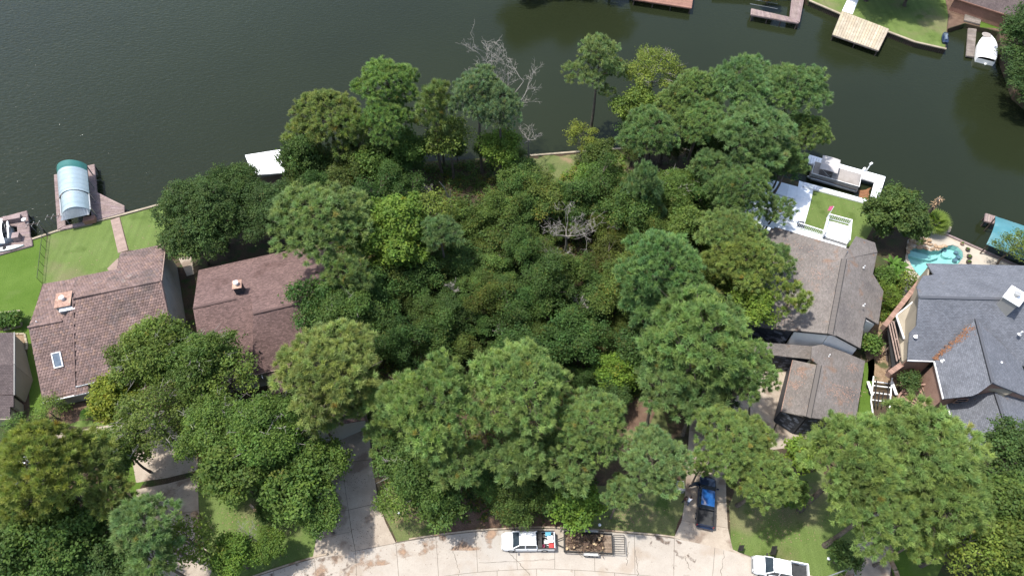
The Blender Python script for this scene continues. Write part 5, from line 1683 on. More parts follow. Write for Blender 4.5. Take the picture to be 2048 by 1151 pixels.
# ------------------------------------------------------------------ vehicles
def pickup(name, label, px, py, heading, paint, roofm=None, door_open=False, bed='load', cat='pickup truck', L=5.85, Wd=1.98):
    """local x forward; wheels on z=0.03"""
    t = thing(name, label, cat, (0, 0, .03))
    hw = Wd / 2
    f = L / 2; b = -L / 2
    pm = M[paint]

    def section(x, w, z0, z1, r=.12):
        return [Vector((x, -w, z0)), Vector((x, -w - .0, z0 + (z1 - z0) * .55)), Vector((x, -w + r * .35, z1 - r * .5)), Vector((x, -w + r * 1.3, z1)), Vector((x, 0, z1 + .025)),
                Vector((x, w - r * 1.3, z1)), Vector((x, w - r * .35, z1 - r * .5)), Vector((x, w, z0 + (z1 - z0) * .55)), Vector((x, w, z0))]
    # front clip and hood
    rows = [section(x, w, .38, z) for x, w, z in ((f, hw * .74, .82), (f - .06, hw * .82, 1.0), (f - .25, hw * .93, 1.10), (f - .7, hw * .985, 1.15), (f - 1.1, hw, 1.20), (f - 1.3, hw, 1.21))]
    s = MB().grid([r[::-1] for r in rows]); s.add(rows[0], [tuple(range(8, -1, -1))][:1]); s.build('hood', pm, t, smooth=True, local=True)
    # lower body under the cab
    rows = [section(x, hw, .38, 1.20) for x in (f - 1.3, -.1, b + 2.0)]
    MB().grid([r[::-1] for r in rows]).build('cab_body', pm, t, smooth=True, local=True)
    # greenhouse
    cf, cr = f - 1.15, b + 1.98
    base = [(cf, hw * .93), (cr, hw * .93)]
    z0, z1 = 1.19, 1.86
    rx0, rx1, rw = cf - .82, cr + .12, hw * .76
    rows = []
    for x, w, z in ((rx0 + .08, rw * .93, z1 - .03), (rx0 - .1, rw, z1 + .015), ((rx0 + rx1) / 2, rw, z1 + .045), (rx1 + .1, rw, z1 + .02), (rx1, rw * .96, z1 - .02)):
        rows.append([Vector((x, -w, z - .06)), Vector((x, -w * .93, z)), Vector((x, 0, z + .03)), Vector((x, w * .93, z)), Vector((x, w, z - .06))])
    s = MB().grid([r[::-1] for r in rows]); s.grid([[p - Vector((0, 0, .05)) for p in r] for r in rows])
    s.build('cab_roof', M[roofm] if roofm else pm, t, smooth=True, local=True)
    if roofm is None: pass
    zz = z1 - .045
    # glass panes between body and roof
    def quad(nm, a, b_, c, d, m, th=.03):
        a, b_, c, d = map(Vector, (a, b_, c, d)); n_ = (b_ - a).cross(d - a).normalized() * th
        MB().add([a, b_, c, d, a - n_, b_ - n_, c - n_, d - n_], [(0, 1, 2, 3), (7, 6, 5, 4), (0, 4, 5, 1), (1, 5, 6, 2), (2, 6, 7, 3), (3, 7, 4, 0)]).build(nm, m, t, local=True)
    g = M['glass']
    quad('windshield', (cf, -hw * .88, z0), (cf, hw * .88, z0), (rx0 + .05, rw * .9, zz), (rx0 + .05, -rw * .9, zz), g)
    quad('rear_window', (cr, hw * .86, z0), (cr, -hw * .86, z0), (rx1, -rw * .9, zz), (rx1, rw * .9, zz), g)
    mid = (cf + cr) / 2 - .05
    for sd in (-1, 1):
        for xa, xb, ta_, tb2 in ((cf - .12, mid + .06, rx0, mid + .05), (mid - .06, cr + .1, mid - .05, rx1 + .05)):
            a = (xa, sd * hw * .95, z0 + .01); b_ = (xb, sd * hw * .95, z0 + .01); c = (tb2, sd * rw * 1.01, zz); d = (ta_, sd * rw * 1.01, zz)
            if sd > 0: a, b_, c, d = b_, a, d, c
            quad('side_window', b_, a, d, c, g) if sd < 0 else quad('side_window', b_, a, d, c, g)
        for (x_a, x_b) in ((cf + .01, rx0 + .07), (mid, mid), (cr - .01, rx1 - .02)):
            MB().bar((x_a, sd * hw * .93, z0), (x_b, sd * rw * .99, zz + .02), .09, .07).build('pillar', pm, t, local=True)
        MB().box((cf - .25, sd * (hw + .14), 1.26), (.14, .26, .2)).build('mirror', pm if paint != 'carwhite' else M['blackm'], t, local=True)
        MB().box((mid - .25, sd * (hw + .012), .98), (.16, .03, .04)).build('handle', M['blackm'], t, local=True)
        # bed walls
        MB().bar((cr - .05, sd * (hw - .05), .80), (b + .06, sd * (hw - .05), .80), .10, .80).build('bed_side', pm, t, local=True)
        MB().bar((cr - .05, sd * (hw - .05), 1.215), (b + .06, sd * (hw - .05), 1.215), .13, .03).build('bed_rail', M['blackm'] if bed != 'white' else pm, t, local=True)
        for x in (f - 1.0, b + 1.15):
            w_ = MB().lathe([(.12, -.12), (.36, -.13), (.39, -.06), (.39, .06), (.36, .13), (.12, .12)], (x, sd * (hw - .10), .39), 16, Matrix.Rotation(math.pi / 2, 3, 'X')).build('wheel', M['rubber'], t, local=True)
            MB().lathe([(.01, -.135), (.22, -.135), (.23, -.128), (.23, .128), (.22, .135), (.01, .135)], (x, sd * (hw - .10), .39), 12, Matrix.Rotation(math.pi / 2, 3, 'X')).build('rim', M['steel'], w_, local=True)
        MB().box((f - .10, sd * hw * .66, .88), (.2, .36, .16)).build('headlight', M['flash'], t, local=True)
        MB().box((b + .03, sd * (hw - .09), .95), (.07, .12, .36)).build('tail_light', M['red'], t, local=True)
    MB().bar((b + .05, -hw + .12, .80), (b + .05, hw - .12, .80), .08, .80).build('tailgate', pm, t, local=True)
    MB().box((b - .06, 0, .52), (.2, Wd * .9, .2)).build('bumper', M['steel'] if paint == 'carwhite' else pm, t, local=True)
    MB().box((f + .0, 0, .55), (.2, Wd * .84, .24)).build('bumper', M['steel'] if paint == 'carwhite' else pm, t, local=True)
    MB().box((f + .005, 0, .82), (.05, Wd * .5, .2)).build('grille', M['blackm'], t, local=True)
    MB().box(((cr + b) / 2, 0, .62), (cr - b - .1, Wd - .22, .06)).build('bed_floor', M['bedliner'], t, local=True)
    MB().bar((cr - .03, -hw + .12, .86), (cr - .03, hw - .12, .86), .06, .66).build('bed_headboard', M['bedliner'], t, local=True)
    MB().box((0, 0, .40), (L * .86, Wd * .7, .16)).build('chassis', M['dark'], t, local=True)
    if bed == 'folded':
        for k in range(3):
            MB().box((cr - .30 - .01 * k, 0, 1.25 + .045 * k), (.42, Wd * .88, .04)).build('tonneau_panel', M['blackm'], t, local=True)
    if bed == 'liner':
        for k in range(11):
            MB().box(((cr + b) / 2, -hw * .8 + k * hw * .16, .66), (cr - b - .2, .05, .025)).build('liner_rib', M['bedliner'], t, local=True)
    if door_open:
        MB().box((cf - .15, hw + .55, .85), (.08, 1.1, .8), rot=Matrix.Rotation(.45, 3, 'Z')).build('door', pm, t, local=True)
        MB().box((cf - .20, hw + .52, 1.48), (.05, .95, .5), rot=Matrix.Rotation(.45, 3, 'Z') @ Matrix.Rotation(.12, 3, 'Y')).build('door_window', M['glass'], t, local=True)
    p = G(px, py, 1.0)
    t.location = (p.x, p.y, .03)
    t.rotation_euler = (0, 0, heading)
    return t


tw = pickup('pickup_truck', 'white crew cab pickup hitched to the log trailer on the street', 1057, 1080, math.pi + .01, 'carwhite', bed='folded')
tk = pickup('pickup_truck', 'dark pickup with a shiny blue roof and open door on the driveway', 1413, 1001, math.atan2((G(1416, 955) - G(1411, 1050)).y, (G(1416, 955) - G(1411, 1050)).x), 'carblack', roofm='carblue', door_open=True, bed='liner')
tr2 = pickup('pickup_truck', 'white pickup with an empty dark bed cut by the bottom edge', 1562, 1136, math.pi - .19, 'carwhite', bed='white')
tcx = pickup('parked_car', 'white vehicle mostly hidden under the olive tree at the left edge', 18, 958, math.pi / 2 - .15, 'carwhite', cat='car')

def at_truck(t, x, y, z):
    return t.matrix_basis @ Vector((x, y, z)) if False else Vector(t.location) + Matrix.Rotation(t.rotation_euler[2], 3, 'Z') @ Vector((x, y, z))
load = [('cooler', 'white cooler lid in the truck bed behind the tailgate', 'cooler', -2.45, -.12, (.55, .7, .4), 'white'),
        ('fuel_can', 'red plastic container in the rear corner of the truck bed', 'container', -2.5, .62, (.5, .5, .45), 'red'),
        ('storage_tub', 'light blue tub beside the white cooler in the truck bed', 'tub', -2.2, -.66, (.6, .4, .4), 'blue'),
        ('bucket', 'pink bucket near the side of the loaded truck bed', 'bucket', -1.62, .62, (.35, .35, .4), 'pink'),
        ('tool_bag', 'dark bag in the front of the loaded truck bed', 'bag', -1.8, -.5, (.5, .4, .35), 'blackm'),
        ('tool_case', 'grey case in the middle of the loaded truck bed', 'case', -1.95, .2, (.45, .35, .35), 'flash')]
for nm, lab, cat, x, y, sz, m in load:
    p = at_truck(tw, x, y, .65 + sz[2] / 2 + .005)
    if nm == 'bucket':
        tag(MB().lathe([(.13, -.2), (.18, .2), (.16, .2), (.12, -.17)], p, 12).build(nm, M[m]), lab, cat)
    else:
        t = thing(nm, lab, cat, p - Vector((0, 0, sz[2] / 2)))
        MB().box(p, sz, rnd.uniform(-.3, .3)).build('box_body', M[m], t); MB().box(p + Vector((0, 0, sz[2] / 2 + .016)), (sz[0] + .03, sz[1] + .03, .03), .0).build('lid', M[m], t)
s = MB()
for k in range(5):
    s.bar(at_truck(tw, -1.6 - .1 * k, -.7 + .3 * k, 1.0), at_truck(tw, -2.5, -.3 + .25 * k, 1.12), .035)
tag(s.build('pole_bundle', M['white']), 'pale tool poles lying across the loaded truck bed', 'tools')

# trailer with cut logs
c = G(1190, 1086, .6); hd = -.045
R_ = Matrix.Rotation(hd, 3, 'Z')
tl = thing('utility_trailer', 'black open utility trailer with mesh ramp loaded with logs', 'trailer', (c.x, c.y, .03), rz=hd)
TL, TW = 5.0, 2.1
x0, x1 = -3.45, 1.9
for y in (-TW / 2, TW / 2):
    for z in (.55, .95):
        MB().bar((x0, y, z), (x1, y, z), .09).build('rail', M['blackm'], tl, local=True)
    for k in range(6):
        x = x0 + (x1 - x0) * k / 5
        MB().bar((x, y, .59), (x, y, .91), .07, up=(0, 1, 0)).build('stake', M['blackm'], tl, local=True)
    for x in (-.9, -.05):
        w_ = MB().lathe([(.1, -.1), (.33, -.11), (.36, 0), (.33, .11), (.1, .1)], (x, y + math.copysign(.2, y), .36), 14, Matrix.Rotation(math.pi / 2, 3, 'X')).build('wheel', M['rubber'], tl, local=True)
        MB().lathe([(.01, -.12), (.18, -.12), (.18, .12), (.01, .12)], (x, y + math.copysign(.2, y), .36), 12, Matrix.Rotation(math.pi / 2, 3, 'X')).build('rim', M['steel'], w_, local=True)
    MB().box((-.48, y + math.copysign(.2, y), .78), (1.75, .28, .04)).build('fender', M['flash'], tl, local=True)
for x in (x0, x1):
    MB().bar((x, -TW / 2 + .05, .55), (x, TW / 2 - .05, .55), .09).build('crossbar', M['blackm'], tl, local=True)
MB().bar((x0, -TW / 2 + .05, .95), (x0, TW / 2 - .05, .95), .09).build('crossbar', M['blackm'], tl, local=True)
for k in range(11):
    y = -TW / 2 + .1 + (TW - .2) * (k + .5) / 11
    s = MB(); s.tint = rnd.uniform(.8, 1.15); s.box(((x0 + x1) / 2, y, .56), (x1 - x0 - .1, (TW - .2) / 11 - .015, .05)); s.build('floor_board', M['wood'], tl, local=True)
for y in (-.55, .55):
    MB().bar((x0, y, .5), (x0 - 1.35, 0, .5), .09).build('tongue', M['blackm'], tl, local=True)
MB().lathe([(.10, 0), (.10, .12)], (x0 - 1.4, 0, .46), 8).build('coupler', M['steel'], tl, local=True)
MB().bar((x0 - .9, 0, .03), (x0 - .9, 0, .9), .08, up=(0, 1, 0)).build('jack', M['blackm'], tl, local=True)
rmp = MB()
for y in (-TW / 2 + .05, TW / 2 - .05): rmp.bar((x1 + .1, y, .62), (x1 + 1.35, y, .80), .07)
rmp.bar((x1 + .1, -TW / 2 + .1, .62), (x1 + .1, TW / 2 - .1, .62), .07); rmp.bar((x1 + 1.35, -TW / 2 + .05, .80), (x1 + 1.35, TW / 2 - .05, .80), .08)
ro = rmp.build('ramp', M['blackm'], tl, local=True)
for k in range(1, 8):
    y = -TW / 2 + TW * k / 8
    MB().bar((x1 + .14, y, .63), (x1 + 1.31, y, .79), .045).build('ramp_bar', M['blackm'], ro, local=True)


def trl(x, y, z): return Vector((c.x, c.y, .03)) + R_ @ Vector((x, y, z))
def logpiece(p, d, L, r, label, seed):
    d = Vector(d).normalized()
    rr = random.Random(seed)
    side = d.cross(Vector((0, 0, 1))); side = side.normalized() if side.length > .1 else Vector((1, 0, 0))
    up2 = side.cross(d)
    Mx = Matrix((side, up2, d)).transposed()
    s = MB(); s.tint = rr.uniform(.7, 1.3)
    s.lathe([(r * .98, -L / 2), (r * 1.03, -L * .2), (r, L * .2), (r * .97, L / 2)], p, 9, Mx)
    o = s.build('log', M['logbark']); tag(o, label, 'log', 'cut logs heaped on the trailer')
    for sg in (-1, 1):
        e = MB(); e.tint = rr.uniform(.8, 1.15)
        e.lathe([(r * .93, 0), (r * .93, .008)], Vector(p) + d * (sg * L / 2 + (0 if sg > 0 else -.008)), 9, Mx).build('cut_end', M['logend'], o)
lr = random.Random(4)
for i in range(46):
    x = -3.2 + lr.random() ** 1.15 * 4.0
    y = lr.uniform(-.85, .85)
    lay = 0 if i < 26 else 1
    r = lr.uniform(.11, .19)
    z = .60 + r + lay * .26
    vertical = lr.random() < .3
    d = (lr.gauss(0, .25), lr.gauss(0, .25), 1) if vertical else (lr.gauss(0, 1), lr.gauss(0, 1), lr.uniform(-.05, .25))
    L = lr.uniform(.28, .5) if vertical else lr.uniform(.4, .8)
    if vertical: z += L / 2 - r + .02
    logpiece(trl(x, y, z), R_ @ Vector(d), L, r, 'short cut log in the heap filling the left two thirds of the trailer', i)
s = MB()
for i in range(260):
    x, y = lr.uniform(-2.6, .9), lr.uniform(-.95, .95)
    p = trl(x, y, .9 + lr.uniform(-.25, .25)); d = Vector((lr.gauss(0, 1), lr.gauss(0, 1), lr.gauss(0, .3))).normalized() * lr.uniform(.3, .8)
    s.tint = lr.uniform(.5, 1.4)
    s.bar(p, p + d, lr.uniform(.015, .04))
tag(s.build('brushwood', M['logbark'], kind='stuff'), 'tangle of twigs over the logs on the trailer')

# bare boat trailer frame by the grey house
bt = thing('boat_trailer', 'empty boat trailer of white rails between the two right houses', 'boat trailer', G(1762, 790, 0))
def tz(x, y, z=.75): return G(x, y, z)
MB().bar(tz(1747, 752), tz(1742, 802), .13).build('rail', M['white'], bt); MB().bar(tz(1742, 802), tz(1748, 842), .13).build('rail', M['white'], bt); MB().bar(tz(1784, 755), tz(1779, 815), .13).build('rail', M['white'], bt)
for y in (764, 772, 786, 801): MB().bar(tz(1744, y - 2, .6), tz(1783, y + 3, .6), .12).build('crossbar', M['white'], bt)
for xa in (1751, 1757, 1765, 1776): MB().bar(tz(xa + 2, 760 if xa in (1751, 1776) else 782, .85), tz(xa - 2, 812, .85), .12, .14).build('bunk', M['blackm'], bt)
for xa in (1740, 1788):
    p = tz(xa, 776, .6)
    MB().box((p.x, p.y, .66), (.34, 1.9, .08)).build('fender', M['white'], bt)
    for dy in (-.45, .45):
        MB().lathe([(.1, -.1), (.3, -.1), (.3, .1), (.1, .1)], (p.x, p.y + dy, .33), 12, Matrix.Rotation(math.pi / 2, 3, 'Y')).build('wheel', M['rubber'], bt)
MB().bar(tz(1748, 842), tz(1762, 862), .12).build('tongue', M['white'], bt)
# second trailer rack at the bottom edge
rk_ = thing('equipment_trailer', 'trailer with a tall grey tubular gate cut by the bottom edge', 'trailer', G(1690, 1160, 0))
MB().tube([G(1652, 1153, 1.6), G(1709, 1132, 1.8)], .06, 8).build('top_rail', M['steel'], rk_); MB().tube([G(1709, 1132, 1.8), G(1712, 1170, 1.6)], .06, 8).build('top_rail', M['steel'], rk_)
for (x, y, z) in ((1652, 1153, 1.6), (1709, 1132, 1.8), (1712, 1170, 1.6), (1680, 1143, 1.7)):
    p = G(x, y, z); MB().tube([(p.x, p.y, .5), p], .05, 6).build('upright', M['steel'], rk_)
p = G(1680, 1165, .5)
q_ = [G(1652, 1158, .55), G(1708, 1146, .55), G(1712, 1180, .55), G(1655, 1190, .55)]
for i in range(8):
    s = MB(); s.tint = rnd.uniform(.8, 1.1); s.slab([q_[0].lerp(q_[3], i / 8), q_[1].lerp(q_[2], i / 8), q_[1].lerp(q_[2], (i + .9) / 8), q_[0].lerp(q_[3], (i + .9) / 8)], .05); s.build('floor_board', M['wood'], rk_)
for p in (q_[0].lerp(q_[1], .5), q_[3].lerp(q_[2], .5)):
    MB().lathe([(.1, -.1), (.3, -.1), (.3, .1), (.1, .1)], (p.x, p.y, .33), 12, Matrix.Rotation(math.pi / 2, 3, 'X')).build('wheel', M['rubber'], rk_)


# ------------------------------------------------------------------ people
def person(px, py, label, facing, shirt, trousers, lean=0.2, arms='down', hair_len=.25, h=1.68, stride=.15):
    k = h / 1.75
    J = {'pelvis': (0, 0, .95), 'waist': (.0 + lean * .18, 0, 1.12), 'chest': (lean * .5, 0, 1.34), 'neck': (lean * .72, 0, 1.50), 'head': (lean * .85 + .02, 0, 1.60), 'crown': (lean * .9 + .02, 0, 1.72),
         'hipL': (0, .10, .90), 'kneeL': (stride * .9, .11, .50), 'ankL': (stride * .3, .11, .09), 'toeL': (stride * .3 + .2, .12, .04),
         'hipR': (0, -.10, .90), 'kneeR': (-stride * .2, -.11, .50), 'ankR': (-stride, -.11, .09), 'toeR': (-stride + .2, -.12, .04),
         'shL': (lean * .6, .19, 1.43), 'shR': (lean * .6, -.19, 1.43)}
    if arms == 'down':
        J.update({'elL': (lean * .5, .26, 1.14), 'wrL': (lean * .5 + .12, .25, .90), 'elR': (lean * .5, -.26, 1.14), 'wrR': (lean * .5 + .12, -.25, .90)})
    else:
        J.update({'elL': (lean * .6 + .18, .25, 1.18), 'wrL': (lean * .6 + .42, .18, 1.20), 'elR': (lean * .6 + .18, -.25, 1.18), 'wrR': (lean * .6 + .42, -.16, 1.24)})
    for s_ in 'LR':
        w = Vector(J['wr' + s_]); e = Vector(J['el' + s_]); d = (w - e).normalized()
        J['palm' + s_] = tuple(w + d * .08)
        sd = Vector((0, 1, 0)) if s_ == 'L' else Vector((0, -1, 0))
        fw = Vector((1, 0, 0))
        for i in range(4):
            b_ = w + d * .10 + fw * (.03 - i * .022)
            J['f%d%s' % (i, s_)] = tuple(b_ + d * (.07 - .008 * abs(i - 1)) - sd * .02)
        J['th' + s_] = tuple(w + d * .05 + fw * .06)
    E_ = [('pelvis', 'waist'), ('waist', 'chest'), ('chest', 'neck'), ('neck', 'head'), ('head', 'crown')]
    R0 = {'pelvis': .15, 'waist': .135, 'chest': .15, 'neck': .06, 'head': .098, 'crown': .07}
    for s_ in 'LR':
        E_ += [('pelvis', 'hip' + s_), ('hip' + s_, 'knee' + s_), ('knee' + s_, 'ank' + s_), ('ank' + s_, 'toe' + s_), ('chest', 'sh' + s_), ('sh' + s_, 'el' + s_), ('el' + s_, 'wr' + s_), ('wr' + s_, 'palm' + s_)]
        E_ += [('palm' + s_, 'f%d%s' % (i, s_)) for i in range(4)] + [('wr' + s_, 'th' + s_)]
        R0.update({'hip' + s_: .10, 'knee' + s_: .065, 'ank' + s_: .045, 'toe' + s_: .04, 'sh' + s_: .07, 'el' + s_: .043, 'wr' + s_: .03, 'palm' + s_: .032, 'th' + s_: .010})
        R0.update({'f%d%s' % (i, s_): .009 for i in range(4)})
    names = list(J)
    me = bpy.data.meshes.new('body')
    me.from_pydata([tuple(v * k for v in J[n]) for n in names], [(names.index(a), names.index(b)) for a, b in E_], [])
    ob = bpy.data.objects.new('body', me); COL.objects.link(ob)
    md = ob.modifiers.new('skin', 'SKIN')
    for i, n in enumerate(names):
        sv = me.skin_vertices[0].data[i]; sv.radius = (R0[n] * k, R0[n] * k); sv.use_root = (n == 'pelvis')
    sd = ob.modifiers.new('sub', 'SUBSURF'); sd.levels = 2; sd.render_levels = 2
    bpy.context.view_layer.update()
    dg = bpy.context.evaluated_depsgraph_get()
    m2 = bpy.data.meshes.new_from_object(ob.evaluated_get(dg))
    bpy.data.objects.remove(ob)
    for m in ('skin', shirt, trousers, 'rubber'): m2.materials.append(M[m])
    for p in m2.polygons:
        z = p.center.z / k; y = abs(p.center.y / k)
        idx = 0
        if z < .07: idx = 3
        elif z < 1.0 and y < .21: idx = 2
        elif z < 1.475 and (y < .23 or z > 1.15): idx = 1
        if arms != 'down' and p.center.x / k > lean * .6 + .14: idx = 0
        p.material_index = idx; p.use_smooth = True
    p0 = G(px, py, .9)
    t = thing('person', label, 'person', (p0.x, p0.y, .03), rz=facing)
    ob = newobj('body', m2, t)
    s = MB()
    hc = Vector(J['head']) * k + Vector((-.015, 0, .035))
    s.add(*boulder(tuple(hc), .118 * k, 3, 1.0))
    s.build('hair', M['hair'], t, smooth=True, local=True)
    if hair_len > .2:
        MB().tube([hc + Vector((-.07, 0, .02)), hc + Vector((-.12, 0, -.12)), hc + Vector((-.11, 0, -.26))], [.07, .075, .04], 8).build('hair', M['hair'], t, smooth=True, local=True)
    hd_ = MB()
    for sg in (-1, 1):
        hd_.add(*boulder((hc.x + .10 * k, sg * .035, hc.z - .035), .014, 5, 1.0))
    hd_.build('eyes', M['dark'], t, local=True)
    MB().add(*boulder((hc.x + .118 * k, 0, hc.z - .06), .02, 6, 1.4)).build('nose', M['skin'], t, local=True)
    MB().box((hc.x + .103 * k, 0, hc.z - .105), (.02, .05, .012)).build('mouth', M['pink'], t, local=True)
    return t


person(1377, 1002, 'dark haired person in white top and jeans beside the dark pickup', .9, 'shirtw', 'jeans', lean=.45, arms='fwd')
person(1369, 997, 'person in maroon top standing left of the one in white', -.2, 'shirtd', 'trousers', lean=.15, arms='down', h=1.72)

# ------------------------------------------------------------------ trees
def unit(a):
    return a / np.maximum(np.linalg.norm(a, axis=1, keepdims=True), 1e-9)


def crown_mesh(name, lobes, kind, seed, dens=1.0, leaf=1.0, brown=.02, rough=.18):
    """lobes: (centre, rx, ry, rz). Tufts of needles or clumps of leaves over every lobe"""
    rng = np.random.default_rng(seed)
    C = np.array([l[0] for l in lobes], float); Rr = np.array([l[1:4] for l in lobes], float)
    P, Nn, In = [], [], []
    area = {'pine': .40, 'leaf': .22, 'oak': .19, 'wisp': .26}[kind]
    for i in range(len(lobes)):
        r = Rr[i]
        A = 2 * math.pi * (r[0] * r[1] * .9 + r[0] * r[2] * .6)
        n = max(8, int(dens * A / area))
        d = unit(rng.normal(size=(n, 3))); d[:, 2] = np.where(d[:, 2] < -.3, -d[:, 2], d[:, 2]); d = unit(d)
        rad = 1 + rng.normal(0, .13 if kind == 'pine' else rough, size=(n, 1))
        P.append(C[i] + d * r * rad); Nn.append(unit(d / r * r.mean())); In.append(np.full(n, i))
        k = int(n * .12)
        d = unit(rng.normal(size=(k, 3)))
        P.append(C[i] + d * r * rng.uniform(.35, .8, size=(k, 1))); Nn.append(d); In.append(np.full(k, i))
    P = np.concatenate(P); Nn = np.concatenate(Nn); In = np.concatenate(In)
    keep = np.ones(len(P), bool)
    for j in range(len(lobes)):
        q = np.sum(((P - C[j]) / Rr[j]) ** 2, axis=1)
        keep &= (q > .50) | (In == j)
    P, Nn = P[keep], Nn[keep]
    n = len(P)
    if kind == 'pine':
        K = 64
        p = np.repeat(P, K, 0); no = np.repeat(Nn, K, 0)
        d = unit(no * .62 + np.array([0, 0, .42]) + rng.normal(0, .58, size=(n * K, 3)))
        L = rng.uniform(.32, .54, size=(n * K, 1)) * leaf
        sd = unit(np.cross(d, np.array([-.35, .15, 1.]) + rng.normal(0, .45, size=(n * K, 3)))) * .036 * leaf
        p = p + rng.normal(0, .07, size=p.shape)
        V = np.stack([p - sd, p + sd, p + d * L], 1).reshape(-1, 3)
        nv = 3
    else:
        K = {'leaf': 15, 'oak': 15, 'wisp': 10}[kind]
        sp = {'leaf': .27, 'oak': .22, 'wisp': .30}[kind]
        p = np.repeat(P, K, 0) + rng.normal(0, sp, size=(n * K, 3)) * np.array([1, 1, .7])
        no = unit(np.repeat(Nn, K, 0) * .6 + np.array([0, 0, .55]) + rng.normal(0, .55, size=(n * K, 3)))
        a = unit(np.cross(no, rng.normal(size=(n * K, 3)))); b = np.cross(no, a)
        L = rng.uniform(.09, .17, size=(n * K, 1)) * leaf * {'leaf': 1.12, 'oak': .9, 'wisp': 1.0}[kind]
        w = L * .62
        V = np.stack([p - a * L, p - b * w, p + a * L + no * L * .15, p + b * w], 1).reshape(-1, 3)
        nv = 4
    nf = len(V) // nv
    me = bpy.data.meshes.new(name)
    me.vertices.add(len(V)); me.vertices.foreach_set("co", V.astype(np.float32).ravel())
    me.loops.add(nf * nv); me.loops.foreach_set("vertex_index", np.arange(nf * nv, dtype=np.int32))
    me.polygons.add(nf); me.polygons.foreach_set("loop_start", np.arange(0, nf * nv, nv, dtype=np.int32))
    me.update()
    me.materials.append(M['needle' if kind == 'pine' else 'leaf'])
    # colour: per clump variation, a few browned clumps, per lobe hue drift
    lob = rng.normal(1, .10, size=(len(lobes), 1))
    base = np.ones((n, 3)) * rng.normal(1, .15, size=(n, 1)) * lob[np.argmin(np.stack([np.sum(((P - c_) / r_) ** 2, 1) for c_, r_ in zip(C, Rr)], 1), 1)]
    yel = rng.uniform(-.12, .20, size=(n, 1))
    base = base * (1 + yel * np.array([1.0, .25, -.4]))
    br = rng.random(n) < brown
    base[br] = base[br] * np.array([1.4, .95, .9])
    base = np.clip(base, .3, 2.2)
    col = np.ones((nf * nv, 4), np.float32)
    jit = rng.normal(1, .12, size=(nf, 1))
    col[:, :3] = np.repeat(np.repeat(base, K, 0) * jit, nv, 0)
    at = me.color_attributes.new("tint", 'FLOAT_COLOR', 'CORNER')
    at.data.foreach_set("color", col.ravel())
    me.update()
    return me


def make_lobes(rng, c, R, rz, style):
    """crown lobes round centre c"""
    out = []
    if style == 'pine':
        n = int(10 + R * 2.4)
        for i in range(n):
            t = (i + .5) / n
            ang = i * 2.39996 + rng.uniform(-.3, .3)
            h = 1 - 1.25 * t ** 1.1 + rng.uniform(-.1, .1)          # 1 at the top .. -.25
            rr = math.sqrt(max(0, 1 - max(h, 0) ** 1.8)) * rng.uniform(.62, .98) * R * (.80 if h < 0 else .76)
            lr_ = R * rng.uniform(.20, .34)
            out.append(((c[0] + math.cos(ang) * rr, c[1] + math.sin(ang) * rr, c[2] + h * rz * .8), lr_, lr_ * rng.uniform(.85, 1.15), lr_ * rng.uniform(.55, .8)))
        out.append(((c[0], c[1], c[2] + rz * .45), R * .42, R * .42, rz * .45))
    elif style == 'tall':
        n = 13
        for i in range(n):
            t = i / (n - 1)
            ang = i * 2.39996
            rr = R * (.25 + .65 * t) * rng.uniform(.7, 1.05)
            lr_ = R * rng.uniform(.26, .42)
            out.append(((c[0] + math.cos(ang) * rr, c[1] + math.sin(ang) * rr, c[2] + rz * (.85 - 1.6 * t ** 1.3)), lr_, lr_, lr_ * .7))
    elif style == 'fill':
        for i in range(34):
            d = Vector((rng.gauss(0, 1), rng.gauss(0, 1), rng.gauss(0, 1))).normalized() * rng.uniform(.25, 1.1)
            lr_ = R * rng.uniform(.11, .26)
            out.append(((c[0] + d.x * R * .9, c[1] + d.y * R * .9, c[2] + d.z * rz * .9), lr_ * rng.uniform(.8, 1.3), lr_, lr_ * rng.uniform(.6, 1)))
    elif style == 'wisp':
        n = int(9 + R * 1.6)
        for i in range(n):
            ang = i * 2.39996 + rng.uniform(-.4, .4); t = (i + .5) / n
            h = 1 - 1.5 * t
            rr = R * math.sqrt(max(.05, 1 - h * h)) * rng.uniform(.55, 1.0) * .85
            lr_ = R * rng.uniform(.17, .30)
            out.append(((c[0] + math.cos(ang) * rr, c[1] + math.sin(ang) * rr, c[2] + h * rz * .8), lr_, lr_, lr_ * .8))
    else:
        n = int(14 + R * 3.2)
        for i in range(n):
            t = (i + .5) / n
            ang = i * 2.39996 + rng.uniform(-.3, .3)
            h = 1 - 1.35 * t
            rr = math.sqrt(max(0, 1 - h * h)) * rng.uniform(.5, 1.12) * R * .80
            lr_ = R * rng.uniform(.14, .33)
            out.append(((c[0] + math.cos(ang) * rr, c[1] + math.sin(ang) * rr, c[2] + h * rz * rng.uniform(.6, .95)), lr_, lr_ * rng.uniform(.8, 1.2), lr_ * rng.uniform(.6, .95)))
        out.append(((c[0], c[1], c[2] + .05 * rz), R * .42, R * .42, rz * .42))
    return out


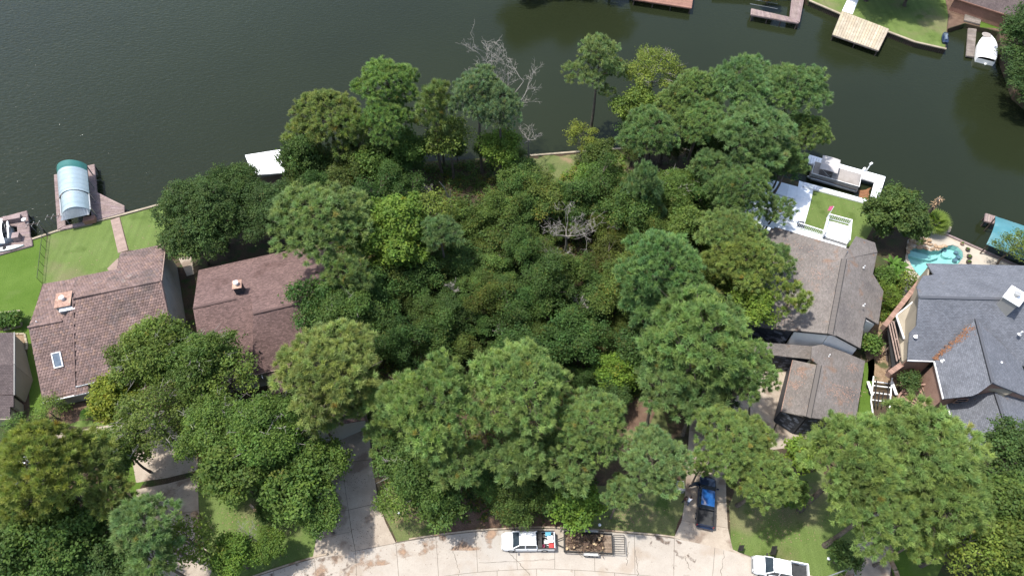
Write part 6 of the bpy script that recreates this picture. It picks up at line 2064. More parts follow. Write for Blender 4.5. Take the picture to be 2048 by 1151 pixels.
def limbs_mesh(rng, R, rz, lobes, name, pale=False):
    """boughs from the trunk axis out to every lobe, crown centre at the origin"""
    s = MB()
    r0 = R * .05
    for l in lobes:
        q = Vector(l[0]); zt = max(-rz * .95, min(q.z - R * rng.uniform(.25, .6), rz * .3))
        a = Vector((0, 0, zt))
        m = a.lerp(q, .55) + Vector((0, 0, -.06 * (q - a).length))
        s.tube([a, m, q], [r0 * .42, r0 * .26, r0 * .10], 5)
        for k in range(4):
            e = q + Vector((rng.uniform(-1, 1), rng.uniform(-1, 1), rng.uniform(-.2, .8))) * l[1]
            s.tube([m.lerp(q, .6), e], [r0 * .14, r0 * .05], 4)
    if pale:
        for k in range(26):
            a_ = rng.uniform(0, 6.28); el = rng.uniform(-.1, 1.3)
            d = Vector((math.cos(a_) * math.cos(el) * R, math.sin(a_) * math.cos(el) * R, math.sin(el) * rz)) * rng.uniform(.95, 1.12)
            m = d * .62 + Vector((rng.gauss(0, .2), rng.gauss(0, .2), 0))
            s.tube([m, (m + d) / 2 + Vector((rng.gauss(0, .12), rng.gauss(0, .12), .05)), d], [.045, .034, .016], 4)
            for j in range(3):
                q = m.lerp(d, rng.uniform(.3, .9)); s.tube([q, q + Vector((rng.gauss(0, .45), rng.gauss(0, .45), rng.uniform(0, .5)))], [.026, .012], 3)
    me = bpy.data.meshes.new(name)
    me.from_pydata(s.v, [], s.f); me.materials.append(M['deadwood' if pale else 'bark'])
    at = me.color_attributes.new("tint", 'FLOAT_COLOR', 'CORNER')
    at.data.foreach_set("color", np.ones(len(me.loops) * 4, np.float32))
    me.update()
    return me


RZ0 = {'pine': .66, 'tall': .95, 'oak': .74, 'leaf': .76, 'wisp': .8}
STOCK = {}


def stock(style, kd, big):
    """a few grown crowns of each kind and size; trees are copies of them, turned and stretched"""
    key = (style, kd, big)
    if key not in STOCK:
        R = 5.2 if big else 3.0
        out = []
        nvar = {'pine': 5, 'tall': 3, 'oak': 3, 'leaf': 4, 'wisp': 2}[style]
        for i in range(nvar):
            sd = 3000 + hash_(style + kd) + (50 if big else 0) + i
            rng = random.Random(sd)
            rz = RZ0[style] * R
            lobes = make_lobes(rng, (0, 0, 0), R, rz, style)
            out.append((crown_mesh('crown', lobes, kd, sd, 1.0, 1.0, .008), limbs_mesh(rng, R, rz, lobes, 'branches', style in ('leaf', 'wisp') and big)))
        STOCK[key] = (R, RZ0[style] * R, out)
    return STOCK[key]


def hash_(s):
    return sum(ord(ch) * (i + 3) for i, ch in enumerate(s)) % 900


def trunk_mb(rng, base, c, rz, R, bend=.3):
    s = MB()
    s.tint = rng.uniform(.8, 1.2)
    r0 = max(.12, R * .060)
    top = Vector((c[0], c[1], c[2] + rz * .35)); b = Vector(base) - Vector((0, 0, .15))
    low = Vector((c[0], c[1], c[2] - rz * .9))
    n = 5
    ox, oy = rng.uniform(-bend, bend), rng.uniform(-bend, bend)
    pts = [b.lerp(low, i / n) + Vector((ox, oy, 0)) * math.sin(math.pi * i / n) for i in range(n + 1)] + [low.lerp(top, .5), top]
    rad = [r0 * 1.3] + [r0 * (1 - .35 * i / n) for i in range(1, n + 1)] + [r0 * .45, r0 * .15]
    s.tube(pts, rad, 7)
    return s


TREES = []
_seed = [100]


def tree(style, px, py, zc, rpx, label, col=(1, 1, 1), rz=None, kind=None, group=None, dens=1.0, leaf=1.0, name=None, cat='tree', brown=.015):
    _seed[0] += 1
    rng = random.Random(_seed[0])
    c = G(px, py, zc)
    R = rpx / scale_at(px, py, zc) * {'pine': 1.2, 'tall': 1.15}.get(style, 1.06)
    rz = rz or {'pine': .62, 'tall': 1.0, 'oak': .72, 'leaf': .75, 'wisp': .8}[style] * R
    rz = min(rz, zc * .9)
    kd = kind or {'pine': 'pine', 'tall': 'pine', 'oak': 'oak', 'leaf': 'leaf', 'wisp': 'wisp'}[style]
    nm = name or ('pine_tree' if kd == 'pine' else 'oak_tree' if kd == 'oak' else 'broadleaf_tree')
    base = Vector((c.x, c.y, 0))
    t = thing(nm, label, cat, base, group)
    if leaf != 1.0 or R < 1.7 or dens < .7:
        lobes = make_lobes(rng, (0, 0, 0), R, rz, style)
        me, lm = crown_mesh('crown', lobes, kd, _seed[0], dens, leaf, brown), limbs_mesh(rng, R, rz, lobes, 'branches')
        sc, rot = (1, 1, 1), 0
    else:
        R0, z0, var = stock(style, kd, R > 3.9)
        me, lm = var[_seed[0] * 7 % len(var)]
        k = R / R0
        sc, rot = (k * rng.uniform(.94, 1.06), k * rng.uniform(.94, 1.06), rz / z0), rng.uniform(0, 6.28)
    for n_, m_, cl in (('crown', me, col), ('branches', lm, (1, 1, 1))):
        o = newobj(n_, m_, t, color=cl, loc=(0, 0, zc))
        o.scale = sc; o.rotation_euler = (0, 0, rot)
    trunk_mb(rng, base, c, rz, R).build('trunk', M['bark'], t)
    TREES.append(t)
    return t


def bare(px, py, zc, rpx, label, n0=7, depth=4, seed=0, hfrac=.5, m='deadwood', group=None, twig=.75, r0=.16):
    rng = random.Random(900 + seed)
    c = G(px, py, zc); R = rpx / scale_at(px, py, zc)
    t = thing('bare_tree', label, 'dead tree', (c.x, c.y, 0), group)
    s = MB()
    fork = Vector((c.x, c.y, max(.5, zc - R * hfrac * 1.6)))
    s.tube([(c.x, c.y, -.1), (c.x + .15, c.y, fork.z * .5), fork], [r0, r0 * .85, r0 * .65], 7)
    tr_ = s.build('trunk', M[m], t)
    b = MB()

    def grow(p, d, L, r, k):
        q = p; seg = 3
        pts = [p]
        for i in range(seg):
            d = (d + Vector((rng.gauss(0, .22), rng.gauss(0, .22), rng.gauss(.04, .15)))).normalized()
            q = q + d * (L / seg); pts.append(q)
        b.tube(pts, [max(.016, r * (1 - .55 * i / seg)) for i in range(seg + 1)], 5 if k > 2 else 4, cap=False)
        if k <= 0: return
        for i in range(rng.choice((2, 3, 3))):
            a = pts[rng.choice((1, 2, 3, 3))]
            nd = (d + Vector((rng.gauss(0, .85), rng.gauss(0, .85), rng.gauss(.1, .5)))).normalized()
            grow(a, nd, L * rng.uniform(.5, twig), r * .5, k - 1)
    for i in range(n0):
        a = i * 6.283 / n0 + rng.uniform(-.4, .4)
        grow(fork + Vector((0, 0, rng.uniform(-.5, .3) * R * .3)), Vector((math.cos(a), math.sin(a), rng.uniform(.4, 1.4))).normalized(), R * .62, r0 * .5, depth)
    b.build('branches', M[m], t)
    return t


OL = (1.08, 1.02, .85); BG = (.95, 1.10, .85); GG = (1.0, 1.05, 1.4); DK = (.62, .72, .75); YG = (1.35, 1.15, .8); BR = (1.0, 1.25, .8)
# north shore, left of the clearing
tree('pine', 780, 178, 13.5, 62, 'tall round headed bright green pine by the water, tallest of the left bank', BG, rz=3.4)
tree('pine', 775, 250, 11, 50, 'lower tier pine under the tall round headed one', BG, rz=3.4)
tree('tall', 870, 225, 12.5, 42, 'slim pine just right of the tall round headed pine', (1, 1, .9), rz=4.2)
tree('pine', 655, 232, 11, 58, 'olive pine leaning over the water at the left end of the bank', OL, rz=3.0)
tree('tall', 710, 270, 9.5, 45, 'olive green pine between the leaning pine and the round headed pine', (1.05, 1.05, .8), rz=3.6)
tree('leaf', 818, 300, 6, 40, 'bright leafy tree hiding the foot of the tall round headed pine', (1.0, 1.15, .9))
tree('wisp', 900, 280, 8, 48, 'pale loose tree behind the twin trunks', (1.35, 1.25, 1.0))
tree('pine', 957, 194, 15, 53, 'grey green pine crown on the left of the twin bare trunks', GG, rz=3.6, dens=.8)
tree('pine', 1000, 225, 14, 46, 'grey green pine crown on the right of the twin bare trunks', GG, rz=3.6, dens=.7)
tree('leaf', 1000, 300, 7, 42, 'yellow green vine covered tree beside the twin trunks', (1.3, 1.35, .8))
tree('leaf', 1040, 350, 5, 40, 'leafy tree at the left edge of the waterside clearing', (.85, .95, .8))
bare(1012, 138, 15.5, 92, 'big leafless grey tree spreading above the twin pines', n0=6, depth=5, seed=31, r0=.22, twig=.8)
bare(1057, 245, 9, 30, 'slim leafless tree at the corner of the waterside clearing', n0=6, depth=3, seed=2, hfrac=1.0, r0=.12)
# dark oaks, left bank
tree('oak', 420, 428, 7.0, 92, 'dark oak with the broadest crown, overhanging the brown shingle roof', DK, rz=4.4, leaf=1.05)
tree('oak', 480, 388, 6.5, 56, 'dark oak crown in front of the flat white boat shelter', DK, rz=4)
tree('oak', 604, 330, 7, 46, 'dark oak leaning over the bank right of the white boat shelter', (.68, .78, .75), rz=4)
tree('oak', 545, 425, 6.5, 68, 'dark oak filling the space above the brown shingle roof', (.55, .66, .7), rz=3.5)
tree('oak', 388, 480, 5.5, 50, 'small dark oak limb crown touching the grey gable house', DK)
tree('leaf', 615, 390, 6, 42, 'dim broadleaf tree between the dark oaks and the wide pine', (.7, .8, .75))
# wide pine above brown roof and neighbours
tree('pine', 640, 445, 13, 92, 'widest spreading pine of the left bank, hanging over the brown roof', (1.0, 1.06, .9), rz=3.6)
tree('pine', 695, 545, 10.5, 46, 'tufted lower pine at the right corner of the brown roof', (.95, 1.0, .85))
tree('leaf', 790, 465, 8.5, 82, 'bright yellow green vine draped tree in the middle of the wood', (1.2, 1.32, .78), leaf=1.35, rz=4.2)
tree('wisp', 860, 425, 8.5, 50, 'pale olive tree behind the bright vine draped tree', (1.5, 1.35, 1.0))
tree('pine', 880, 470, 10, 40, 'dark green pine top right of the bright vine draped tree', (.72, .85, .8))
tree('leaf', 690, 620, 8, 62, 'dark leafy tree at the right end of the brown ridge', (.75, .88, .75))
bare(690, 365, 6, 46, 'grey leafless thicket tree in the gap above the wide pine', n0=9, depth=4, seed=3, r0=.1)
bare(775, 385, 5, 38, 'small grey leafless tree just above the bright vine draped tree', n0=7, depth=3, seed=4, r0=.09)
bare(848, 378, 5, 32, 'thin leafless sapling in the dark gap left of the snag', n0=5, depth=3, seed=5, r0=.07)
# snag
c0 = G(905, 418, 0)
t = thing('dead_snag', 'pale broken forked snag standing in the dark gap', 'dead tree', c0)
MB().tube([c0, c0 + Vector((-.3, 0, 2.2)), c0 + Vector((-.9, .1, 4.6)), c0 + Vector((-1.5, 0, 6.0))], [.14, .12, .10, .05], 7).build('trunk', M['deadwood'], t)
MB().tube([c0 + Vector((-.3, 0, 2.0)), c0 + Vector((-.1, 0, 3.2)), c0 + Vector((-.05, 0, 4.3))], [.09, .07, .04], 6).build('fork', M['deadwood'], t)
bare(975, 500, 4.5, 40, 'twiggy grey shrub below the twin trunks', n0=9, depth=3, seed=6, r0=.06)
# south row
tree('pine', 655, 745, 13, 96, 'large olive pine covering the brown garage roof', (1.18, 1.10, .85), rz=3.6)
tree('pine', 640, 835, 10, 42, 'low pine limbs above the split driveway', (1.05, 1.05, .85))
tree('pine', 715, 795, 9, 48, 'olive pine filling in right of the brown garage', (1.05, 1.02, .8))
tree('pine', 868, 815, 14, 92, 'rounded light green pine, leftmost of the front row', (1.18, 1.25, 1.02), rz=4.4)
tree('pine', 785, 815, 11, 46, 'lower light green pine left of the rounded front pine', (1.05, 1.12, .85))
tree('pine', 770, 880, 7, 38, 'low pine above the right edge of the split driveway', (1.0, 1.1, .85))
tree('pine', 910, 930, 10.5, 52, 'drooping lower pine boughs under the rounded front pine', (1.0, 1.08, .9))
tree('pine', 1045, 780, 14, 94, 'broad light green pine crossed by the left side of the vacant lot', (1.16, 1.24, 1.0), rz=4.2)
tree('pine', 1035, 915, 10.5, 56, 'lower pine behind the white street pickup', (.98, 1.06, .9))
tree('pine', 1180, 850, 12.5, 70, 'light green pine in the middle of the front row', (1.14, 1.22, 1.0))
tree('pine', 1140, 935, 10, 50, 'pine boughs just above the trailer end shrub', (.95, 1.04, .9))
tree('pine', 1304, 925, 11.5, 68, 'bluish green pine nearest the wide driveway', (1.08, 1.16, 1.1))
tree('pine', 1240, 985, 8.5, 34, 'small pine tuft over the worn lawn', (1.0, 1.08, .95))
# right of the lot
tree('pine', 1318, 540, 14, 80, 'dense emerald pine in the upper right of the vacant lot', (.85, 1.08, .95), rz=4)
tree('pine', 1300, 610, 11, 50, 'lower emerald boughs under the dense pine', (.82, 1.04, .95))
tree('pine', 1400, 680, 13.5, 104, 'very broad green pine left of the black slate walls', (1.0, 1.14, .92), rz=4.2)
tree('pine', 1325, 770, 10.5, 50, 'green pine left of the broad one above the reddish clearing', (.9, 1.02, .88))
tree('pine', 1488, 745, 11.5, 66, 'green pine beside the garage driveway', (.92, 1.05, .85))
tree('pine', 1400, 800, 9.5, 56, 'shaded pine below the very broad pine', (.85, .96, .85))
tree('pine', 1455, 880, 10.5, 66, 'yellowish green pine above the dark pickup', (1.08, 1.14, .86))
tree('pine', 1520, 955, 9, 62, 'yellowish green pine over the right lawn, nearest the dark pickup', (1.08, 1.14, .86))
tree('pine', 1500, 880, 10, 44, 'yellowish pine crown by the black slate garage wall', (1.08, 1.08, .8))
tree('pine', 1408, 928, 6, 30, 'low pine bough over the bonnet of the dark pickup', (1.05, 1.1, .85))
tree('leaf', 1600, 905, 6, 36, 'small leafy yellow green tree at the garage corner', (1.35, 1.4, .8), leaf=1.25)
tree('leaf', 1580, 985, 5, 36, 'small dark tree in the shade of the right lawn', (.85, .95, .8), leaf=1.2)
tree('pine', 1700, 925, 14.5, 96, 'yellow green giant pine, crown nearest the garage roof', (1.08, 1.14, .86), rz=4)
tree('pine', 1840, 905, 14.5, 100, 'yellow green giant pine touching the lower grey roof', (1.08, 1.14, .86), rz=4)
tree('pine', 1880, 1000, 13, 84, 'yellow green giant pine right of the narrow driveway', (1.08, 1.14, .86), rz=4)
tree('pine', 1745, 1020, 12.5, 80, 'yellow green giant pine straight above the narrow driveway', (1.08, 1.14, .86), rz=3.6)
tree('pine', 1835, 1080, 10, 42, 'hanging pine bough cluster over the bottom right lawn', (1.1, 1.12, .78))
tree('oak', 2022, 900, 9, 62, 'dark broadleaf tree over the corner of the lower grey roof', (.62, .72, .75))
tree('leaf', 1990, 1000, 9, 66, 'mid green broadleaf tree at the right edge below the grey roof', (.9, .95, .8))
tree('wisp', 1930, 1085, 9, 70, 'olive wispy tree at the bottom right', (1.4, 1.25, .85), dens=1.2)
tree('leaf', 2020, 1090, 8, 70, 'olive broadleaf tree in the bottom right corner', (1.05, 1.0, .75))
tree('leaf', 1690, 1110, 3.0, 30, 'dark low shrub by the tubular trailer gate', (.6, .7, .7), name='shrub', cat='shrub')
# north east bank
tree('tall', 1197, 130, 13.5, 50, 'tall single pine standing apart at the waterline', (1, 1.02, .95), rz=4.0)
tree('wisp', 1165, 275, 4.5, 34, 'yellowish vine mound round the foot of the single pine', (1.6, 1.3, .85), dens=1.3)
tree('leaf', 1200, 310, 4.0, 34, 'dark ivy mass at the base of the single pine', (.85, .85, .75))
tree('wisp', 1308, 145, 11.5, 54, 'pale olive tree with white limbs on the waterline', (1.6, 1.4, 1.0), dens=1.25)
tree('leaf', 1275, 215, 9, 46, 'leafy tree in front of the pale olive waterline tree', (1.2, 1.2, .85))
tree('pine', 1385, 190, 12.5, 52, 'rounded pine right of the pale olive waterline tree', (1.0, 1.08, .95))
tree('pine', 1345, 225, 10.5, 46, 'pale green pine with grey twigs behind the emerald pines', (1.2, 1.2, 1.0))
tree('pine', 1480, 175, 13.5, 68, 'dark green pine of the waterline group, left one of two domes', (.8, .98, .92), rz=3.2)
tree('pine', 1585, 185, 13, 66, 'dark green pine of the waterline group, right one of two domes', (.86, 1.0, .92), rz=3.2)
tree('pine', 1400, 250, 11.5, 54, 'green pine in the middle of the waterline group', (.95, 1.08, .9))
tree('pine', 1300, 270, 11, 56, 'green pine above the top side of the vacant lot', (.88, 1.02, .95))
tree('pine', 1500, 275, 12.5, 76, 'bushy green pine in front of the two domes', (.88, 1.02, .98), rz=3.4)
tree('pine', 1615, 270, 8.5, 44, 'pine limb crown reaching over the water by the pontoon boat', (.95, 1.02, .85))
tree('pine', 1575, 325, 6.5, 38, 'shaded pine bough above the pontoon boat bow', (.8, .92, .85))
tree('pine', 1480, 385, 10.5, 60, 'green pine over the left end of the pale patio', (.88, 1.0, .9))
tree('pine', 1550, 425, 7, 36, 'wispy pine bough over the white railing', (.9, 1.02, 1.0), dens=.6)
tree('pine', 1420, 340, 10, 40, 'slender pine beside the white edged dock', (.85, .98, .9))
tree('pine', 1455, 470, 11, 60, 'olive pine left of the upper deck', (1.0, 1.05, .85))
tree('pine', 1485, 525, 11, 62, 'yellowish pine beside the weathered grey roof', (1.2, 1.15, .8))
tree('pine', 1545, 520, 8.5, 36, 'dim pine bough hiding the roof frame', (.85, .95, .85), dens=.8)
tree('wisp', 1580, 600, 9.5, 44, 'lime green boughs over the weathered grey roof', (1.35, 1.3, .85), kind='pine', dens=.8)
tree('leaf', 1500, 610, 8, 50, 'yellow green leafy tree against the grey roof', (1.3, 1.35, .8))
# inside the lot
tree('tall', 1285, 380, 10.5, 40, 'narrow dark pine with a leaning trunk in the upper lot', (.72, .86, .85), rz=4)
tree('leaf', 1345, 380, 7.5, 52, 'leafy green tree in the upper right of the lot', (.95, 1.05, .85))
tree('leaf', 1370, 450, 7, 44, 'leafy tree between the emerald pine and the olive pine', (1.0, 1.05, .85))
tree('leaf', 1232, 745, 3.6, 44, 'round bright green shrub in the lower lot', (1.35, 1.5, .85), rz=2.2, name='shrub', cat='shrub')
tree('oak', 1225, 792, 3, 34, 'dark shrub below the round bright green one', (.6, .72, .75), name='shrub', cat='shrub')
tree('leaf', 1180, 360, 3.2, 32, 'bright bush in the waterside clearing', (1.1, 1.3, .95), name='shrub', cat='shrub')
tree('leaf', 1150, 1005, 4.2, 56, 'bright bush hanging over the kerb above the trailer tongue', (1.1, 1.25, .75), rz=2.6, name='shrub', cat='shrub')
tree('leaf', 1110, 985, 3.8, 42, 'dark bush behind the white street pickup', (.75, .85, .75), name='shrub', cat='shrub')
bare(1135, 445, 6.5, 58, 'sprawling pale leafless tree in the middle of the lot', n0=6, depth=4, seed=7, r0=.2, twig=.85)
bare(1115, 500, 5, 36, 'second pale leafless sapling below the sprawling one', n0=5, depth=3, seed=8, r0=.09)
for i, (x, y, r_, lab) in enumerate([(905, 560, 22, 'twiggy grey sapling poking through the wood left of the lot'), (1005, 640, 24, 'thin leafless sapling in the wood above the front row'),
                                 (1165, 590, 22, 'grey twigs poking through the thicket in the lower lot'), (830, 660, 20, 'slim bare sapling right of the large olive pine'),
                                 (1240, 430, 24, 'pale bare sapling beside the leaning pine of the upper lot'), (1330, 455, 18, 'small leafless sapling behind the dense emerald pine')]):
    bare(x, y, 7.2, r_, lab, n0=5, depth=3, seed=20 + i, r0=.07, hfrac=1.0)
# left bottom
tree('leaf', 310, 715, 9, 76, 'mixed green tree over the lower right of the tile roof', (1.15, 1.12, .85), rz=4)
tree('leaf', 410, 725, 9, 70, 'green tree between the tile roof and the brown roof', (.95, 1.02, .85), rz=4)
tree('wisp', 455, 760, 8.5, 56, 'grey twigged tree beside the brown house front', (1.25, 1.25, .95), dens=1.2)
tree('leaf', 232, 795, 7.5, 52, 'yellow leaved tree at the front corner of the tile roof', (1.75, 1.45, .7), leaf=1.15)
tree('wisp', 310, 845, 8, 80, 'thin leafed tree above the shaded driveway', (1.15, 1.1, .9), dens=1.3)
tree('leaf', 430, 850, 9, 72, 'leafy green tree right of the shaded driveway', (1.0, 1.08, .8))
tree('leaf', 540, 870, 9.5, 84, 'dense green tree left of the split driveway', (.92, 1.05, .8), rz=4.2)
tree('leaf', 590, 965, 8, 68, 'green tree whose boughs cross the split driveway', (.9, 1.02, .8))
tree('leaf', 470, 940, 9, 66, 'mid green tree over the bottom left lawn', (1.0, 1.05, .8))
tree('leaf', 640, 1030, 6.5, 44, 'low leafy boughs beside the lower driveway slab', (.85, .98, .8))
tree('wisp', 380, 1080, 7, 60, 'sparse olive tree between driveway and bottom lawn', (1.25, 1.2, .85), dens=1.2)
tree('leaf', 465, 1110, 5, 46, 'bushy bright tree beside the mailbox', (1.05, 1.2, .75))
tree('leaf', 835, 935, 7, 78, 'dark leafy tree right of the split driveway', (.78, .9, .8), rz=3.6)
tree('wisp', 800, 990, 6, 48, 'loose green boughs over the worn lawn patch', (1.1, 1.15, .85), dens=1.2)
tree('leaf', 880, 1005, 5, 52, 'dark boughs reaching the kerb left of the mulch', (.8, .9, .8))
tree('pine', 85, 945, 15, 96, 'tall olive pine with a long dark trunk at the left edge', (1.25, 1.12, .7), rz=4, dens=.85)
tree('pine', 170, 930, 13, 60, 'olive pine crown right of the long trunked one', (1.1, 1.02, .72))
tree('leaf', 60, 1030, 9, 64, 'mid green tree below the white car', (1.05, 1.05, .75))
tree('leaf', 30, 1100, 9, 70, 'dark tree in the bottom left corner', (.8, .92, .78))
tree('leaf', 130, 1100, 8.5, 64, 'dark green tree with bright tips on the bottom edge', (.75, .92, .8))
tree('leaf', 215, 1130, 7, 50, 'dark shaded tree left of the pale bottom pine', (.62, .75, .78))
tree('pine', 290, 1050, 12.5, 56, 'pale green pine at the head of the bottom left group', (1.0, 1.12, 1.05))
tree('pine', 310, 1120, 10, 52, 'pale green pine cut by the bottom edge', (1.0, 1.1, 1.0))
bare(400, 872, 7.5, 24, 'pale round leafless crown inside the green tree group', n0=7, depth=3, seed=9, r0=.08)
bare(493, 1065, 5, 32, 'grey leafless sapling on the bottom left lawn', n0=6, depth=3, seed=10, r0=.07)

tree('leaf', 250, 900, 6.5, 46, 'dim tree beside the curved walkway end', (.8, .9, .8))

tree('leaf', 640, 930, 7.5, 56, 'leafy boughs over the left half of the split driveway', (.92, 1.02, .8))
tree('leaf', 540, 1090, 4, 34, 'small bright bush on the bottom left lawn near the kerb', (1.0, 1.1, .75))
tree('pine', 225, 985, 11, 46, 'sparse olive pine boughs above the mulch bed', (1.1, 1.02, .75))
tree('leaf', 175, 1060, 7, 48, 'dark tree beside the mulch bed', (.72, .84, .78))
tree('leaf', 745, 330, 6, 44, 'green leafy tree below the leaning olive pine', (.95, 1.08, .82))
tree('pine', 610, 275, 8.5, 42, 'olive pine bough at the left end of the bank, above the oak', OL)
# right side small ones
tree('oak', 1784, 430, 5.0, 62, 'round glossy dark magnolia by the pontoon boat slip', (.75, .80, .78), rz=4.2, leaf=1.45, name='magnolia_tree')
tree('oak', 2082, 80, 5.5, 84, 'dark tree at the top right edge by the covered boat', (.5, .62, .68))
tree('oak', 2092, 165, 5, 78, 'lower dark tree at the right edge by the covered boat', (.5, .62, .68))
tree('wisp', 2032, 490, 4.5, 36, 'feathery olive tree beside the teal boathouse', (1.1, 1.05, .85), dens=1.5)
tree('leaf', 1742, 688, 2.2, 20, 'shrub growing in the straw between the two right houses', (.9, 1.05, .8), name='shrub', cat='shrub')
tree('oak', 1820, 760, 2.6, 20, 'dark potted bush beside the curved staircase', (.6, .7, .75), name='shrub', cat='shrub')
tree('wisp', 1768, 590, 2.4, 30, 'tall grassy shrub between the grey roofs', (1.3, 1.35, .85), dens=1.8, name='shrub', cat='shrub')
tree('wisp', 1815, 565, 2.0, 22, 'loose shrub beside the pool end nearest the brick beam', (1.3, 1.25, .85), dens=1.6, name='shrub', cat='shrub')
tree('leaf', 1770, 550, 1.6, 18, 'low shrub under the magnolia', (.9, 1.05, .85), name='shrub', cat='shrub')
tree('leaf', 8, 640, 1.2, 12, 'clipped shrub in the white edged bed, cut by the left edge', (.7, .9, .8), name='shrub', cat='shrub')
tree('leaf', 30, 638, 1.2, 12, 'clipped shrub in the white edged bed, right one', (.8, 1.0, .8), name='shrub', cat='shrub')
tree('wisp', 100, 825, 2.0, 34, 'spreading shrub with long leaves below the tile roof corner', (1.2, 1.2, .95), dens=1.8, name='shrub', cat='shrub')
tree('leaf', 205, 885, 2.0, 24, 'round dark shrub inside the curve of the walkway', (.65, .85, .75), name='shrub', cat='shrub')
tree('wisp', 40, 865, 2.4, 36, 'big leaved shrub beside the left walkway', (.9, 1.05, .9), dens=1.6, name='shrub', cat='shrub')
tree('leaf', 545, 1015, 1.8, 30, 'dark shrub inside the curved orange edging', (.6, .75, .75), name='shrub', cat='shrub')
# far shore just above the picture (their reflections show)
for i, (x, y, r_) in enumerate([(1060, -100, 70), (1150, -110, 80), (1230, -95, 60), (1540, -8, 20), (1760, -60, 70), (1840, -50, 60)]):
    tree('oak', x, y, 6.5 if i != 3 else 1.6, r_, ['far bank tree behind the water, first from the left', 'far bank tree, broad one above the water', 'far bank tree left of the red brown dock', 'brown bush inside the L shaped mauve dock', 'dark tree shading the far lawn', 'dark tree shading the far lawn by the jet ski'][i],
         (.6, .7, .7) if i != 3 else (1.5, .7, .6))

# spiky plants: fan palm, sago, banana, dead palm trunk
def fan_palm(px, py, z, n, L, label, name='fan_palm', col=(1.4, 1.25, .9), cat='palm', wid=.75, trunk=True, droop=.35, seed=0):
    rng = random.Random(60 + seed)
    c = G(px, py, z)
    t = thing(name, label, cat, (c.x, c.y, 0))
    if trunk: MB().tube([(c.x, c.y, -.1), (c.x, c.y, z)], [.22, .18], 8).build('trunk', M['bark'], t)
    for i in range(n):
        a = i * 2.39996; el = 1.25 - 1.35 * (i / n) + rng.uniform(-.12, .12)
        d = Vector((math.cos(a) * math.cos(el), math.sin(a) * math.cos(el), math.sin(el)))
        s = MB(); s.tint = rng.uniform(.7, 1.25)
        p1 = c + d * (L * .34)
        s.bar(c, p1, .04)
        side = d.cross(Vector((0, 0, 1))); side = side.normalized() if side.length > .05 else Vector((1, 0, 0))
        u2 = side.cross(d)
        k = 13
        for j in range(k):
            b = -1.25 + 2.5 * j / (k - 1)
            e = (d * math.cos(b) + side * math.sin(b)).normalized()
            tip = p1 + e * (L * .62) * (wid + .25 * math.cos(b)) - Vector((0, 0, droop * L * .3))
            m_ = p1.lerp(tip, .5) + Vector((0, 0, .05))
            w_ = side * math.cos(b) * .09 - d * math.sin(b) * .09
            s.add([p1, m_ - w_, tip, m_ + w_], [(0, 1, 2, 3)])
        s.build('frond', M['leaf'], t, color=col)
    return t
fan_palm(1869, 446, 1.5, 26, 2.7, 'fan palm with pale green fronds on the pool deck corner', col=(1.75, 1.6, 1.3))
def sword_plant(px, py, z, n, L, label, name, col, seed=0, w=.05, up=.5, arch=.5, cat='plant', leaflets=0):
    rng = random.Random(80 + seed)
    c = G(px, py, z)
    t = thing(name, label, cat, (c.x, c.y, 0))
    MB().tube([(c.x, c.y, -.05), (c.x, c.y, max(.12, z))], [.16, .12], 8).build('stem', M['bark'], t)
    for i in range(n):
        a = i * 2.39996 + rng.uniform(-.2, .2); el = up + rng.uniform(-.3, .5)
        d = Vector((math.cos(a) * math.cos(el), math.sin(a) * math.cos(el), math.sin(el)))
        s = MB(); s.tint = rng.uniform(.7, 1.3)
        side = d.cross(Vector((0, 0, 1))).normalized()
        pts = [c + d * (L * q) - Vector((0, 0, arch * L * q * q)) for q in (0, .3, .6, .85, 1)]
        ws = [.4 * w, w, w, .6 * w, .02]
        if leaflets:
            for q in range(leaflets):
                f = .15 + .85 * q / leaflets
                p = c + d * (L * f) - Vector((0, 0, arch * L * f * f))
                for sg in (-1, 1):
                    e = (side * sg + d * .6).normalized() * w * 6 * math.sin(math.pi * min(1, f + .1)) ** .5
                    s.add([p, p + e * .5 + d * .05, p + e, p + e * .5 - d * .05], [(0, 1, 2, 3)])
        else:
            s.grid([[p - side * w2, p + Vector((0, 0, w2 * .3)), p + side * w2] for p, w2 in zip(pts, ws)])
        s.build('leaf', M['leaf'], t, color=col)
    return t
sword_plant(178, 828, .5, 34, 1.5, 'dark sago palm in the mulch below the tile roof', 'sago_palm', (.8, 1.1, .75), 1, .05, .5, .5, 'palm', 9)
for i, (x, y, lab) in enumerate([(1785, 527, 'banana plant nearest the magnolia'), (1800, 537, 'banana plant with broad leaves by the pool edge'), (1790, 548, 'banana plant nearest the grassy shrub')]):
    sword_plant(x, y, 1.3, 11, 2.0, lab, 'banana_plant', (1.0, 1.35, .8), 2 + i, .22, .7, .45)
c = G(1838, 452, 0)
t = thing('dead_palm', 'dead palm trunk with a frayed brown top over the water', 'dead palm', c)
s = MB(); pts = [c + Vector((.02 * math.sin(i * 2), .03 * math.cos(i * 3), i * .76)) for i in range(9)]
s.tube(pts, [.3, .26, .24, .23, .23, .25, .27, .28, .24], 9); s.build('trunk', M['bark'], t)
s = MB(); rr = random.Random(3)
for i in range(70):
    a = rr.uniform(0, 6.28); z = rr.uniform(4.6, 6.2); d = Vector((math.cos(a), math.sin(a), rr.uniform(-1.2, .3))).normalized()
    p = c + Vector((math.cos(a) * .17, math.sin(a) * .17, z)); s.tint = rr.uniform(.8, 2.2)
    s.bar(p, p + d * rr.uniform(.2, .6), .07, .03)
s.build('frayed_top', M['logend'], t, color=(.55, .5, .5))

